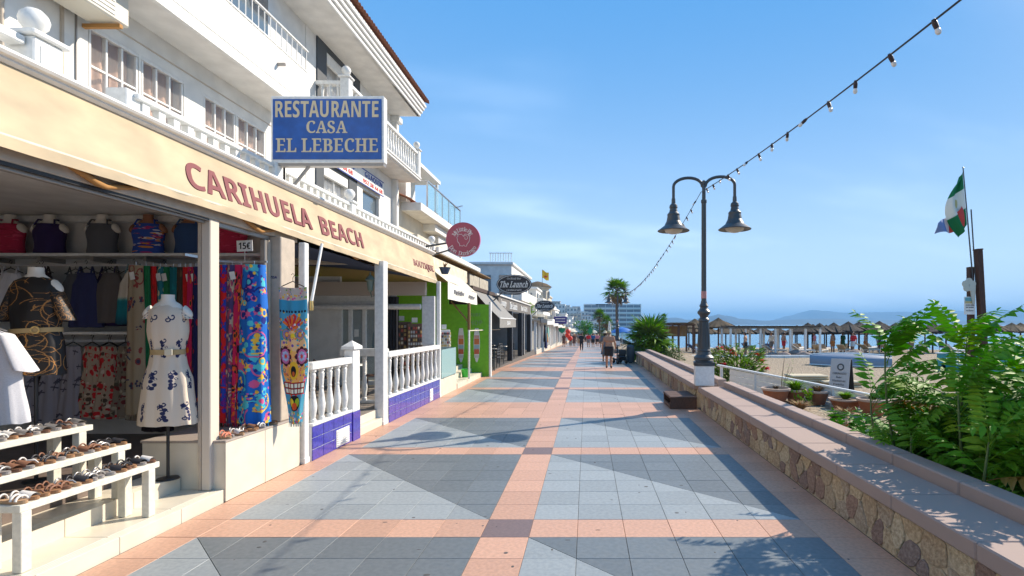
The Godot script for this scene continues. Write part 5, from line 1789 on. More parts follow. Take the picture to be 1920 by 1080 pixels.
func green_shop() -> void:
	R.seed = 25
	var g := thing("green_shop", "shop with bright green walls, pale steps and surfboard shaped posters", "shop", P(-6.0, 0, 20.4))
	var o := -g.position
	slab("side_wall", g, -9.5, -3.74, -0.3, 2.76, 20.4, 20.55, mats.green_wall)
	slab("side_wall", g, -9.5, -5.3, 2.76, 3.6, 20.4, 20.55, mats.green_wall)
	slab("back_wall", g, -9.7, -9.5, -0.3, 3.6, 14.6, 20.6, mats.green_wall)
	slab("edge_post", g, -3.735, -3.66, -0.1, 2.85, 20.36, 20.56, mats.white_paint, 0.008)
	slab("floor", g, -9.5, -4.75, -0.3, 0.47, 14.7, 20.38, mats.cream_tile)
	slab("landing", g, -4.75, -4.02, -0.3, 0.47, 14.7, 16.5, mats.cream_tile, 0.008)
	stair(g, -4.4, -4.0, 0.16, -0.3, 16.52, 20.38)
	stair(g, -4.75, -4.4, 0.32, -0.3, 16.52, 20.38)
	slab("ceiling", g, -9.5, -4.6, 3.6, 3.75, 14.65, 20.6, mats.bamboo)
	slab("fascia", g, -4.70, -4.55, 3.55, 4.02, 14.75, 20.3, mats.cream_cloth, 0.02)
	slab("upper_wall", g, -9.6, -5.9, 3.75, 5.1, 20.6, 20.8, mats.plaster_grey)
	slab("upper_wall", g, -9.6, -5.9, 3.75, 5.8, 24.2, 24.4, mats.plaster_grey)
	# bamboo canopy
	for k in 22:
		slab("bamboo_cane", g, -5.7, -4.45, 4.15, 4.21, 15.9 + k * 0.28, 16.12 + k * 0.28, mats.bamboo, 0.02)
	slab("canopy_edge", g, -4.46, -4.38, 4.14, 4.30, 15.8, 22.0, mats.white_paint, 0.01)
	text("lettering", g, "SHOP", false, true, P(-4.30, 2.05, 20.385), 0.62, 0.20, mt("pale_green", 0.22, 0.42, 0.12), Basis(), 0.02)
	text("lettering", g, "SURF", false, true, P(-4.25, 2.36, 20.385), 0.40, 0.13, mats.pale_green, Basis(), 0.02)
	for c in g.get_children():
		c.position += o
	board_poster(g, 1.80, 0.55, 1.30, 0.005, 0.24, 3)
	board_poster(g, 1.20, 0.55, 1.30, 0.005, 0.24, 4)
	# awning with valance
	var a := thing("cream_awning", "cream awning with a printed valance over the green shop", "awning", P(-4.0, 2.7, 17.3))
	o = -a.position
	var s := B()
	sheet(s, 30, 4, func(u, v): return P(lerpf(-4.62, -3.98, v), lerpf(3.72, 3.22 - 0.10 * u, v) + 0.02 * sin(u * 9.0) * v, lerpf(15.3, 19.3, u)) + o)
	sheet(s, 30, 4, func(u, v): return P(lerpf(-4.62, -3.98, v), lerpf(3.715, 3.212 - 0.10 * u, v) + 0.02 * sin(u * 9.0) * v, lerpf(15.3, 19.3, u)) + o, true)
	obj("canvas", s, mats.cream_cloth, a)
	s = B()
	sheet(s, 40, 4, func(u, v): return P(-3.98 + 0.02 * sin(u * 14.0) * v, lerpf(3.22 - 0.10 * u, 2.72 - 0.02 * u, v), lerpf(15.3, 19.3, u)) + o)
	sheet(s, 40, 4, func(u, v): return P(-3.985 + 0.02 * sin(u * 14.0) * v, lerpf(3.22 - 0.10 * u, 2.72 - 0.02 * u, v), lerpf(15.3, 19.3, u)) + o, true)
	obj("valance", s, mt("valance_white", 0.72, 0.70, 0.63, 0.9, {"back": Color(0.25, 0.24, 0.2)}), a)
	text("lettering", a, "My Coffee", true, false, P(-3.965, 2.96, 16.6) + o, 1.3, 0.16, mt("grey_ink", 0.25, 0.25, 0.26), STREET, 0.03, 0.25)
	text("lettering", a, "& Juice", true, false, P(-3.965, 2.92, 18.4) + o, 0.9, 0.14, mats.grey_ink, STREET, 0.03, 0.25)
	var po := thing("awning_post", "slim awning post with a wooden brace in front of the green wall", "post", P(-3.95, 0.165, 17.9))
	s = B()
	tube(s, [Vector3.ZERO, Vector3(0, 1.65, 0)], 0.035, -1, 8)
	obj("lower_post", s, mats.white_paint, po)
	s = B()
	tube(s, [Vector3(0, 1.65, 0), Vector3(0, 2.55, 0)], 0.05, -1, 8)
	tube(s, [Vector3(0, 1.9, 0), Vector3(-0.55, 2.6, 0.2)], 0.03, -1, 6)
	obj("upper_post", s, mats.bamboo, po)
	s = B()
	tube(s, [Vector3(0, 1.62, 0), Vector3(0.0, 1.60, -6.4)], 0.02, -1, 6)
	obj("cross_bar", s, mats.cream_cloth, po)
	# frosted screens
	for i in 2:
		var f := thing("glass_screen", ["frosted glass screen across the landing of the green shop", "frosted glass screen along the street edge of the landing"][i], "glass screen", P(-4.33, 0.472, 16.45) if i == 0 else P(-4.03, 0.472, 15.6))
		part("pane", f, Vector3(0, 0.42, 0), Vector3(0.60, 0.80, 0.012) if i == 0 else Vector3(0.012, 0.80, 1.6), mats.frosted)
		part("clamp", f, Vector3(-0.2, 0.02, 0) if i == 0 else Vector3(0, 0.02, 0.6), Vector3(0.05, 0.04, 0.03), mats.steel)
		part("clamp", f, Vector3(0.2, 0.02, 0) if i == 0 else Vector3(0, 0.02, -0.6), Vector3(0.05, 0.04, 0.03), mats.steel)
	var bkt := thing("green_bucket", "bright green bucket on the steps of the green shop", "bucket", P(-4.22, 0.165, 18.6))
	s = B()
	lathe(s, [Vector2(0.0, 0.0), Vector2(0.12, 0.0), Vector2(0.16, 0.26), Vector2(0.17, 0.27), Vector2(0.15, 0.265), Vector2(0.11, 0.02), Vector2(0, 0.02)], 18)
	obj("pail", s, mt("lime_plastic", 0.06, 0.55, 0.05, 0.4), bkt)
	# racks of trinkets
	var racks := [[-6.20, 15.6, 1.45, "narrow revolving rack of key rings, left in the terrace gap"], [-5.42, 15.6, 1.55, "wide rack of trinkets hung in rows behind the balustrade"], [-5.0, 15.5, 1.50, "tall rack of trinkets beside the pale panel"], [-4.55, 17.0, 1.30, "white display of sunglasses in front of the green wall"]]
	for i in 4:
		var q: Array = racks[i]
		var r := thing("trinket_rack", q[3], "display rack", P(q[0], 0.472, q[1]), 0.2 * i, "racks of trinkets")
		var w: float = [0.34, 0.55, 0.42, 0.34][i]
		var wood: Material = mats.white_paint if i == 3 else mt("rack_brown", 0.16, 0.10, 0.07, 0.8)
		part("back_board", r, Vector3(0, q[2] / 2 + 0.05, 0), Vector3(w, q[2], w * 0.6), wood, 0.01)
		part("foot", r, Vector3(0, 0.025, 0), Vector3(w * 1.1, 0.05, w * 0.9), mats.black)
		part("sign_card", r, Vector3(0, q[2] + 0.15, 0), Vector3(0.16, 0.14, 0.01), mats.white_paint)
		var ms := [mt("trinket_cream", 0.72, 0.64, 0.52), mt("trinket_gold", 0.62, 0.42, 0.16), mt("trinket_red", 0.50, 0.12, 0.09), mt("trinket_grey", 0.5, 0.5, 0.5), mt("trinket_dark", 0.06, 0.05, 0.05)]
		for j in 11:
			for k in 6:
				for side in 2:
					var c := Vector3((k - 2.5) * w * 0.155, 0.28 + j * (q[2] - 0.25) / 11.0, w * 0.3 + 0.015) if side == 0 else Vector3(w * 0.5 + 0.015, 0.28 + j * (q[2] - 0.25) / 11.0, (k - 2.5) * w * 0.09)
					var sz := Vector3(w * 0.11, 0.075, 0.03) if side == 0 else Vector3(0.03, 0.075, w * 0.075)
					part("trinket", r, c, sz, ms[(R.randi() + j) % 5], 0.008)
	# round red sign
	var rs := thing("round_sign", "round red shop sign with the white outline of a pig", "sign", P(-3.58, 4.46, 15.5))
	s = B()
	lathe(s, [Vector2(0, -0.06), Vector2(0.48, -0.06), Vector2(0.485, -0.05), Vector2(0.485, 0.05), Vector2(0.48, 0.06), Vector2(0, 0.06)], 48, Transform3D(Basis(Vector3.RIGHT, Vector3.BACK, Vector3.DOWN), Vector3.ZERO))
	obj("disc", s, mt("sign_red", 0.34, 0.055, 0.085, 0.5), rs)
	s = B()
	lathe(s, [Vector2(0.484, -0.062), Vector2(0.494, -0.06), Vector2(0.494, 0.06), Vector2(0.484, 0.062)], 48, Transform3D(Basis(Vector3.RIGHT, Vector3.BACK, Vector3.DOWN), Vector3.ZERO))
	obj("rim", s, mt("sign_rim", 0.45, 0.12, 0.22, 0.5), rs)
	s = B()
	var pig := [Vector2(-0.16, 0.0), Vector2(-0.18, 0.06), Vector2(-0.14, 0.09), Vector2(-0.15, 0.16), Vector2(-0.10, 0.14), Vector2(-0.04, 0.15), Vector2(0.0, 0.09), Vector2(0.06, 0.15), Vector2(0.15, 0.14), Vector2(0.20, 0.05), Vector2(0.18, -0.06), Vector2(0.12, -0.14), Vector2(0.10, -0.20), Vector2(0.05, -0.20), Vector2(0.03, -0.16), Vector2(-0.02, -0.20), Vector2(-0.06, -0.18), Vector2(-0.09, -0.20), Vector2(-0.10, -0.13), Vector2(-0.16, -0.06), Vector2(-0.16, 0.0)]
	var pp := []
	for q in pig:
		pp.append(Vector3(q.x, q.y, 0.064))
	tube(s, pp, 0.007, -1, 4)
	var curl := []
	for q in arcs(0.08, 0.04, 0.075, 2.6, -4.0, 14, 0.3):
		curl.append(Vector3(q.x, q.y, 0.064))
	tube(s, curl, 0.006, -1, 4)
	obj("pig_outline", s, mats.white_paint, rs)
	ring_text(rs, "My Little Pig", Vector3(0, 0, 0.062), 0.345, 2.55, 0.6, 0.11, mats.white_paint)
	ring_text(rs, "Don Domingo", Vector3(0, 0, 0.062), 0.355, 3.75, 5.65, 0.11, mats.white_paint, Basis(), true)
	s = B()
	tube(s, [Vector3(-0.48, -0.1, 0), Vector3(-1.1, -0.2, 0)], 0.03, -1, 6)
	tube(s, [Vector3(-0.40, -0.30, 0), Vector3(-1.1, -0.5, 0)], 0.025, -1, 6)
	obj("bracket", s, mats.dark_iron, rs)
	var ant := thing("roof_antenna", "thin television antenna standing on the roof behind the round sign", "antenna", P(-5.9, 5.8, 24.3))
	s = B()
	tube(s, [Vector3(-0.3, 0, 0), Vector3(-0.3, 1.5, 0)], 0.02, -1, 5)
	tube(s, [Vector3(-0.3, 1.45, 0), Vector3(0.25, 1.6, 0)], 0.015, -1, 5)
	for k in 6:
		tube(s, [Vector3(-0.2 + k * 0.08, 1.47 + k * 0.022, -0.2), Vector3(-0.2 + k * 0.08, 1.47 + k * 0.022, 0.2)], 0.007, -1, 4)
	obj("mast", s, mats.grey_metal, ant)
	var pot := thing("hanging_planter", "small blue pot with dry flowers on the awning end", "planter", P(-3.95, 3.40, 14.85))
	s = B()
	lathe(s, [Vector2(0.09, 0.0), Vector2(0.15, 0.16), Vector2(0.17, 0.18), Vector2(0.0, 0.17)], 14)
	obj("pot", s, mt("pot_blue", 0.03, 0.06, 0.11, 0.4), pot)
	obj("dry_flowers", tuft(0.16, 30, 0.01, 3), mt("dry_orange", 0.35, 0.17, 0.06, 0.9), pot).position = Vector3(0, 0.16, 0)

func tuft(h: float, n: int, w: float, seedn: int) -> ArrayMesh:   # a tuft of blades
	var rr := RandomNumberGenerator.new()
	rr.seed = seedn
	var s := B()
	for i in n:
		var a := rr.randf() * TAU
		var l := rr.randf_range(0.2, 0.9)
		var hh := h * rr.randf_range(0.5, 1.1)
		var dir := Vector3(cos(a), 0, sin(a))
		var side := Vector3(-sin(a), 0, cos(a)) * w
		var p0 := dir * h * 0.08
		var p1 := dir * h * l * 0.4 + Vector3.UP * hh * 0.65
		var p2 := dir * h * l + Vector3.UP * hh
		T(s, p0 - side, p0 + side, p1 + side)
		T(s, p0 - side, p1 + side, p1 - side)
		T(s, p1 - side, p1 + side, p2)
	s.generate_normals()
	return s.commit()

# ------------------------------------------------------------------ the bar with the oval signs
func oval_sign(label: String, c: Vector3, w: float, h: float) -> void:
	var o := thing("oval_sign", label, "sign", c, 0.0, "black oval signs")
	var s := B()
	loft(s, 1, 40, func(t, a): return Vector3(cos(a * TAU) * w / 2, sin(a * TAU) * h / 2, (t - 0.5) * 0.10))
	obj("board", s, mt("sign_black", 0.022, 0.021, 0.024, 0.5), o)
	var pts := []
	for k in 41:
		pts.append(Vector3(cos(TAU * k / 40.0) * w * 0.47, sin(TAU * k / 40.0) * h * 0.455, 0.052))
	s = B()
	tube(s, pts, 0.012, -1, 4, false)
	obj("rim", s, mats.white_paint, o)
	text("lettering", o, "The Launch", true, true, Vector3(0, 0.0, 0.054), w * 0.80, h * 0.34, mats.white_paint, Basis(), 0.012, 0.28)
	text("lettering", o, "restaurant", false, false, Vector3(0, -h * 0.30, 0.054), w * 0.42, h * 0.09, mats.white_paint, Basis(), 0.012)
	text("lettering", o, "Cocktail Bar", true, false, Vector3(0, h * 0.30, 0.054), w * 0.40, h * 0.10, mats.white_paint, Basis(), 0.012, 0.2)
	s = B()
	tube(s, [Vector3(-w * 0.34, -h * 0.42, 0), Vector3(-w * 0.62, -h * 0.9, 0)], 0.03, -1, 6)
	tube(s, [Vector3(-w * 0.30, -h * 0.50, 0), Vector3(0, -h * 0.53, 0), Vector3(w * 0.2, -h * 0.5, 0)], 0.02, -1, 6)
	obj("bracket", s, mats.dark_iron, o)

func launch_bar() -> void:
	R.seed = 35
	var l := thing("bar_building", "open dark bar with a lettered grey fascia and black terrace columns", "bar", P(-6.0, 0, 30.0))
	var o := -l.position
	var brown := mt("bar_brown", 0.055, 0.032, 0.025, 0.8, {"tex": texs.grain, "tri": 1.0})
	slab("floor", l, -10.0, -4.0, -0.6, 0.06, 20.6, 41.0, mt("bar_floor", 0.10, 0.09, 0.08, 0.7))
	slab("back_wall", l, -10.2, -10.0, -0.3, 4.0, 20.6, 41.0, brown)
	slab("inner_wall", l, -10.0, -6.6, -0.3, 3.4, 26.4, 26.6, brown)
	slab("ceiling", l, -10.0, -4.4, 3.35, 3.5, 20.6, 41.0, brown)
	slab("end_wall", l, -10.0, -4.3, -0.4, 3.4, 40.8, 41.0, mats.plaster_grey)
	slab("fascia", l, -4.45, -4.28, 2.72, 3.38, 25.9, 40.5, mt("fascia_grey", 0.17, 0.155, 0.14, 0.7, {"tex": texs.blot, "tri": 0.5}), 0.02)
	slab("fascia_edge", l, -4.30, -4.20, 3.38, 3.46, 25.0, 40.6, mats.white_paint, 0.01)
	slab("fascia_edge", l, -4.30, -4.15, 2.64, 2.71, 25.0, 40.6, mats.black)
	text("lettering", l, "Lounge", true, true, P(-4.275, 3.05, 27.4), 1.9, 0.40, mats.white_paint, STREET, 0.03, 0.2)
	text("lettering", l, "The Launch", true, true, P(-4.275, 3.05, 31.2), 3.2, 0.40, mats.white_paint, STREET, 0.03, 0.2)
	text("lettering", l, "Bar & Grill", false, true, P(-4.275, 3.05, 36.5), 3.4, 0.34, mats.white_paint, STREET, 0.03)
	for q in [[28.3, 0.36], [32.6, 0.42], [33.6, 0.30], [37.5, 0.3]]:
		slab("column", l, -4.22, -3.96, 0.062, 2.70, q[0], q[0] + q[1], mats.sign_black, 0.01)
	for q in [34.4, 39.0]:
		slab("white_post", l, -4.12, -4.02, -0.3, 2.70, q, q + 0.1, mats.white_paint)
	slab("panel", l, -4.85, -4.60, 3.45, 4.0, 21.0, 24.9, mt("fascia_beige", 0.46, 0.42, 0.34, 0.8, {"tex": texs.blot, "tri": 0.5}), 0.015)
	slab("panel_gap", l, -4.86, -4.595, 3.45, 4.0, 22.85, 22.92, mats.black)
	for k in 16:
		slab("roof_cane", l, -5.8, -4.5, 4.12, 4.18, 20.8 + k * 0.27, 21.02 + k * 0.27, mats.bamboo, 0.02)
	for c in l.get_children():
		c.position += o
	var a := thing("grey_awning", "steep grey canvas awning over the bar terrace", "awning", P(-4.0, 2.0, 23.4))
	o = -a.position
	for k in 2:
		var s := B()
		sheet(s, 14, 8, func(u, v): return P(lerpf(-4.58, -3.42, v), lerpf(3.50, 2.24, v) - 0.06 * sin(v * PI) - 0.006 * k, lerpf(21.0, 25.7, u)) + o, k == 1)
		obj(["canvas", "lining"][k], s, mats.grey_cloth, a)
		s = B()
		sheet(s, 14, 2, func(u, v): return P(-3.42 - 0.005 * k + 0.01 * sin(u * 20.0) * v, lerpf(2.24, 1.86, v), lerpf(21.0, 25.7, u)) + o, k == 1)
		obj(["valance", "valance_lining"][k], s, mats.grey_cloth, a)
	text("lettering", a, "BAR", false, true, P(-3.415, 2.05, 23.4) + o, 0.9, 0.18, mats.white_paint, STREET, 0.012)
	var s2 := B()
	tube(s2, [P(-3.42, 2.24, 21.0) + o, P(-3.42, 2.24, 25.7) + o], 0.025, -1, 6)
	obj("front_bar", s2, mats.white_paint, a)
	oval_sign("larger and nearer black oval sign with white lettering", P(-3.30, 3.82, 24.3), 1.60, 0.88)
	oval_sign("smaller, farther black oval sign with white lettering", P(-3.30, 3.45, 42.0), 1.60, 0.88)
	var spots := [[-4.6, 22.2], [-5.5, 22.9], [-4.7, 24.2], [-5.8, 24.9], [-4.75, 26.6], [-5.7, 27.6], [-4.7, 29.6], [-5.6, 30.8]]
	var where := ["nearest the kerb under the grey awning", "second under the grey awning", "third under the grey awning", "fourth under the grey awning", "beyond the grey awning by the kerb", "beyond the grey awning, deep inside", "just past the first black column", "deep inside past the first black column"]
	mt("table_grey", 0.22, 0.22, 0.22, 0.35)
	for i in spots.size():
		bistro_set(P(spots[i][0], 0.062, spots[i][1]), 3 if i < 6 else 2, mats.table_grey, "black bar table " + where[i], "black bar tables", i + 3)

# ------------------------------------------------------------------ shops farther down the street
func far_street() -> void:
	R.seed = 45
	# canopy-fronted shops from 41 m to 120 m: each is a building with columns, canopy, wall and an opening
	var labels := ["pale shop with grey shutters and a white column, next after the bar", "shop with dark clothes hung outside its opening", "white arcade shop with several slim columns", "cream shop with a short white awning", "narrow shop with tan blinds beyond the awning", "far low shop with a straw-coloured canopy", "last low white shop before the crowd"]
	var d := 41.2
	for i in 7:
		var l: float = [7.0, 9.0, 10.0, 10.0, 11.0, 14.0, 18.0][i]
		var y := gy(d + l / 2)
		var t := thing("arcade_shop", labels[i], "shop", P(-4.2, y, d + l / 2))
		var wm: Material = [mats.plaster_grey, mats.white_wall, mats.plaster_grey, mats.cream_wall, mats.white_wall, mats.cream_wall, mats.white_wall][i]
		part("back_wall", t, Vector3(-1.6, 1.5, 0), Vector3(0.3, 3.4, l), wm)
		part("near_wall", t, Vector3(-0.9, 1.4, l / 2 - 0.15), Vector3(1.7, 3.2, 0.2), wm)
		part("canopy", t, Vector3(-0.6, 2.75, 0), Vector3(2.4, 0.18, l - 0.1), [mats.beige_metal, mats.cream_cloth, mats.white_paint, mats.bamboo, mats.thatch, mats.thatch, mats.cream_cloth][i], 0.03)
		part("canopy_edge", t, Vector3(0.62, 2.70, 0), Vector3(0.06, 0.34, l - 0.1), [mats.sign_black, mats.white_paint, mats.white_paint, mats.valance_white, mats.cream_cloth, mats.thatch, mats.white_paint][i], 0.01)
		part("plinth", t, Vector3(0.05, 0.12, 0), Vector3(0.5, 0.5, l * 0.96), mats.cream_tile, 0.01)
		var n := 3 + i % 3
		for k in n:
			part("column", t, Vector3(0.2, 1.35, l / 2 - 0.3 - k * (l - 0.6) / (n - 1)), Vector3(0.2, 2.7, 0.2), mats.white_paint, 0.01)
		for k in n - 1:
			part("shutter", t, Vector3(-0.15, 1.45, l / 2 - 0.3 - (k + 0.5) * (l - 0.6) / (n - 1)), Vector3(0.06, 2.2, (l - 1.4) / (n - 1)), [mats.grey_cloth, mats.sign_black, mats.plaster_grey, mats.blind_beige, mats.pane_dark][(k + i) % 5])
		d += l
	var hung := [["plum_print", "dark plum garments hung outside a shop"], ["petrol_cloth", "petrol blue garments hung outside a shop"], ["dry_orange", "orange garment hung outside a shop"], ["frosted_green", "pale turquoise cloth hung outside a shop"], ["cloth_navy", "navy jeans hung low outside a shop"]]
	mt("frosted_green", 0.30, 0.55, 0.48, 0.9)
	for i in 5:
		var dd: float = [48.6, 49.6, 51.5, 53.0, 50.4][i]
		var g := thing("hung_garments", hung[i][1], "garments", P(-3.85, gy(dd) + [0.9, 1.0, 0.8, 1.3, 0.25][i], dd), PI / 2, "garments hung outside the far shop")
		garment(g, "cloth", [1.5, 1.4, 0.9, 1.0, 0.9][i], [[0.0, 0.30], [0.6, 0.26], [1.0, 0.12]], mats[hung[i][0]], 0.03, 7, 0.4)
	# hanging shop signs and lanterns
	var bs := thing("blue_sign", "dark blue rectangular sign hanging over the street", "sign", P(-3.55, 2.55, 72.0))
	part("board", bs, Vector3(0, 0, 0), Vector3(1.75, 1.0, 0.12), mt("sign_violet", 0.06, 0.05, 0.22), 0.02)
	for k in 2:
		part("lettering", bs, Vector3(0, 0.2 - k * 0.35, 0.065), Vector3(1.3, 0.10, 0.01), mats.white_paint)
	part("arm", bs, Vector3(-1.3, 0.3, 0), Vector3(0.9, 0.06, 0.06), mats.dark_iron)
	var gs := thing("green_sign", "green shield-shaped sign below the blue one", "sign", P(-3.35, 1.15, 72.4))
	var sh := B()
	prism(sh, PackedVector2Array([Vector2(-0.42, 0.35), Vector2(0.42, 0.35), Vector2(0.40, -0.1), Vector2(0.0, -0.42), Vector2(-0.40, -0.1)]), 0.08, Transform3D(), 0.01)
	obj("board", sh, mt("sign_green", 0.01, 0.24, 0.13), gs)
	part("arm", gs, Vector3(-0.9, 0.2, 0.04), Vector3(1.0, 0.05, 0.05), mats.dark_iron)
	for i in 3:
		var rl := thing("red_lantern", ["highest red paper lantern over the street", "middle red paper lantern over the street", "lowest red paper lantern over the street"][i], "lantern", P([-2.45, -2.55, -2.2][i], [1.05, 0.55, 0.15][i], [70.0, 70.6, 71.0][i]), 0.0, "red lanterns")
		sh = B()
		lathe(sh, [Vector2(0.10, -0.32), Vector2(0.28, -0.2), Vector2(0.34, 0.0), Vector2(0.28, 0.2), Vector2(0.10, 0.32)], 14, Transform3D(), true)
		obj("shade", sh, mt("lantern_red", 0.60, 0.035, 0.02, 0.6), rl)
		part("cap", rl, Vector3(0, 0.35, 0), Vector3(0.16, 0.06, 0.16), mats.black)
		part("tassel", rl, Vector3(0, -0.42, 0), Vector3(0.05, 0.22, 0.05), mats.lantern_red)
	var gf := thing("green_banner", "green diamond banner on a pole far down the street", "banner", P(0.6, gy(96) + 2.1, 96.0))
	sh = B()
	prism(sh, PackedVector2Array([Vector2(0, 0.95), Vector2(0.55, 0.1), Vector2(0.0, -0.75), Vector2(-0.5, 0.0)]), 0.04, Transform3D(), 0.0)
	obj("cloth", sh, mt("banner_green", 0.02, 0.26, 0.10), gf)
	part("pole", gf, Vector3(0.05, -1.0, -0.03), Vector3(0.05, 2.4, 0.05), mats.grey_metal)

func block(label: String, cat: String, x0: float, x1: float, y0: float, y1: float, d0: float, d1: float, mat: Material, floors: int, bays: int, flat := true) -> Node3D:   # a building seen from afar: walls, roof line, windows on the two faces that show
	var b := thing("town_house" if cat == "house" else cat.replace(" ", "_"), label, cat, P((x0 + x1) / 2, y0, (d0 + d1) / 2))
	var w := x1 - x0
	var h := y1 - y0
	var l := d1 - d0
	part("walls", b, Vector3(0, h / 2, 0), Vector3(w, h, l), mat)
	part("roof", b, Vector3(0, h + 0.12, 0), Vector3(w + 0.3, 0.24, l + 0.3), mat if flat else mats.roof_tile, 0.05)
	var fh := h / floors
	for f in floors:
		for k in bays:
			part("window", b, Vector3(-w / 2 + (k + 0.5) * w / bays, f * fh + fh * 0.5, l / 2 + 0.03), Vector3(w / bays * 0.5, fh * 0.48, 0.08), mats.pane_dark)
			part("window", b, Vector3(w / 2 + 0.03, f * fh + fh * 0.5, -l / 2 + (k + 0.5) * l / bays), Vector3(0.08, fh * 0.48, l / bays * 0.5), mats.pane_dark)
		part("balcony", b, Vector3(w / 2 + 0.35, f * fh + fh * 0.22, 0), Vector3(0.7, fh * 0.28, l * 0.9), mats.white_wall, 0.03)
	return b

func far_town() -> void:
	R.seed = 55
	# upper storeys set back behind the low shops
	block("grey-white house with a rooftop railing behind the larger oval sign", "house", -12.0, -5.7, 3.6, 6.5, 40.5, 54.0, mats.white_wall, 1, 5)
	var rail := thing("roof_railing", "white roof railing on the house behind the larger oval sign", "railing", P(-6.6, 6.75, 41.0))
	for k in 9:
		part("bar", rail, Vector3(-0.8 + k * 0.2, 0.35, 0), Vector3(0.05, 0.7, 0.05), mats.white_paint)
	part("hand_rail", rail, Vector3(0, 0.72, 0), Vector3(1.8, 0.06, 0.07), mats.white_paint)
	block("white terraced house with balconies behind the bar", "house", -12.0, -5.2, 2.9, 5.6, 55.0, 66.0, mats.white_wall, 2, 4)
	block("cream house with a small round turret side, far left", "house", -11.0, -5.0, 2.0, 5.6, 67.0, 76.0, mats.cream_wall, 2, 4)
	var tur := thing("roof_turret", "round turret with a brown conical roof on the skyline", "turret", P(-5.7, 4.6, 62.0))
	var s := B()
	lathe(s, [Vector2(1.3, 0), Vector2(1.3, 1.5), Vector2(1.55, 1.55), Vector2(1.5, 1.75)], 20)
	obj("drum", s, mats.cream_wall, tur)
	s = B()
	lathe(s, [Vector2(1.7, 1.72), Vector2(1.1, 2.1), Vector2(0.25, 2.35), Vector2(0, 2.4)], 20, Transform3D(), true)
	obj("roof", s, mats.thatch, tur)
	for k in 7:
		part("window", tur, Vector3(cos(k * 0.6 - 1.0) * 1.3, 0.8, sin(k * 0.6 - 1.0) * 1.3), Vector3(0.3, 0.8, 0.3), mats.pane_dark)
	var fl := thing("yellow_flag", "yellow and red flag on a short pole above the turret", "flag", P(-5.0, 6.6, 60.0))
	s = B()
	for k in 2:
		sheet(s, 10, 6, func(u, v): return Vector3(u * 0.75, 1.5 - v * 0.9 - 0.35 * u + 0.05 * sin(u * 8.0), 0.10 * sin(u * 7.0 + v) - 0.005 * k), k == 1)
	obj("cloth", s, mt("flag_yellow", 0.75, 0.45, 0.03, 0.8, {"back": Color(0.3, 0.2, 0.02)}), fl)
	part("pole", fl, Vector3(0, 0.6, 0), Vector3(0.05, 1.9, 0.05), mats.dark_iron)
	part("stripe", fl, Vector3(0.3, 0.75, 0.02), Vector3(0.5, 0.16, 0.02), mats.lantern_red)
	var wht: Material = mats.white_wall
	for i in 5:
		block("white street house far down on the left, %s along the skyline" % ORD[i], "house", -12.0 - i, [-4.6, -4.4, -4.2, -4.0, -3.6][i], gy(80 + i * 14) + 2.4, gy(80 + i * 14) + [5.2, 4.4, 5.6, 4.8, 6.0][i], 78 + i * 14, 88 + i * 14, [wht, mats.cream_wall, wht, mats.plaster_grey, wht][i], 2, 4, i != 1)
	# awnings and tan canopy over the far end of the street
	for i in 6:
		var d := 118.0 + i * 6.0
		var u := thing("street_umbrella", "pale café umbrella over the far crowd, %s from the left" % ORD[i], "umbrella", P([-3.6, -2.2, -3.0, -1.0, 0.6, 1.6][i], gy(d), d), 0.0, "pale umbrellas over the far crowd")
		s = B()
		lathe(s, [Vector2(1.6, 2.2), Vector2(0.8, 2.75), Vector2(0.0, 3.0)], 8)
		obj("canopy", s, mats.valance_white if i % 2 else mats.cream_cloth, u)
		part("pole", u, Vector3(0, 1.2, 0), Vector3(0.06, 2.4, 0.06), mats.white_paint)
	# the houses climbing the hill, and the hotel
	var n := 0
	for row in 6:
		for k in 7:
			var d := 262.0 + row * 22.0
			var x := -36.0 + k * 7.6 + (row % 2) * 3.0
			if x > 8.0 or x < -28.0:
				continue
			var y := -2.6 + hill_y(x, d) - 0.5
			block("white hillside house, %s in the %s row up the slope" % [ORD[k], ORD[row]], "house", x, x + R.randf_range(5, 7.4), y, y + R.randf_range(3.5, 6.5), d, d + 8, [wht, wht, mats.cream_wall, mats.plaster_grey][R.randi() % 4], 2, 3, R.randf() < 0.7)
	var ht := thing("hotel", "long pale hotel slab with rows of balconies beyond the palms", "hotel", P(17.0, -3.0, 352.0))
	var dk := mt("hotel_recess", 0.24, 0.25, 0.27, 0.7)
	part("body", ht, Vector3(0, 9.2, -6), Vector3(38.0, 18.4, 12.0), mats.white_wall)
	for f in 6:
		part("recess", ht, Vector3(0, 1.7 + f * 3.0, 0.02), Vector3(37.2, 1.9, 0.1), dk)
		part("balcony", ht, Vector3(0, 0.55 + f * 3.0, 0.5), Vector3(37.6, 0.95, 1.0), mats.white_wall)
		for k in 9:
			part("divider", ht, Vector3(-18.6 + k * 4.65, 1.95 + f * 3.0, 0.45), Vector3(0.25, 1.9, 0.9), mats.white_wall)
	part("sign_band", ht, Vector3(-6, 18.0, 0.1), Vector3(10, 0.7, 0.2), mats.trim_grey)
	block("low white annexe in front of the hotel", "house", -2.0, 14.0, -3.0, 3.4, 300, 312, wht, 2, 8)

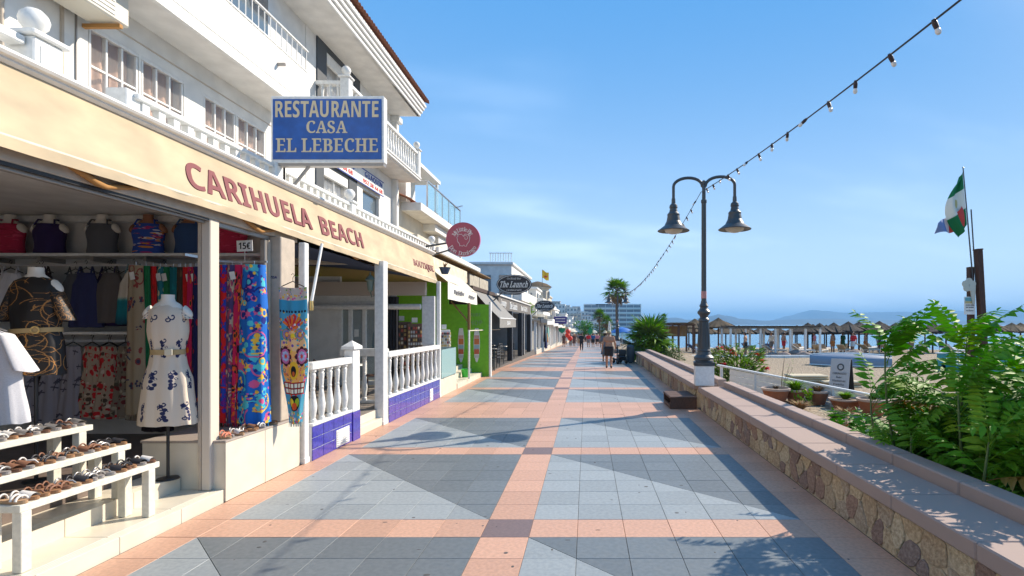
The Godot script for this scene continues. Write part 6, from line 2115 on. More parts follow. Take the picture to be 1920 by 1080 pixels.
# ------------------------------------------------------------------ street lamps, cable of bulbs
func lamp_post(label: String, at: Vector3, yaw: float) -> Node3D:   # at: the top of the wall under the plinth
	var t := thing("street_lamp", label, "street lamp", at, yaw, "double-armed street lamps")
	part("plinth", t, Vector3(0, 0.235, 0), Vector3(0.44, 0.47, 0.44), mats.white_paint, 0.012)
	var s := B()
	lathe(s, [Vector2(0.33, 0.47), Vector2(0.33, 0.55), Vector2(0.29, 0.56), Vector2(0.26, 0.62)], 4, Transform3D(Basis(Vector3.UP, PI / 4), Vector3.ZERO))
	obj("base_plate", s, mats.dark_iron, t)
	s = B()
	lathe(s, [Vector2(0.23, 0.60), Vector2(0.235, 0.66), Vector2(0.18, 0.72), Vector2(0.15, 0.80), Vector2(0.165, 0.82), Vector2(0.15, 0.85), Vector2(0.125, 1.15), Vector2(0.112, 1.50), Vector2(0.135, 1.52), Vector2(0.125, 1.56), Vector2(0.09, 1.60), Vector2(0.10, 1.64), Vector2(0.15, 1.70), Vector2(0.15, 1.74), Vector2(0.10, 1.80), Vector2(0.085, 1.84), Vector2(0.11, 1.87), Vector2(0.08, 1.93), Vector2(0.062, 2.0)], 20)
	obj("pedestal", s, mats.dark_iron, t)
	for k in 10:
		var a := TAU * k / 10
		s = B()
		tube(s, [Vector3(cos(a) * 0.142, 0.90, sin(a) * 0.142), Vector3(cos(a) * 0.112, 1.48, sin(a) * 0.112)], 0.012, -1, 5)
		obj("flute", s, mats.dark_iron, t)
	s = B()
	lathe(s, [Vector2(0.062, 2.0), Vector2(0.060, 2.05), Vector2(0.056, 4.30), Vector2(0.068, 4.32), Vector2(0.068, 4.38), Vector2(0.045, 4.40), Vector2(0.043, 4.74), Vector2(0.055, 4.76), Vector2(0.055, 4.82), Vector2(0.0, 4.86)], 16)
	obj("pole", s, mats.dark_iron, t)
	s = B()
	lathe(s, [Vector2(0.064, 2.05), Vector2(0.064, 2.22)], 16)
	obj("sticker", s, mt("sticker_pink", 0.50, 0.22, 0.20, 0.6), t)
	for sd in [-1.0, 1.0]:
		s = B()
		var pts := [Vector3(0, 4.68, 0)]
		for k in 13:
			var a := PI - PI * k / 12.0
			pts.append(Vector3(sd * (0.375 + cos(a) * 0.335), 4.72 + sin(a) * 0.20, 0))
		pts.append(Vector3(sd * 0.71, 4.40, 0))
		tube(s, pts, 0.036, -1, 10)
		obj("arm", s, mats.dark_iron, t)
		var hd := obj("lamp_head", head_mesh(), mats.dark_iron, t)
		hd.position = Vector3(sd * 0.71, 3.66, 0)
		s = B()
		lathe(s, [Vector2(0.0, -0.075), Vector2(0.10, -0.06), Vector2(0.19, -0.02), Vector2(0.225, 0.03)], 24, Transform3D(), true)
		obj("lens", s, mt("lens_milk", 0.55, 0.52, 0.44, 0.2, {"back": Color(0.4, 0.38, 0.3)}), hd)
	return t

func head_mesh() -> ArrayMesh:
	if not meshes.has("lamp_head"):
		var s := B()
		lathe(s, [Vector2(0.23, 0.02), Vector2(0.375, 0.0), Vector2(0.38, 0.012), Vector2(0.30, 0.07), Vector2(0.22, 0.13), Vector2(0.165, 0.24), Vector2(0.145, 0.36), Vector2(0.15, 0.40), Vector2(0.10, 0.46), Vector2(0.085, 0.54), Vector2(0.10, 0.56), Vector2(0.09, 0.62), Vector2(0.05, 0.66), Vector2(0.045, 0.78)], 28)
		s.generate_normals()
		meshes["lamp_head"] = s.commit()
	return meshes["lamp_head"]

func lamps() -> void:
	R.seed = 65
	lamp_post("tall double-armed street lamp on a white plinth on the stone wall", P(2.775, 0.56, 12.63), -0.14)
	lamp_post("farther double-armed street lamp in front of the tall palm", P(2.6, 0.56 + gy(45.0), 45.0), 0.0)
	lamp_post("double-armed street lamp behind the viewer where the bulb cable starts", P(2.775, 0.56, -20.0), 0.0)
	var c := thing("bulb_cable", "black cable of small bulbs strung from lamp to lamp over the wall", "string lights", P(2.7, 5.1, 12.6))
	var spans := [[Vector3(2.7, 5.15, 20.0), Vector3(2.7, 5.12, -12.6), 1.0], [Vector3(2.7, 5.12, -12.6), Vector3(2.62, 4.85, -45.0), 1.02]]
	for i in 2:
		var a: Vector3 = spans[i][0]
		var b: Vector3 = spans[i][1]
		var at := func(t: float) -> Vector3: return a.lerp(b, t) - Vector3.UP * spans[i][2] * 4.0 * t * (1.0 - t) - c.position
		var pts := []
		for k in 61:
			pts.append(at.call(k / 60.0))
		var s := B()
		tube(s, pts, 0.0085, -1, 6)
		obj("cable", s, mats.black, c)
		var len := a.distance_to(b)
		var n := int(len / 0.6)
		for k in range(1, n):
			var t := float(k) / n
			if i == 0 and t < 0.45:
				continue
			var p: Vector3 = at.call(t)
			var lean := Basis(Vector3.RIGHT, R.randf_range(-0.9, 0.9)) * Basis(Vector3.BACK, R.randf_range(-0.7, 0.7))
			var sk := obj("socket", bulb_meshes()[0], mt("socket_dark", 0.035, 0.02, 0.022, 0.5), c)
			sk.transform = Transform3D(lean, p)
			obj("bulb", bulb_meshes()[1], mt("bulb_white", 0.75, 0.75, 0.74, 0.15), sk)

func bulb_meshes() -> Array:
	if not meshes.has("socket"):
		var s := B()
		lathe(s, [Vector2(0.0, -0.062), Vector2(0.019, -0.06), Vector2(0.021, -0.02), Vector2(0.016, 0.0), Vector2(0.014, 0.014), Vector2(0, 0.015)], 10)
		s.generate_normals()
		meshes["socket"] = s.commit()
		s = B()
		lathe(s, [Vector2(0.0, -0.115), Vector2(0.014, -0.11), Vector2(0.022, -0.095), Vector2(0.021, -0.075), Vector2(0.014, -0.06)], 10, Transform3D(), true)
		s.generate_normals()
		meshes["bulb"] = s.commit()
	return [meshes["socket"], meshes["bulb"]]

# ------------------------------------------------------------------ plants
func leaf_mats() -> void:
	mt("leaf_a", 0.155, 0.34, 0.012, 0.6, {"spec": 0.35, "back": Color(0.42, 0.66, 0.03), "tex": ntex("leafvar", 0.03, Color(0.7, 0.8, 0.6), Color(1, 1, 1), 3), "tri": 1.3})
	mt("leaf_b", 0.115, 0.29, 0.014, 0.6, {"spec": 0.35, "back": Color(0.30, 0.55, 0.04), "tex": texs.leafvar, "tri": 1.3})
	mt("leaf_c", 0.24, 0.38, 0.016, 0.6, {"spec": 0.35, "back": Color(0.60, 0.72, 0.04), "tex": texs.leafvar, "tri": 1.3})
	mt("leaf_d", 0.20, 0.13, 0.02, 0.6, {"back": Color(0.55, 0.35, 0.04)})
	mt("leaf_palm", 0.17, 0.30, 0.022, 0.6, {"spec": 0.35, "back": Color(0.42, 0.56, 0.03), "tex": texs.leafvar, "tri": 1.0})
	mt("leaf_olive", 0.13, 0.18, 0.055, 0.6, {"spec": 0.35, "back": Color(0.20, 0.28, 0.06), "tex": texs.leafvar, "tri": 1.0})
	mt("stem_green", 0.10, 0.14, 0.04, 0.7)
	mt("stem_brown", 0.14, 0.10, 0.065, 0.85)
	mt("flower_red", 0.60, 0.012, 0.05, 0.6, {"back": Color(0.6, 0.03, 0.08)})
	mt("dead_frond", 0.25, 0.17, 0.09, 0.9, {"back": Color(0.2, 0.14, 0.06)})
	mt("dry_grass", 0.30, 0.18, 0.075, 0.9, {"back": Color(0.2, 0.12, 0.05)})

func leaflet(s: SurfaceTool, b: Basis, at: Vector3, l: float, w: float, droop: float) -> void:   # a lance-shaped leaf along b.z, folded on its midrib
	var mid := []
	for k in 4:
		var t := k / 3.0
		mid.append(at + b * Vector3(0, -droop * t * t * l - 0.12 * w * sin(PI * t), t * l))
	var wd := [0.18, 1.0, 0.72, 0.0]
	for k in 3:
		for sd in [-1.0, 1.0]:
			var e0: Vector3 = mid[k] + b * Vector3(sd * w * wd[k], 0.22 * w * wd[k], 0)
			var e1: Vector3 = mid[k + 1] + b * Vector3(sd * w * wd[k + 1], 0.22 * w * wd[k + 1], 0)
			if sd > 0:
				T(s, mid[k], mid[k + 1], e0)
				if k < 2:
					T(s, e0, mid[k + 1], e1)
			else:
				T(s, mid[k], e0, mid[k + 1])
				if k < 2:
					T(s, e0, e1, mid[k + 1])

func pinnate(seedn: int, l: float, n: int) -> ArrayMesh:   # a feather-shaped compound leaf that arches along +z
	var rr := RandomNumberGenerator.new()
	rr.seed = seedn
	var s := B()
	var arch := rr.randf_range(0.25, 0.55)
	var bend := rr.randf_range(-0.12, 0.12)
	var at := func(t: float) -> Vector3: return Vector3(bend * t * t * l, (0.30 * t - arch * t * t) * l, t * l * 0.95)
	var pts := []
	for k in 9:
		pts.append(at.call(k / 8.0))
	tube(s, pts, 0.0065, 0.002, 4, false)
	s.set_smooth_group(-1)
	for k in n:
		var t := lerpf(0.20, 0.97, float(k) / (n - 1))
		var p: Vector3 = at.call(t)
		var fwd: Vector3 = (at.call(minf(1.0, t + 0.02)) - at.call(t - 0.02)).normalized()
		var ll := l * lerpf(0.245, 0.15, pow(absf(t - 0.45) / 0.55, 1.5)) * rr.randf_range(0.88, 1.1)
		for sd in [-1.0, 1.0]:
			var out := (Vector3(sd, 0, 0) + fwd * rr.randf_range(0.25, 0.55) + Vector3(0, rr.randf_range(-0.35, 0.15), 0)).normalized()
			var up: Vector3 = out.cross(fwd) * -sd
			if up.y < 0:
				up = -up
			var bb := Basis(up.cross(out).normalized(), up.normalized(), out)
			leaflet(s, bb.orthonormalized(), p, ll, ll * 0.185, rr.randf_range(0.1, 0.5))
	leaflet(s, Basis(), at.call(1.0), l * 0.12, l * 0.025, 0.4)
	s.generate_normals()
	return s.commit()

func aim(dir: Vector3, roll := 0.0) -> Basis:   # +z along dir, y as upright as it goes
	var z := dir.normalized()
	var x := Vector3.UP.cross(z)
	x = Vector3.RIGHT if x.length() < 0.01 else x.normalized()
	return Basis(x, z.cross(x), z) * Basis(Vector3.BACK, roll)

func bed() -> void:
	leaf_mats()
	R.seed = 75
	var fr := []
	for i in 7:
		fr.append(pinnate(100 + i, 0.95, 9 + i % 3))
	# the tall shrub with feathered leaves
	var t := thing("feather_leaf_shrub", "tall bright green shrub with long feathered leaves spilling over the wall", "shrub", P(4.0, 0.1, 6.0))
	var o := -t.position
	var stems := [[3.75, 6.7, 2.05, 3.62, 6.75, 17], [4.1, 6.1, 2.10, 4.15, 6.0, 18], [3.9, 5.6, 1.55, 3.75, 5.55, 15], [4.5, 5.7, 1.75, 4.75, 5.6, 16], [3.65, 6.9, 1.35, 3.42, 7.1, 12], [3.70, 5.2, 1.15, 3.62, 5.0, 13], [4.3, 5.1, 1.35, 4.3, 4.9, 14], [4.9, 6.6, 1.65, 5.05, 6.6, 14], [3.6, 6.2, 0.95, 3.52, 6.2, 11], [4.9, 5.3, 1.40, 5.1, 5.1, 13], [4.4, 4.6, 1.05, 4.4, 4.5, 12]]
	for q in stems:
		var a := P(maxf(3.5, q[0] * 0.94), 0.08, q[1] * 0.91)
		var b := P(maxf(3.44, q[3] * 0.94), q[2] * 0.86, q[4] * 0.91)
		var pts := []
		for k in 6:
			pts.append(a.lerp(b, k / 5.0) + o + Vector3(0.05 * sin(k * 1.3), 0, 0.04 * cos(k * 1.7)))
		var s := B()
		tube(s, pts, 0.020, 0.008, 6)
		obj("stem", s, mats.stem_green, t)
		var n := int(q[5] * 1.65)
		for k in n:
			var h := 1.0 - pow(float(k) / n, 1.25) * 0.85
			var p := a.lerp(b, h) + o
			var yaw: float = k * 2.4 + q[0] * 3.0 + R.randf_range(-0.3, 0.3)
			var pitch := lerpf(-0.25, 0.95, pow(h, 2.0)) + R.randf_range(-0.2, 0.2)
			var dir := Vector3(sin(yaw) * cos(pitch), sin(pitch), cos(yaw) * cos(pitch))
			if dir.x < -0.25 and (a.x < 3.75 or h < 0.6):   # it leans away from the wall, to the light
				dir.x *= -1.0
			if dir.z < -0.6 and a.z < -5.9:
				dir.z *= -0.6
			var m: Material = mats[["leaf_a", "leaf_a", "leaf_b", "leaf_b", "leaf_c"][R.randi() % 5]]
			if R.randf() < 0.018:
				m = mats.leaf_d
			var lf := obj("leaf", fr[R.randi() % 7], m, t)
			lf.transform = Transform3D(aim(dir, R.randf_range(-0.4, 0.4)).scaled(Vector3.ONE * (R.randf_range(0.68, 1.05) * lerpf(0.82, 1.0, 1.0 - h))), p)
	# low growth under it
	var g := thing("ground_cover", "dense low green growth at the foot of the tall shrub", "ground cover", P(4.0, 0.1, 5.4))
	g.set_meta("kind", "stuff")
	var mm := MultiMesh.new()
	mm.transform_format = MultiMesh.TRANSFORM_3D
	mm.mesh = pinnate(200, 0.72, 8)
	mm.instance_count = 900
	for i in 900:
		var low := i > 820
		var p := P(R.randf_range(3.5, 4.4), 0.0, R.randf_range(6.4, 8.0)) if low else P(R.randf_range(3.62, 6.6), 0.05, R.randf_range(3.0, 6.7))
		var yaw := R.randf() * TAU
		var pitch := R.randf_range(0.15, 1.2)
		p.y += R.randf_range(0.02, 0.25 if low else (0.62 if p.x < 3.95 else 0.95))
		mm.set_instance_transform(i, Transform3D(aim(Vector3(sin(yaw) * cos(pitch), sin(pitch), cos(yaw) * cos(pitch)), R.randf_range(-0.5, 0.5)).scaled(Vector3.ONE * R.randf_range(0.55, 1.1)), p - g.position))
	var mi := MultiMeshInstance3D.new()
	mi.name = "leaves"
	mi.multimesh = mm
	mi.material_override = mats.leaf_b
	mi.set_meta("kind", "stuff")
	g.add_child(mi)
	# bowls of succulents along the fence
	var pots := [[4.52, 12.75, 0.33, 0.36, "largest wide terracotta bowl, nearest the lamp post"], [5.05, 12.9, 0.25, 0.33, "terracotta pot half hidden by trailing green plants"], [5.60, 12.95, 0.27, 0.32, "pinkish weathered terracotta pot between two green ones"], [5.92, 12.2, 0.36, 0.26, "shallow terracotta bowl full of low succulents"], [6.22, 11.6, 0.32, 0.36, "terracotta bowl with a dark plant, nearest the tall shrub"]]
	for i in 5:
		var q: Array = pots[i]
		var y := sand_y(q[0], q[1]) + 0.02
		var p := thing("terracotta_pot", q[4], "plant pot", P(q[0], y, q[1]), 0.0, "terracotta pots along the fence")
		var r: float = q[2]
		var h: float = q[3]
		var s := B()
		lathe(s, [Vector2(0, 0), Vector2(r * 0.62, 0), Vector2(r * 0.78, h * 0.4), Vector2(r * 0.93, h * 0.84)], 26)
		obj("bowl", s, mats.terracotta, p)
		s = B()
		lathe(s, [Vector2(r * 0.92, h * 0.84), Vector2(r, h * 0.86), Vector2(r * 1.02, h), Vector2(r * 0.90, h * 1.01), Vector2(r * 0.86, h * 0.85)], 26)
		obj("rim", s, mt("bleached_rim", 0.50, 0.38, 0.31, 0.9, {"tex": texs.grain, "tri": 3.0}), p)
		s = B()
		lathe(s, [Vector2(r * 0.88, h * 0.88), Vector2(0, h * 0.93)], 20)
		obj("soil", s, mats.soil, p)
		var pl := obj("plant", tuft([0.10, 0.24, 0.16, 0.17, 0.14][i], [60, 190, 70, 190, 110][i], 0.010, 30 + i), [mats.stem_brown, mats.leaf_c, mats.dry_grass, mats.leaf_c, mats.leaf_olive][i], p)
		pl.position = Vector3(0, h * 0.88, 0)
		pl.scale = Vector3(r / 0.16, 1.0, r / 0.16)
		pl.scale = Vector3(2.0, 1.0, 2.0)
		if i == 1:
			var tr := B()
			for k in 90:
				var a := R.randf_range(-1.0, 2.2)
				var hh := R.randf_range(-0.32, 0.06)
				leaflet(tr, aim(Vector3(cos(a), -0.5, sin(a)), R.randf() * 3.0), Vector3(cos(a) * (r + 0.06), h + hh, sin(a) * (r + 0.06)), 0.10, 0.03, 0.3)
			obj("trailing_leaves", tr, mats.leaf_c, p)
	var sp := thing("dry_sprig", "thin bare sprig rising behind the terracotta pots", "sprig", P(4.85, 0.1, 13.2))
	var ss := B()
	for k in 5:
		var a := k * 1.3
		tube(ss, [Vector3(0, 0, 0), Vector3(0.05 * sin(a), 0.45, 0.03), Vector3(0.14 + 0.12 * sin(a), 0.75 + 0.09 * k, 0.06 * cos(a))], 0.007, 0.003, 4)
	obj("stems", ss, mats.stem_brown, sp)
	ss = B()
	for k in 46:
		var a := R.randf() * TAU
		leaflet(ss, aim(Vector3(cos(a), 0.2, sin(a))), Vector3(0.10 + R.randf_range(-0.12, 0.16), R.randf_range(0.3, 1.05), R.randf_range(-0.08, 0.08)), 0.07, 0.018, 0.3)
	obj("leaves", ss, mats.leaf_c, sp)
	for i in 9:
		var x := R.randf_range(3.7, 5.9)
		var d := lerpf(12.3, 7.6, i / 8.0) + R.randf_range(-0.3, 0.3)
		var k := thing("dry_tuft", "%s tuft of reddish dry growth on the bed, counted from the lamp" % ORD[i], "dry tuft", P(x, sand_y(x, d), d), 0.0, "dry tufts on the sandy bed")
		var ob := obj("blades", tuft(0.26, 170, 0.007, 60 + i), mats.dry_grass if i % 3 else mats.leaf_olive, k)
		ob.scale = Vector3(1.6, 0.8, 1.6)
	var gv := thing("bed_litter", "scattered small stones and dry bits on the sandy bed", "litter")
	gv.set_meta("kind", "stuff")
	mm = MultiMesh.new()
	mm.transform_format = MultiMesh.TRANSFORM_3D
	mm.mesh = boxmesh(Vector3(0.05, 0.03, 0.04), 0.012)
	mm.instance_count = 700
	for i in 700:
		var x := R.randf_range(3.5, 9.0)
		var d := R.randf_range(3.0, 15.0)
		mm.set_instance_transform(i, Transform3D(Basis(Vector3(R.randf(), R.randf(), R.randf() + 0.1).normalized(), R.randf() * 6.0).scaled(Vector3.ONE * R.randf_range(0.3, 1.3)), P(x, sand_y(x, d) + 0.02, d)))
	mi = MultiMeshInstance3D.new()
	mi.name = "stones"
	mi.multimesh = mm
	mi.material_override = mats.stone6
	mi.set_meta("kind", "stuff")
	gv.add_child(mi)
	# white plank fence that follows the ramp to the beach
	var f := thing("plank_fence", "low white plank fence running from the lamp down towards the beach", "fence", P(3.7, 0.0, 14.9))
	var fa := P(3.65, 0.86, 14.9)
	var fb := P(6.75, 0.34, 12.1)
	o = -f.position
	var dir := (fb - fa)
	var len := dir.length()
	var fb2 := aim(dir)
	part("hand_rail", f, (fa + fb) / 2 + o, Vector3(0.10, 0.05, len), mats.white_paint, 0.008, fb2)
	for k in 3:
		part("plank", f, (fa + dir * 0.09 + fb) / 2 + o - Vector3(0, 0.12 + k * 0.165, 0), Vector3(0.025, 0.155, len * 0.91), mats.white_paint, 0.004, fb2)
	for k in 5:
		var p := fa.lerp(fb, 0.03 + k * 0.235)
		part("post", f, Vector3(p.x, p.y - 0.36, p.z) + o, Vector3(0.07, 0.72, 0.07), mats.white_paint, 0.006)
	# red oleander
	var ol := thing("oleander", "oleander bush with red flowers behind the lamp plinth", "shrub", P(4.72, 0.0, 16.8))
	var s := B()
	for k in 16:
		var a := k * 2.4
		var l := R.randf_range(0.3, 0.75)
		tube(s, [Vector3.ZERO, Vector3(cos(a) * l * 0.4, 0.6, sin(a) * l * 0.4), Vector3(cos(a) * l, R.randf_range(0.8, 1.35), sin(a) * l)], 0.013, 0.005, 4)
	obj("stems", s, mats.stem_brown, ol)
	for q in 2:
		s = B()
		for k in 800:
			var a := R.randf() * TAU
			var rr := sqrt(R.randf()) * 0.78
			var y := R.randf_range(0.08, 1.15 + 0.30 * sin(a * 3.0) * (1.0 - rr)) 
			leaflet(s, aim(Vector3(cos(a) * 0.7 + R.randf_range(-0.4, 0.4), R.randf_range(-0.1, 1.0), sin(a) * 0.7 + R.randf_range(-0.4, 0.4)), R.randf_range(-1, 1)), Vector3(cos(a) * rr, y, sin(a) * rr), R.randf_range(0.17, 0.27), 0.023, 0.2)
		obj("foliage", s, [mats.leaf_olive, mats.leaf_c][q], ol)
	for q in [[-0.55, 1.25, 0.1], [-0.28, 1.18, 0.2], [-0.20, 1.08, 0.3], [-0.5, 0.75, 0.3], [0.62, 1.05, 0.2], [0.68, 0.86, 0.2], [0.86, 0.62, 0.2]]:
		s = B()
		for k in 14:
			var a := k * 2.4
			leaflet(s, aim(Vector3(cos(a), 0.6 + 0.5 * sin(k * 1.7), sin(a))), Vector3.ZERO, 0.15, 0.060, 0.5)
		obj("flower", s, mats.flower_red, ol).position = Vector3(q[0], q[1], q[2])
	var tw := B()
	tube(tw, [Vector3(0.3, 0.3, 0.2), Vector3(0.6, 0.55, 0.2), Vector3(0.86, 0.6, 0.2)], 0.007, 0.004, 4)
	tube(tw, [Vector3(0.3, 0.4, 0.2), Vector3(0.55, 0.8, 0.2), Vector3(0.62, 1.03, 0.2)], 0.007, 0.004, 4)
	obj("twigs", tw, mats.stem_brown, ol)
	# palms
	fan_palm("low bushy fan palm at the end of the stone wall", P(3.55, gy(30) + 0.2, 30.0), 0.85, 1.85, 44, false)
	fan_palm("tall fan palm with a brown skirt on a thin trunk", P(2.95, gy(52), 52.0), 5.75, 1.75, 30, true)
	fan_palm("small distant fan palm down the street", P(2.3, gy(95), 95.0), 4.9, 1.5, 30, true)
	fan_palm("second distant palm close beside the tall palm's trunk", P(3.3, gy(88) - 0.5, 88.0), 4.2, 1.3, 26, true)
	fan_palm("smallest palm on the skyline behind the bushy palm", P(13.0, gy(90) - 0.6, 90.0), 5.0, 0.9, 18, false)
	bush("yellow green shrub at the foot of the bushy palm", P(3.75, gy(29.5) + 0.05, 29.5), 0.85, 1.15, mats.leaf_c, 900)
	bush("dark shrub with orange leaves beside the litter bin", P(3.2, gy(32) + 0.2, 32.0), 0.8, 1.2, mats.leaf_olive, 700)
	bush("grey green shrub on the sand behind the stone wall", P(4.7, gy(29) - 0.1, 28.4), 0.6, 0.9, mats.leaf_olive, 500)
	bush("distant dark green tree over the far crowd", P(-0.6, gy(125) + 1.2, 125.0), 2.6, 3.4, mats.leaf_b, 900)
	bush("distant round tree right of the far crowd", P(4.2, gy(120), 120.0), 2.4, 4.6, mats.leaf_olive, 900)
	bush("green plant on a roof terrace beside the smaller oval sign", P(-5.3, 2.9, 47.0), 0.8, 1.0, mats.leaf_c, 500)

func bush(label: String, at: Vector3, r: float, h: float, mat: Material, n: int) -> void:
	var b := thing("leafy_shrub", label, "shrub", at)
	var s := B()
	var lf := r * 0.20
	var lumps := []
	for k in 9:
		lumps.append(Vector3(R.randf_range(-0.6, 0.6) * r, R.randf_range(0.25, 0.85) * h, R.randf_range(-0.6, 0.6) * r))
	for k in n:
		var c: Vector3 = lumps[k % 9]
		var dir := Vector3(R.randfn(), R.randfn(), R.randfn()).normalized()
		var p := c + dir * Vector3(r * 0.5, h * 0.28, r * 0.5) * R.randf_range(0.4, 1.0)
		p.y = maxf(p.y, 0.02)
		leaflet(s, aim(dir + Vector3(0, 0.2, 0), R.randf_range(-1, 1)), p, lf * R.randf_range(0.6, 1.2), lf * 0.20, 0.4)
	obj("foliage", s, mat, b)
	s = B()
	for c in lumps:
		tube(s, [Vector3(c.x * 0.1, 0, c.z * 0.1), Vector3(c.x * 0.5, c.y * 0.6, c.z * 0.5), c], r * 0.03, r * 0.01, 4)
	obj("stems", s, mats.stem_brown, b)

func fan_frond(seedn: int) -> ArrayMesh:
	var key := "fan%d" % seedn
	if not meshes.has(key):
		var rr := RandomNumberGenerator.new()
		rr.seed = seedn
		var s := B()
		tube(s, [Vector3.ZERO, Vector3(0, 0.05, 0.25), Vector3(0, 0.04, 0.48)], 0.02, 0.012, 4, false)
		s.set_smooth_group(-1)
		for k in 21:
			var a := lerpf(-1.9, 1.9, k / 20.0)
			var l := lerpf(0.56, 0.40, absf(a) / 1.9) * rr.randf_range(0.9, 1.08)
			leaflet(s, Basis(Vector3.UP, a) * Basis(Vector3.BACK, rr.randf_range(-0.5, 0.5)), Vector3(0, 0.04, 0.46), l, 0.032, rr.randf_range(0.05, 0.55))
		s.generate_normals()
		meshes[key] = s.commit()
	return meshes[key]

func fan_palm(label: String, at: Vector3, trunk: float, r: float, n: int, skirt: bool) -> void:
	var p := thing("fan_palm", label, "palm tree", at)
	var s := B()
	var pts := []
	for k in 9:
		pts.append(Vector3(0.04 * sin(k * 0.8), trunk * k / 8.0, 0.03 * cos(k)))
	var tr := 0.13 if trunk > 2.0 else 0.16
	tube(s, pts, tr, tr * 0.8, 10)
	for k in int(trunk / 0.16):
		lathe(s, [Vector2(tr * 0.95, k * 0.16), Vector2(tr * 1.12, k * 0.16 + 0.06), Vector2(tr * 0.95, k * 0.16 + 0.08)], 10)
	obj("trunk", s, mats.stem_brown, p)
	for k in n:
		var h := float(k) / n
		var yaw := k * 2.4
		var pitch := lerpf(1.35, -0.65, h) + R.randf_range(-0.15, 0.15)
		var f := obj("frond", fan_frond(k % 4), mats[["leaf_palm", "leaf_olive", "leaf_c"][k % 3]] if h < 0.82 or not skirt else mats.dead_frond, p)
		f.transform = Transform3D(aim(Vector3(sin(yaw) * cos(pitch), sin(pitch), cos(yaw) * cos(pitch)), R.randf_range(-0.3, 0.3)).scaled(Vector3.ONE * r * R.randf_range(0.82, 1.08)), Vector3(0, trunk - 0.12 * h, 0))
	if skirt:
		for k in 9:
			var yaw := k * 2.4 + 1.0
			var f := obj("dead_frond", fan_frond(k % 4), mats.dead_frond, p)
			f.transform = Transform3D(aim(Vector3(sin(yaw) * 0.5, -0.9, cos(yaw) * 0.5), R.randf_range(-0.6, 0.6)).scaled(Vector3.ONE * r * 0.75), Vector3(0, trunk - 0.15 - 0.02 * k, 0))

# ------------------------------------------------------------------ the beach
func make_parasol(dark: bool) -> Node3D:
	var o := Node3D.new()
	var th: Material = mats.thatch_dark if dark else mats.thatch
	for tier in 2:
		var s := B()
		var r0: float = [1.55, 0.70][tier]
		var y0: float = [1.85, 2.17][tier]
		var r1: float = [0.42, 0.02][tier]
		var y1: float = [2.25, 2.50][tier]
		for k in 44:   # bundles of straw with ragged ends
			var a := TAU * k / 44.0
			var q := R.randf_range(0.93, 1.06)
			var dir := Vector3(cos(a), 0, sin(a))
			var side := Vector3(-sin(a), 0, cos(a))
			var p0 := dir * r0 * q + Vector3.UP * (y0 - R.randf_range(0.0, 0.10))
			var p1 := dir * r1 + Vector3.UP * y1
			var w0 := side * r0 * 0.085
			var w1 := side * maxf(r1, 0.05) * 0.085
			var up := Vector3.UP * (0.05 + R.randf_range(0.0, 0.03))
			face(s, [p0 - w0, p0 + w0, p1 + w1 + up, p1 - w1 + up], Vector3(0, 1.5, 0))
			face(s, [p0 - w0 - Vector3.UP * 0.10, p0 + w0 - Vector3.UP * 0.10, p0 + w0, p0 - w0], Vector3(0, y0, 0))
			face(s, [p0 - w0 - Vector3.UP * 0.10, p0 + w0 - Vector3.UP * 0.10, p1 + w1, p1 - w1], Vector3(0, 4, 0))
		obj(["thatch", "thatch_cap"][tier], s, th, o)
	var p := B()
	tube(p, [Vector3(0, -0.3, 0), Vector3(0, 2.42, 0)], 0.065, -1, 8)
	obj("post", p, mats.brown_post if dark else mats.wood, o)
	return o

func make_lounger(m: Material) -> Node3D:
	var o := Node3D.new()
	part("frame", o, Vector3(0, 0.28, 0), Vector3(0.62, 0.05, 1.4), mats.white_paint, 0.01)
	part("mattress", o, Vector3(0, 0.33, 0.1), Vector3(0.58, 0.06, 1.2), m, 0.02)
	part("backrest", o, Vector3(0, 0.50, -0.85), Vector3(0.58, 0.07, 0.75), m, 0.02, Basis(Vector3.RIGHT, 0.6))
	for sx in [-1, 1]:
		for sz in [-1, 1]:
			part("leg", o, Vector3(sx * 0.27, 0.13, sz * 0.6), Vector3(0.05, 0.26, 0.05), mats.white_paint)
	return o

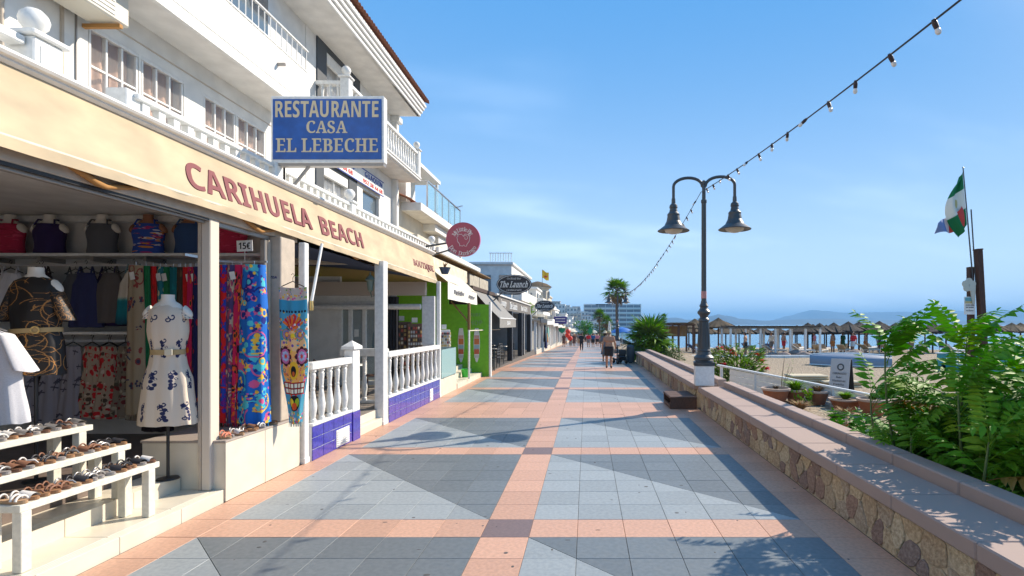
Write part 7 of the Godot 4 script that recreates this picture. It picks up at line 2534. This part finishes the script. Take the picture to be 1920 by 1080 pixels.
func beach() -> void:
	R.seed = 85
	var rows := [
		[45.0, true, [1513, 1538, 1565, 1590, 1613, 1644, 1677, 1712, 1745, 1780], "front dark row"],
		[45.0, false, [1345, 1303], "pale pair behind the lamp"],
		[52.0, true, [1498, 1526, 1552, 1600, 1630, 1660, 1695, 1728], "second dark row"],
		[54.0, false, [1290, 1322, 1362, 1384], "second pale row behind the lamp"],
		[61.0, true, [1400, 1430, 1460, 1490, 1520, 1548, 1578, 1608], "back dark row"],
		[49.0, false, [1862, 1889, 1917, 1945, 1826], "pale row at the far right"],
	]
	var protos := {}
	for r in rows:
		for i in r[2].size():
			var x: float = (r[2][i] - 1100.0) / 1000.0 * r[0]
			var d: float = r[0] + R.randf_range(-0.6, 0.6)
			var o: Node3D
			var dark: bool = r[1]
			if protos.has(dark):
				o = protos[dark].duplicate()
			else:
				o = make_parasol(dark)
				protos[dark] = o
			o.name = numbered("beach_parasol")
			add_child(o)
			var lift: float = 0.25 if r[3] == "pale pair behind the lamp" else 0.0
			o.position = P(x, sand_y(x, d) + R.randf_range(-0.08, 0.12) + lift, d)
			o.rotation.y = R.randf() * 6.0
			tag(o, "thatched beach parasol, %s in the %s" % [ORD[i], r[3]], "parasol", "thatched parasols on the beach")
	var lp := make_lounger(mt("mattress_white", 0.62, 0.62, 0.60, 0.8))
	var lps := [lp, make_lounger(mt("mattress_blue", 0.05, 0.12, 0.32, 0.8)), make_lounger(mt("mattress_tan", 0.42, 0.32, 0.20, 0.8))]
	var n := 0
	for d in [42.0, 47.0, 55.0]:
		for k in 13:
			var x: float = d * (0.215 + k * 0.046) + R.randf_range(-0.4, 0.4)
			var v := R.randi() % 3
			var o: Node3D = lps[v].duplicate()
			o.name = numbered("sun_lounger")
			add_child(o)
			o.position = P(x, sand_y(x, d) + 0.02, d + R.randf_range(-0.8, 0.8))
			o.rotation.y = R.randf_range(1.6, 2.6)
			tag(o, "%s sun lounger, %s from the left in the %s row of loungers" % [["white", "blue", "tan"][v], ORD[k], {42.0: "near", 47.0: "middle", 55.0: "far"}[d]], "sun lounger", "sun loungers on the beach")
	for q in lps:
		q.free()
	# pergolas
	for i in 2:
		var x0: float = [10.8, 5.5][i]
		var x1: float = [17.5, 7.6][i]
		var d: float = [40.0, 38.0][i]
		var y := sand_y((x0 + x1) / 2, d)
		var p := thing("beach_pergola", ["long white post pergola with a reed roof on the beach", "small brown roofed pergola left of the lamp post"][i], "pergola", P((x0 + x1) / 2, y, d))
		var w := x1 - x0
		var m: Material = [mats.white_paint, mats.wood][i]
		for k in [7, 3][i]:
			for z in [0.0, -2.6]:
				part("post", p, Vector3(-w / 2 + k * w / ([6.0, 2.0][i]), 1.0, z), Vector3(0.14, 2.0, 0.14), m, 0.01)
		part("beam", p, Vector3(0, 2.03, 0), Vector3(w + 0.3, 0.12, 0.14), [mats.grey_cloth, mats.wood][i])
		part("beam", p, Vector3(0, 2.03, -2.6), Vector3(w + 0.3, 0.12, 0.14), [mats.grey_cloth, mats.wood][i])
		for k in 24:
			part("reed_bundle", p, Vector3(-w / 2 + (k + 0.5) * w / 24.0, 2.13 + R.randf_range(0, 0.03), -1.3), Vector3(w / 24.0 * 0.92, 0.08, 3.2), [mats.thatch_dark, mats.thatch][i], 0.02)
		if i == 1:
			for k in 6:
				part("reed_screen", p, Vector3(-w / 2 + (k + 0.5) * w / 6.0, 1.55, -2.5), Vector3(w / 6.2, 0.8, 0.05), mats.bamboo)
	# boats, boards, kerb, low turquoise wall
	var k := thing("beach_kerb", "low white concrete kerb along the far edge of the open sand", "kerb", P(10.5, sand_y(10, 36.5), 36.5))
	for i in 8:
		part("kerb_stone", k, Vector3(-7.0 + i * 2.0, 0.04, 0), Vector3(1.98, 0.22, 0.35), mats.white_wall, 0.03)
	hull("upturned grey rowing boat with a white keel on the sand", P(14.3, sand_y(14.3, 29.0), 29.0), 4.0, 0.85, 0.66, 1.15, mt("hull_blue", 0.19, 0.235, 0.30, 0.5), mats.white_paint)
	hull("upturned teal boat in front of the low turquoise wall", P(17.6, sand_y(17.6, 24.5), 24.5), 2.4, 0.6, 0.55, 1.55, mt("hull_teal", 0.012, 0.17, 0.19, 0.4), mats.hull_teal)
	var tw := thing("turquoise_wall", "low turquoise painted beach wall with a white top edge", "wall", P(21.8, sand_y(21.8, 26.0) - 0.1, 26.0))
	for i in 5:
		part("panel", tw, Vector3(-3.7 + i * 2.0, 0.45, 0), Vector3(1.985, 0.95, 0.14), mt("turquoise", 0.11, 0.40, 0.40, 0.6, {"tex": texs.blot, "tri": 0.5}), 0.01)
	part("capping", tw, Vector3(0.3, 0.96, 0), Vector3(10.1, 0.07, 0.24), mats.white_paint, 0.01)
	var ab := thing("menu_board", "folding grey menu board standing on the sand by the mats", "menu board", P(7.55, sand_y(7.5, 15.8), 15.8), -0.85)
	for sd in [0, 1]:
		var bb := Basis(Vector3.RIGHT, [-0.19, 0.19][sd])
		var pn := part("panel", ab, Vector3(0, 0.54, [0.14, -0.14][sd]), Vector3(0.56, 1.08, 0.035), mats.sign_black if sd else mt("board_grey", 0.38, 0.40, 0.43, 0.6), 0.008, bb)
		if sd == 0:
			pn.set_meta("label", "light grey lettered front panel")
			var ring := obj("emblem", ring_mesh(0.085, 0.02), mats.trim_grey, ab)
			ring.transform = Transform3D(bb * Basis(Vector3.RIGHT, PI / 2), Vector3(0.02, 0.83, 0.105))
			for j in 5:
				text("lettering", ab, ["CHIRINGUITO", "bar", "Hamacas", "Paella", "Sangria"][j], j == 2, false, Vector3(0.0, 0.64 - j * 0.105, 0.145 + j * 0.020), [0.4, 0.16, 0.38, 0.3, 0.36][j], 0.06, mats.trim_grey, bb, 0.006)
	for i in 2:
		var ms := thing("mat_stack", ["stack of cream sunbed mats behind the plank fence", "lower stack of cream mats half behind the menu board"][i], "mats", P(7.5 + i * 0.9, sand_y(7.7, 18.0) + 0.01, 18.2 - i * 0.4))
		for j in 5 - 2 * i:
			part("mat", ms, Vector3(R.randf_range(-0.04, 0.04), 0.04 + j * 0.075, R.randf_range(-0.04, 0.04)), Vector3(1.25, 0.07, 0.75), mt("mat_cream", 0.52, 0.44, 0.30, 0.9), 0.03, Basis(Vector3.UP, R.randf_range(-0.05, 0.05)))
	for i in 14:
		var x := R.randf_range(11.5, 20.0)
		var d := R.randf_range(36.8, 39.5)
		var rk := thing("beach_rock", "dark rock heaped below the pergola, %s from the kerb end" % ORD[i], "rock", P(x, sand_y(x, d), d), R.randf() * 6.0, "rocks below the pergola")
		var s := B()
		var rr := R.randf_range(0.3, 0.6)
		loft(s, 5, 8, func(t, a): return Vector3(cos(a * TAU) * rr * sin(PI * (0.15 + 0.8 * t)) * (1.0 + 0.3 * sin(a * 17.0 + i)), t * rr * 0.9 - 0.05, sin(a * TAU) * rr * sin(PI * (0.15 + 0.8 * t)) * (1.0 + 0.25 * cos(a * 11.0 + i))))
		obj("stone", s, mats.stone5, rk)
	# posts with flag and notice
	var p1 := thing("brown_post", "thick leaning brown post with a flat top at the beach entrance", "post", P(9.02, -0.1, 12.0))
	part("shaft", p1, Vector3(-0.11, 1.87, 0), Vector3(0.135, 3.80, 0.135), mats.brown_post, 0.012, Basis(Vector3.BACK, 0.055))
	part("cap", p1, Vector3(-0.215, 3.78, 0), Vector3(0.145, 0.03, 0.145), mats.brown_post, 0.004, Basis(Vector3.BACK, 0.055))
	var p2 := thing("flag_post", "thinner brown post carrying the flag pole and a notice", "post", P(8.72, -0.1, 12.1))
	part("shaft", p2, Vector3(0, 1.7, 0), Vector3(0.115, 3.4, 0.115), mats.brown_post, 0.01, Basis(Vector3.BACK, 0.01))
	var s1 := B()
	tube(s1, [Vector3(0.0, 3.0, 0.07), Vector3(-0.20, 5.62, 0.03)], 0.016, 0.012, 6)
	tube(s1, [Vector3(0.06, 3.0, 0.07), Vector3(-0.02, 4.7, 0.03)], 0.014, -1, 6)
	lathe(s1, [Vector2(0.0, 0.0), Vector2(0.025, 0.02), Vector2(0.0, 0.05)], 8, Transform3D(Basis(), Vector3(-0.20, 5.62, 0.03)))
	obj("flag_pole", s1, mats.dark_iron, p2)
	var nt := thing("beach_notice", "small notice with a picture fixed to the flag post", "notice", P(8.62, 2.22, 12.0))
	part("board", nt, Vector3(0, 0.20, 0), Vector3(0.25, 0.40, 0.012), mats.white_paint, 0.003)
	part("picture", nt, Vector3(0, 0.32, 0.008), Vector3(0.22, 0.13, 0.004), mt("notice_blue", 0.12, 0.34, 0.40, 0.5))
	part("picture_sand", nt, Vector3(0, 0.275, 0.011), Vector3(0.22, 0.05, 0.003), mt("notice_sand", 0.5, 0.42, 0.2, 0.5))
	text("lettering", nt, "PLAYA LIBRE", false, true, Vector3(0, 0.21, 0.008), 0.19, 0.028, mats.trim_grey, Basis(), 0.004)
	text("lettering", nt, "DE HUMO", false, true, Vector3(0, 0.16, 0.008), 0.17, 0.028, mats.trim_grey, Basis(), 0.004)
	text("lettering", nt, "no fumar", false, false, Vector3(0, 0.09, 0.008), 0.16, 0.035, mats.trim_grey, Basis(), 0.004)
	var hs := thing("leaf_plaque", "pale flower shaped plaque above the notice on the post", "plaque", P(8.58, 2.88, 11.98))
	s1 = B()
	for a in 5:
		var c := Vector2(cos(a * 1.257 + 0.3), sin(a * 1.257 + 0.3)) * 0.085
		var pl := PackedVector2Array()
		for q in 14:
			pl.append(c + Vector2(cos(TAU * q / 14.0) * 0.075, sin(TAU * q / 14.0) * 0.075))
		prism(s1, pl, 0.02 + a * 0.002, Transform3D())
	var st := PackedVector2Array([Vector2(0.02, -0.05), Vector2(0.15, -0.02), Vector2(0.13, -0.42), Vector2(0.08, -0.42)])
	prism(s1, st, 0.018, Transform3D())
	obj("plate", s1, mt("plaque_pale", 0.48, 0.50, 0.44, 0.7), hs)
	var im := img(64, 96, Color(0.02, 0.46, 0.27))
	im.fill_rect(Rect2i(0, 30, 64, 36), Color(0.86, 0.88, 0.86))
	disc(im, 32, 48, 8, Color(0.75, 0.72, 0.5))
	var fl := thing("green_white_flag", "green and white flag draped from the leaning flag pole", "flag", P(8.53, 4.3, 12.06))
	for b in 2:
		var s := B()
		sheet(s, 18, 16, func(u, v):
			var pole := Vector3(lerpf(-0.03, 0.07, v), 1.14 - v * 1.18, 0.0)
			var out: float = 0.40 * sin(PI * clampf(v * 0.80 + 0.08, 0.0, 1.0))
			return pole + Vector3(-u * out, -u * (0.20 + 0.10 * v), 0.085 * sin(u * 9.0 + v * 3.0) * u - 0.004 * b), b == 1)
		obj(["cloth", "cloth_back"][b], s, painted("flag_green", 0.8, im, {"back": Color(0.6, 0.6, 0.6)}), fl)
	im = img(96, 64, Color(0.82, 0.30, 0.28))
	im.fill_rect(Rect2i(40, 0, 20, 64), Color(0.85, 0.80, 0.83))
	im.fill_rect(Rect2i(58, 0, 38, 64), Color(0.45, 0.55, 0.75))
	var f2 := thing("red_blue_flag", "red, white and blue flag blowing left below the green flag", "flag", P(8.50, 4.1, 12.10))
	for b in 2:
		var s := B()
		sheet(s, 18, 8, func(u, v): return Vector3(0.02 - u * 0.60, 0.62 - v * (0.50 - 0.28 * u) - u * 0.50 - 0.06 * sin(u * 5.0), 0.08 * sin(u * 8.0 + v * 2.0) - 0.004 * b), b == 1)
		obj(["cloth", "cloth_back"][b], s, painted("flag_red", 0.8, im, {"back": Color(0.6, 0.6, 0.6)}), f2)
	# street-side objects by the wall
	var sb := thing("wooden_step", "small brown wooden step box against the stone wall", "step box", P(2.28, 0, 13.1))
	part("top", sb, Vector3(0, 0.265, 0), Vector3(0.64, 0.035, 1.1), mats.wood, 0.006)
	for q in 3:
		part("plank", sb, Vector3(0, 0.285, -0.36 + q * 0.36), Vector3(0.62, 0.012, 0.33), mats.wood, 0.004)
	part("front", sb, Vector3(0, 0.125, 0.53), Vector3(0.62, 0.245, 0.03), mats.wood, 0.005)
	part("back", sb, Vector3(0, 0.125, -0.53), Vector3(0.62, 0.245, 0.03), mats.wood, 0.005)
	part("side_rail", sb, Vector3(-0.30, 0.05, 0), Vector3(0.03, 0.09, 1.02), mats.wood, 0.004)
	part("side", sb, Vector3(0.30, 0.125, 0), Vector3(0.03, 0.245, 1.02), mats.wood, 0.004)
	var lb := thing("litter_bin", "dark grey cylindrical litter bin at the end of the stone wall", "litter bin", P(2.36, gy(28.8), 28.8))
	var s := B()
	lathe(s, [Vector2(0.18, 0.05), Vector2(0.20, 0.06), Vector2(0.20, 0.80), Vector2(0.21, 0.81), Vector2(0.21, 0.90), Vector2(0.15, 0.97), Vector2(0.0, 1.0)], 20)
	obj("drum", s, mt("bin_grey", 0.055, 0.07, 0.08, 0.5), lb)
	for q in 10:
		part("rib", lb, Vector3(cos(q * 0.628) * 0.203, 0.43, sin(q * 0.628) * 0.203), Vector3(0.03, 0.68, 0.03), mats.bin_grey, 0.006)
	part("foot", lb, Vector3(0, 0.03, 0), Vector3(0.2, 0.06, 0.2), mats.black)
	var bu := thing("blue_umbrella", "blue café umbrella behind the tall palm's trunk", "umbrella", P(3.85, gy(58), 58.0))
	s = B()
	lathe(s, [Vector2(1.25, 1.75), Vector2(1.23, 1.85), Vector2(0.7, 2.2), Vector2(0.0, 2.4)], 8)
	obj("canopy", s, mt("umbrella_blue", 0.02, 0.16, 0.50, 0.7, {"back": Color(0.03, 0.2, 0.55)}), bu)
	part("pole", bu, Vector3(0, 1.1, 0), Vector3(0.06, 2.2, 0.06), mats.white_paint)
	var wu := thing("closed_umbrella", "closed white umbrella standing beside the blue one", "umbrella", P(2.55, gy(60), 60.0))
	s = B()
	lathe(s, [Vector2(0.16, 1.0), Vector2(0.24, 1.15), Vector2(0.10, 2.8), Vector2(0.02, 3.1)], 10, Transform3D(), true)
	obj("canopy", s, mats.valance_white, wu)
	part("pole", wu, Vector3(0, 0.6, 0), Vector3(0.06, 1.2, 0.06), mats.white_paint)
	# pushchair-like scooter beside the man
	var sc := thing("mobility_scooter", "low black mobility scooter parked by the wall ahead of the man", "scooter", P(1.75, gy(28.3), 28.3), 0.3)
	for q in [[-0.24, 0.35], [0.24, 0.35], [-0.2, -0.4], [0.2, -0.4]]:
		var w := B()
		lathe(w, [Vector2(0.06, -0.05), Vector2(0.13, -0.05), Vector2(0.155, -0.02), Vector2(0.155, 0.02), Vector2(0.13, 0.05), Vector2(0.06, 0.05)], 16, Transform3D(Basis(Vector3.UP, Vector3.RIGHT, Vector3.FORWARD), Vector3(q[0], 0.155, q[1])))
		obj("tyre", w, mats.black, sc)
		w = B()
		lathe(w, [Vector2(0.0, -0.03), Vector2(0.07, -0.03), Vector2(0.07, 0.03), Vector2(0.0, 0.03)], 12, Transform3D(Basis(Vector3.UP, Vector3.RIGHT, Vector3.FORWARD), Vector3(q[0], 0.155, q[1])))
		obj("wheel_hub", w, mats.steel, sc)
	part("deck", sc, Vector3(0, 0.22, 0), Vector3(0.40, 0.07, 0.95), mats.black, 0.02)
	part("motor_cover", sc, Vector3(0, 0.34, 0.32), Vector3(0.40, 0.20, 0.34), mats.black_gloss, 0.05)
	part("seat", sc, Vector3(0, 0.46, 0.22), Vector3(0.42, 0.09, 0.40), mats.black, 0.03)
	part("backrest", sc, Vector3(0, 0.62, 0.42), Vector3(0.40, 0.30, 0.09), mats.black, 0.03)
	part("basket", sc, Vector3(0, 0.62, -0.52), Vector3(0.34, 0.22, 0.22), mats.grey_metal, 0.02)
	s = B()
	tube(s, [Vector3(0, 0.22, -0.42), Vector3(0, 0.95, -0.28), Vector3(0.22, 1.0, -0.2)], 0.025, -1, 6)
	tube(s, [Vector3(0, 0.95, -0.28), Vector3(-0.22, 1.0, -0.2)], 0.025, -1, 6)
	obj("tiller", s, mats.black, sc)

func hull(label: String, at: Vector3, l: float, w: float, h: float, yaw: float, mat: Material, keel: Material) -> void:
	var b := thing("upturned_boat", label, "boat", at, yaw)
	var sec := func(t: float) -> Array:   # half width and keel height along the boat
		var e := pow(sin(PI * clampf(t * 0.92 + 0.05, 0, 1)), 0.55)
		return [w * e, h * (0.72 + 0.28 * e)]
	var s := B()
	sheet(s, 28, 14, func(u, v):
		var q: Array = sec.call(u)
		var an: float = PI * v
		return Vector3(cos(an) * q[0], pow(maxf(sin(an), 0.0), 0.7) * q[1], (u - 0.5) * l))
	obj("hull", s, mat, b)
	s = B()
	var pts := []
	for k in 15:
		var q: Array = sec.call(k / 14.0)
		pts.append(Vector3(0, q[1] + 0.02, (k / 14.0 - 0.5) * l))
	tube(s, pts, 0.05, -1, 5)
	obj("keel", s, keel, b)
	for sd in [-1.0, 1.0]:
		s = B()
		pts = []
		for k in 15:
			var q: Array = sec.call(k / 14.0)
			pts.append(Vector3(sd * (q[0] + 0.02), 0.05, (k / 14.0 - 0.5) * l))
		tube(s, pts, 0.04, -1, 5)
		obj("gunwale", s, keel, b)
	s = B()
	sheet(s, 16, 5, func(u, v):
		var q: Array = sec.call(u)
		var an: float = PI * lerpf(0.40, 0.60, v)
		return Vector3(cos(an) * q[0] * 1.005, pow(sin(an), 0.7) * q[1] + 0.006, (u - 0.5) * l * 0.96))
	obj("hull_crown", s, mt("hull_light", 0.30, 0.35, 0.41, 0.6) if keel == mats.white_paint else keel, b)  # strip along the top of the hull, paler than the grey boat's sides

# ------------------------------------------------------------------ people
func hand(s: SurfaceTool, wrist: Vector3, out: float) -> void:   # a relaxed hand hanging down, thumb forward (-z)
	var bones := [[wrist, wrist + Vector3(0, -0.05, -0.005), 0.026, 0.032], [wrist + Vector3(0, -0.05, -0.022), wrist + Vector3(0, -0.085, -0.026), 0.015, 0.013], [wrist + Vector3(0, -0.05, 0.02), wrist + Vector3(0, -0.085, 0.022), 0.015, 0.012]]
	for k in 4:
		var z := -0.030 + k * 0.020
		var l: float = [0.066, 0.076, 0.070, 0.054][k]
		var a := wrist + Vector3(0, -0.085, z)
		var m := a + Vector3(-out * 0.006, -l * 0.55, 0.002)
		bones.append([a, m, 0.0095, 0.0088])
		bones.append([m, m + Vector3(-out * 0.018, -l * 0.42, 0.003), 0.0088, 0.0078])
	bones.append([wrist + Vector3(0, -0.03, -0.03), wrist + Vector3(-out * 0.012, -0.07, -0.056), 0.0125, 0.011])
	bones.append([wrist + Vector3(-out * 0.012, -0.07, -0.056), wrist + Vector3(-out * 0.018, -0.105, -0.06), 0.011, 0.009])
	net(s, bones, 0.0065, 0.008)

func make_person(stride: float, wide: float, top: String, low: String, hat: String) -> Node3D:   # walks towards -z; soles at y = 0
	var o := Node3D.new()
	var hip := 0.90
	var L := Vector3(-0.095, 0.09, -0.30 * stride)
	var Rr := Vector3(0.095, 0.09 + 0.06 * stride, 0.28 * stride)
	var kl := Vector3(-0.10, 0.49, -0.20 * stride)
	var kr := Vector3(0.10, 0.48, 0.02)
	var legs := [[Vector3(-0.09, hip, 0), kl, 0.085 * wide, 0.056], [kl, kl.lerp(L, 0.35), 0.054, 0.056], [kl.lerp(L, 0.35), L, 0.056, 0.036], [Vector3(0.09, hip, 0), kr, 0.085 * wide, 0.056], [kr, kr.lerp(Rr, 0.35), 0.054, 0.056], [kr.lerp(Rr, 0.35), Rr, 0.056, 0.036]]
	var feet := [[L + Vector3(0, -0.045, 0.03), L + Vector3(-0.01, -0.058, -0.15), 0.036, 0.028], [L, L + Vector3(0, -0.04, -0.03), 0.036, 0.038], [Rr + Vector3(0, -0.03, 0.04), Rr + Vector3(0.01, -0.10, -0.13), 0.036, 0.028], [Rr, Rr + Vector3(0, -0.04, 0.0), 0.036, 0.038]]
	var trunk := [[Vector3(-0.07, hip + 0.02, 0.01), Vector3(0.07, hip + 0.02, 0.01), 0.115 * wide, 0.115 * wide], [Vector3(-0.05, 1.08, -0.01), Vector3(0.05, 1.08, -0.01), 0.105 * wide, 0.105 * wide], [Vector3(-0.09 * wide, 1.28, 0.0), Vector3(0.09 * wide, 1.28, 0.0), 0.108, 0.108], [Vector3(-0.15 * wide, 1.395, 0.01), Vector3(0.15 * wide, 1.395, 0.01), 0.062, 0.062], [Vector3(0, 1.40, 0.005), Vector3(0, 1.50, -0.015), 0.058, 0.054]]
	var el := Vector3(-0.235 * wide - 0.02, 1.13, 0.05 * stride + 0.02)
	var wl := Vector3(-0.25 * wide - 0.02, 0.89, -0.04 + 0.10 * stride)
	var er := Vector3(0.235 * wide + 0.02, 1.13, -0.03 * stride + 0.03)
	var wr := Vector3(0.25 * wide + 0.02, 0.89, -0.10 - 0.10 * stride)
	var arms := [[Vector3(-0.185 * wide, 1.385, 0.01), el, 0.052, 0.040], [el, wl, 0.041, 0.027], [Vector3(0.185 * wide, 1.385, 0.01), er, 0.052, 0.040], [er, wr, 0.041, 0.027]]
	var s := B()
	net(s, legs + feet + trunk + arms, 0.020, 0.05)
	hand(s, wl, -1.0)
	hand(s, wr, 1.0)
	var hd := Vector3(0, 1.60, -0.03)
	net(s, [[hd + Vector3(0, 0.03, 0.015), hd + Vector3(0, 0.03, -0.02), 0.088, 0.085], [hd + Vector3(0, -0.03, -0.035), hd + Vector3(0, -0.075, -0.055), 0.062, 0.040], [hd + Vector3(0, 0.01, -0.10), hd + Vector3(0, -0.025, -0.118), 0.012, 0.017], [hd + Vector3(-0.088, 0.0, 0.005), hd + Vector3(-0.092, -0.03, 0.0), 0.017, 0.012], [hd + Vector3(0.088, 0.0, 0.005), hd + Vector3(0.092, -0.03, 0.0), 0.017, 0.012], [hd + Vector3(0, -0.05, 0.0), hd + Vector3(0, -0.14, 0.015), 0.058, 0.055], [hd + Vector3(-0.03, -0.052, -0.092), hd + Vector3(0.03, -0.052, -0.092), 0.008, 0.008]], 0.0125, 0.02)
	obj("body", s, mats.skin, o)
	s = B()
	for e in [-0.034, 0.034]:
		lathe(s, [Vector2(0, -0.010), Vector2(0.009, -0.005), Vector2(0.009, 0.005), Vector2(0, 0.010)], 8, Transform3D(Basis(), hd + Vector3(e, 0.005, -0.094)), true)
	obj("eyes", s, mats.black, o)
	s = B()
	if hat == "cap":
		net(s, [[hd + Vector3(0, 0.035, 0.015), hd + Vector3(0, 0.035, -0.02), 0.101, 0.099]], 0.014, 0.02, hd.y + 0.012, 9.0)
		box(s, hd + Vector3(0, 0.022, -0.155), Vector3(0.14, 0.012, 0.11), 0.004)
		obj("cap", s, mt("cap_khaki", 0.42, 0.36, 0.20, 0.9), o)
		s = B()
		net(s, [[hd + Vector3(0, 0.0, 0.03), hd + Vector3(0, -0.03, 0.03), 0.080, 0.062]], 0.014, 0.02)
		obj("hair", s, mt("hair_grey", 0.20, 0.18, 0.15, 0.9), o)
	elif hat == "sunhat":
		lathe(s, [Vector2(0.21, 0.03), Vector2(0.215, 0.038), Vector2(0.11, 0.06), Vector2(0.10, 0.13), Vector2(0.06, 0.155), Vector2(0, 0.16)], 18, Transform3D(Basis(), hd + Vector3(0, 0.0, 0)), false)
		obj("sun_hat", s, mt("hat_straw", 0.60, 0.52, 0.38, 0.9), o)
		s = B()
		net(s, [[hd + Vector3(0, 0.02, 0.035), hd + Vector3(0, -0.12, 0.05), 0.088, 0.05]], 0.016, 0.02)
		obj("hair", s, mt("hair_brown", 0.06, 0.035, 0.02, 0.7), o)
	else:
		net(s, [[hd + Vector3(0, 0.042, 0.022), hd + Vector3(0, 0.045, -0.01), 0.094, 0.090], [hd + Vector3(0, 0.0, 0.035), hd + Vector3(0, -0.06, 0.045), 0.086, 0.055]], 0.016, 0.03)
		obj("hair", s, mt("hair_dark", 0.035, 0.024, 0.018, 0.6), o)
	var puff := func(list: Array, add: float) -> Array:
		var out := []
		for b in list:
			out.append([b[0], b[1], b[2] + add, b[3] + add])
		return out
	if top == "shirt":
		s = B()
		net(s, puff.call(trunk.slice(0, 4) + [[arms[0][0], arms[0][0].lerp(el, 0.75), 0.056, 0.056], [arms[2][0], arms[2][0].lerp(er, 0.75), 0.056, 0.056]], 0.016), 0.022, 0.05, 0.84, 1.455)
		obj("shirt", s, mt("shirt_red", 0.55, 0.02, 0.025, 0.9), o)
	if low == "shorts":
		s = B()
		net(s, puff.call([trunk[0], [Vector3(-0.09, hip, 0), kl, 0.098 * wide, 0.084], [Vector3(0.09, hip, 0), kr, 0.098 * wide, 0.084]], 0.018), 0.020, 0.04, 0.56, 1.0)
		obj("shorts", s, mt("shorts_black", 0.014, 0.014, 0.018, 0.8), o)
	elif low == "trousers":
		s = B()
		net(s, puff.call([trunk[0]] + legs, 0.014), 0.022, 0.04, 0.10, 1.0)
		obj("trousers", s, mt("trousers_dark", 0.02, 0.02, 0.026, 0.9), o)
	else:
		garment(o, "skirt", 0.62, [[0.0, 0.24], [0.6, 0.19], [0.85, 0.16], [1.0, 0.135]], mt("skirt_black", 0.03, 0.025, 0.03, 0.9), 0.014, 7, 0.8, 0.42)
	s = B()
	net(s, puff.call(feet, 0.008), 0.016, 0.02, -1.0, 0.12)
	obj("shoes", s, mt("shoes_dark", 0.035, 0.03, 0.03, 0.7), o)
	return o

func people() -> void:
	R.seed = 95
	var man := make_person(0.55, 1.12, "", "shorts", "cap")
	man.name = numbered("person")
	add_child(man)
	man.position = P(1.02, gy(24.4), 24.4)
	tag(man, "shirtless person in black shorts and a khaki cap walking away", "person")
	var protos := [make_person(0.5, 1.0, "shirt", "shorts", ""), make_person(0.35, 0.95, "shirt", "trousers", ""), make_person(0.3, 0.92, "shirt", "skirt", "sunhat"), make_person(0.1, 1.05, "", "shorts", "")]
	var cl := {"red": mats.shirt_red, "black": mats.shorts_black, "blue": mt("cloth_teal", 0.02, 0.10, 0.26), "white": mt("cloth_plain_white", 0.66, 0.65, 0.62), "brown": mt("cloth_brown", 0.12, 0.06, 0.045), "green": mt("cloth_green", 0.02, 0.15, 0.07), "tan": mt("cloth_tan", 0.40, 0.28, 0.17), "grey": mt("cloth_grey", 0.16, 0.16, 0.17), "pink": mt("cloth_pink", 0.55, 0.18, 0.22), "orange": mt("cloth_orange", 0.60, 0.18, 0.03), "yellow": mt("cloth_yellow", 0.6, 0.42, 0.05)}
	var ps := [
		[1, -0.50, 52.6, "black", "person in black top and trousers walking away on the pink band", 0.0], [0, 0.22, 66.0, "red", "person in a red shirt down the middle of the promenade", 0.0], [0, 0.80, 66.5, "blue", "person in a blue shirt right of the red shirt", 0.1],
		[2, -2.95, 69.0, "brown", "person in brown with a sun hat by the left shopfronts", 0.3], [1, -2.15, 71.0, "black", "person in black, left of a pair in front of the far crowd", 3.0], [2, -1.70, 72.0, "brown", "person in dark brown, right of a pair in front of the far crowd", 3.2], [0, -1.1, 76.0, "grey", "person in grey just left of the person in black trousers", 0.2],
		[2, 1.05, 30.5, "grey", "person in grey mostly hidden ahead of the shirtless walker", 0.0], [0, 1.5, 74.0, "pink", "person in pink near the right side of the street", 3.1],
	]
	var cols := ["white", "tan", "brown", "black", "pink", "white", "blue", "tan", "grey", "white", "red", "tan", "orange", "white"]
	for i in 22:
		ps.append([i % 3, -3.2 + (i * 37 % 50) / 10.0, 84.0 + (i * 23 % 44), cols[i % 14], "person in %s, %s figure in the far crowd" % [cols[i % 14], ORD[i]], R.randf() * 6.0])
	var by := [[3, 11.6, 39.0, "black", "bare-chested person standing behind the lamp pedestal", 1.0], [0, 21.5, 43.0, "red", "person in red under the dark parasols", 2.0], [3, 20.3, 44.0, "orange", "person in orange shorts under the dark parasols", 0.5], [3, 23.0, 44.0, "orange", "second person in orange under the dark parasols", 4.0], [0, 18.6, 43.5, "pink", "person in pink beside the white pergola", 1.0], [2, 22.1, 46.0, "green", "person in a green dress between the parasol posts", 0.4], [3, 10.4, 46.0, "blue", "person in blue trunks under the pale parasols", 1.5], [2, 9.0, 40.5, "pink", "person in a pink dress beside the small brown pergola", 2.2], [0, 14.9, 43.0, "white", "person in white under the long pergola", 2.0], [3, 17.0, 46.0, "red", "person in red trunks under the long pergola", 5.0], [0, 25.8, 47.0, "blue", "person in a blue shirt among the right parasols", 3.0], [3, 27.4, 45.0, "tan", "person in tan shorts among the right parasols", 0.0]]
	for q in ps + by:
		var o: Node3D = protos[q[0]].duplicate()
		o.name = numbered("person")
		add_child(o)
		var on_sand: bool = q in by
		o.position = P(q[1], sand_y(q[1], q[2]) if on_sand else gy(q[2]), q[2])
		o.rotation.y = q[5]
		if q[0] == 3:
			repaint(o, "shorts", cl[q[3]])
		else:
			repaint(o, "shirt", cl[q[3]])
			repaint(o, "skirt", cl[q[3]])
			if q[0] == 0:
				repaint(o, "shorts", cl[["grey", "black", "tan", "white"][R.randi() % 4]])
		tag(o, q[4], "person")
	for q in protos:
		q.free()
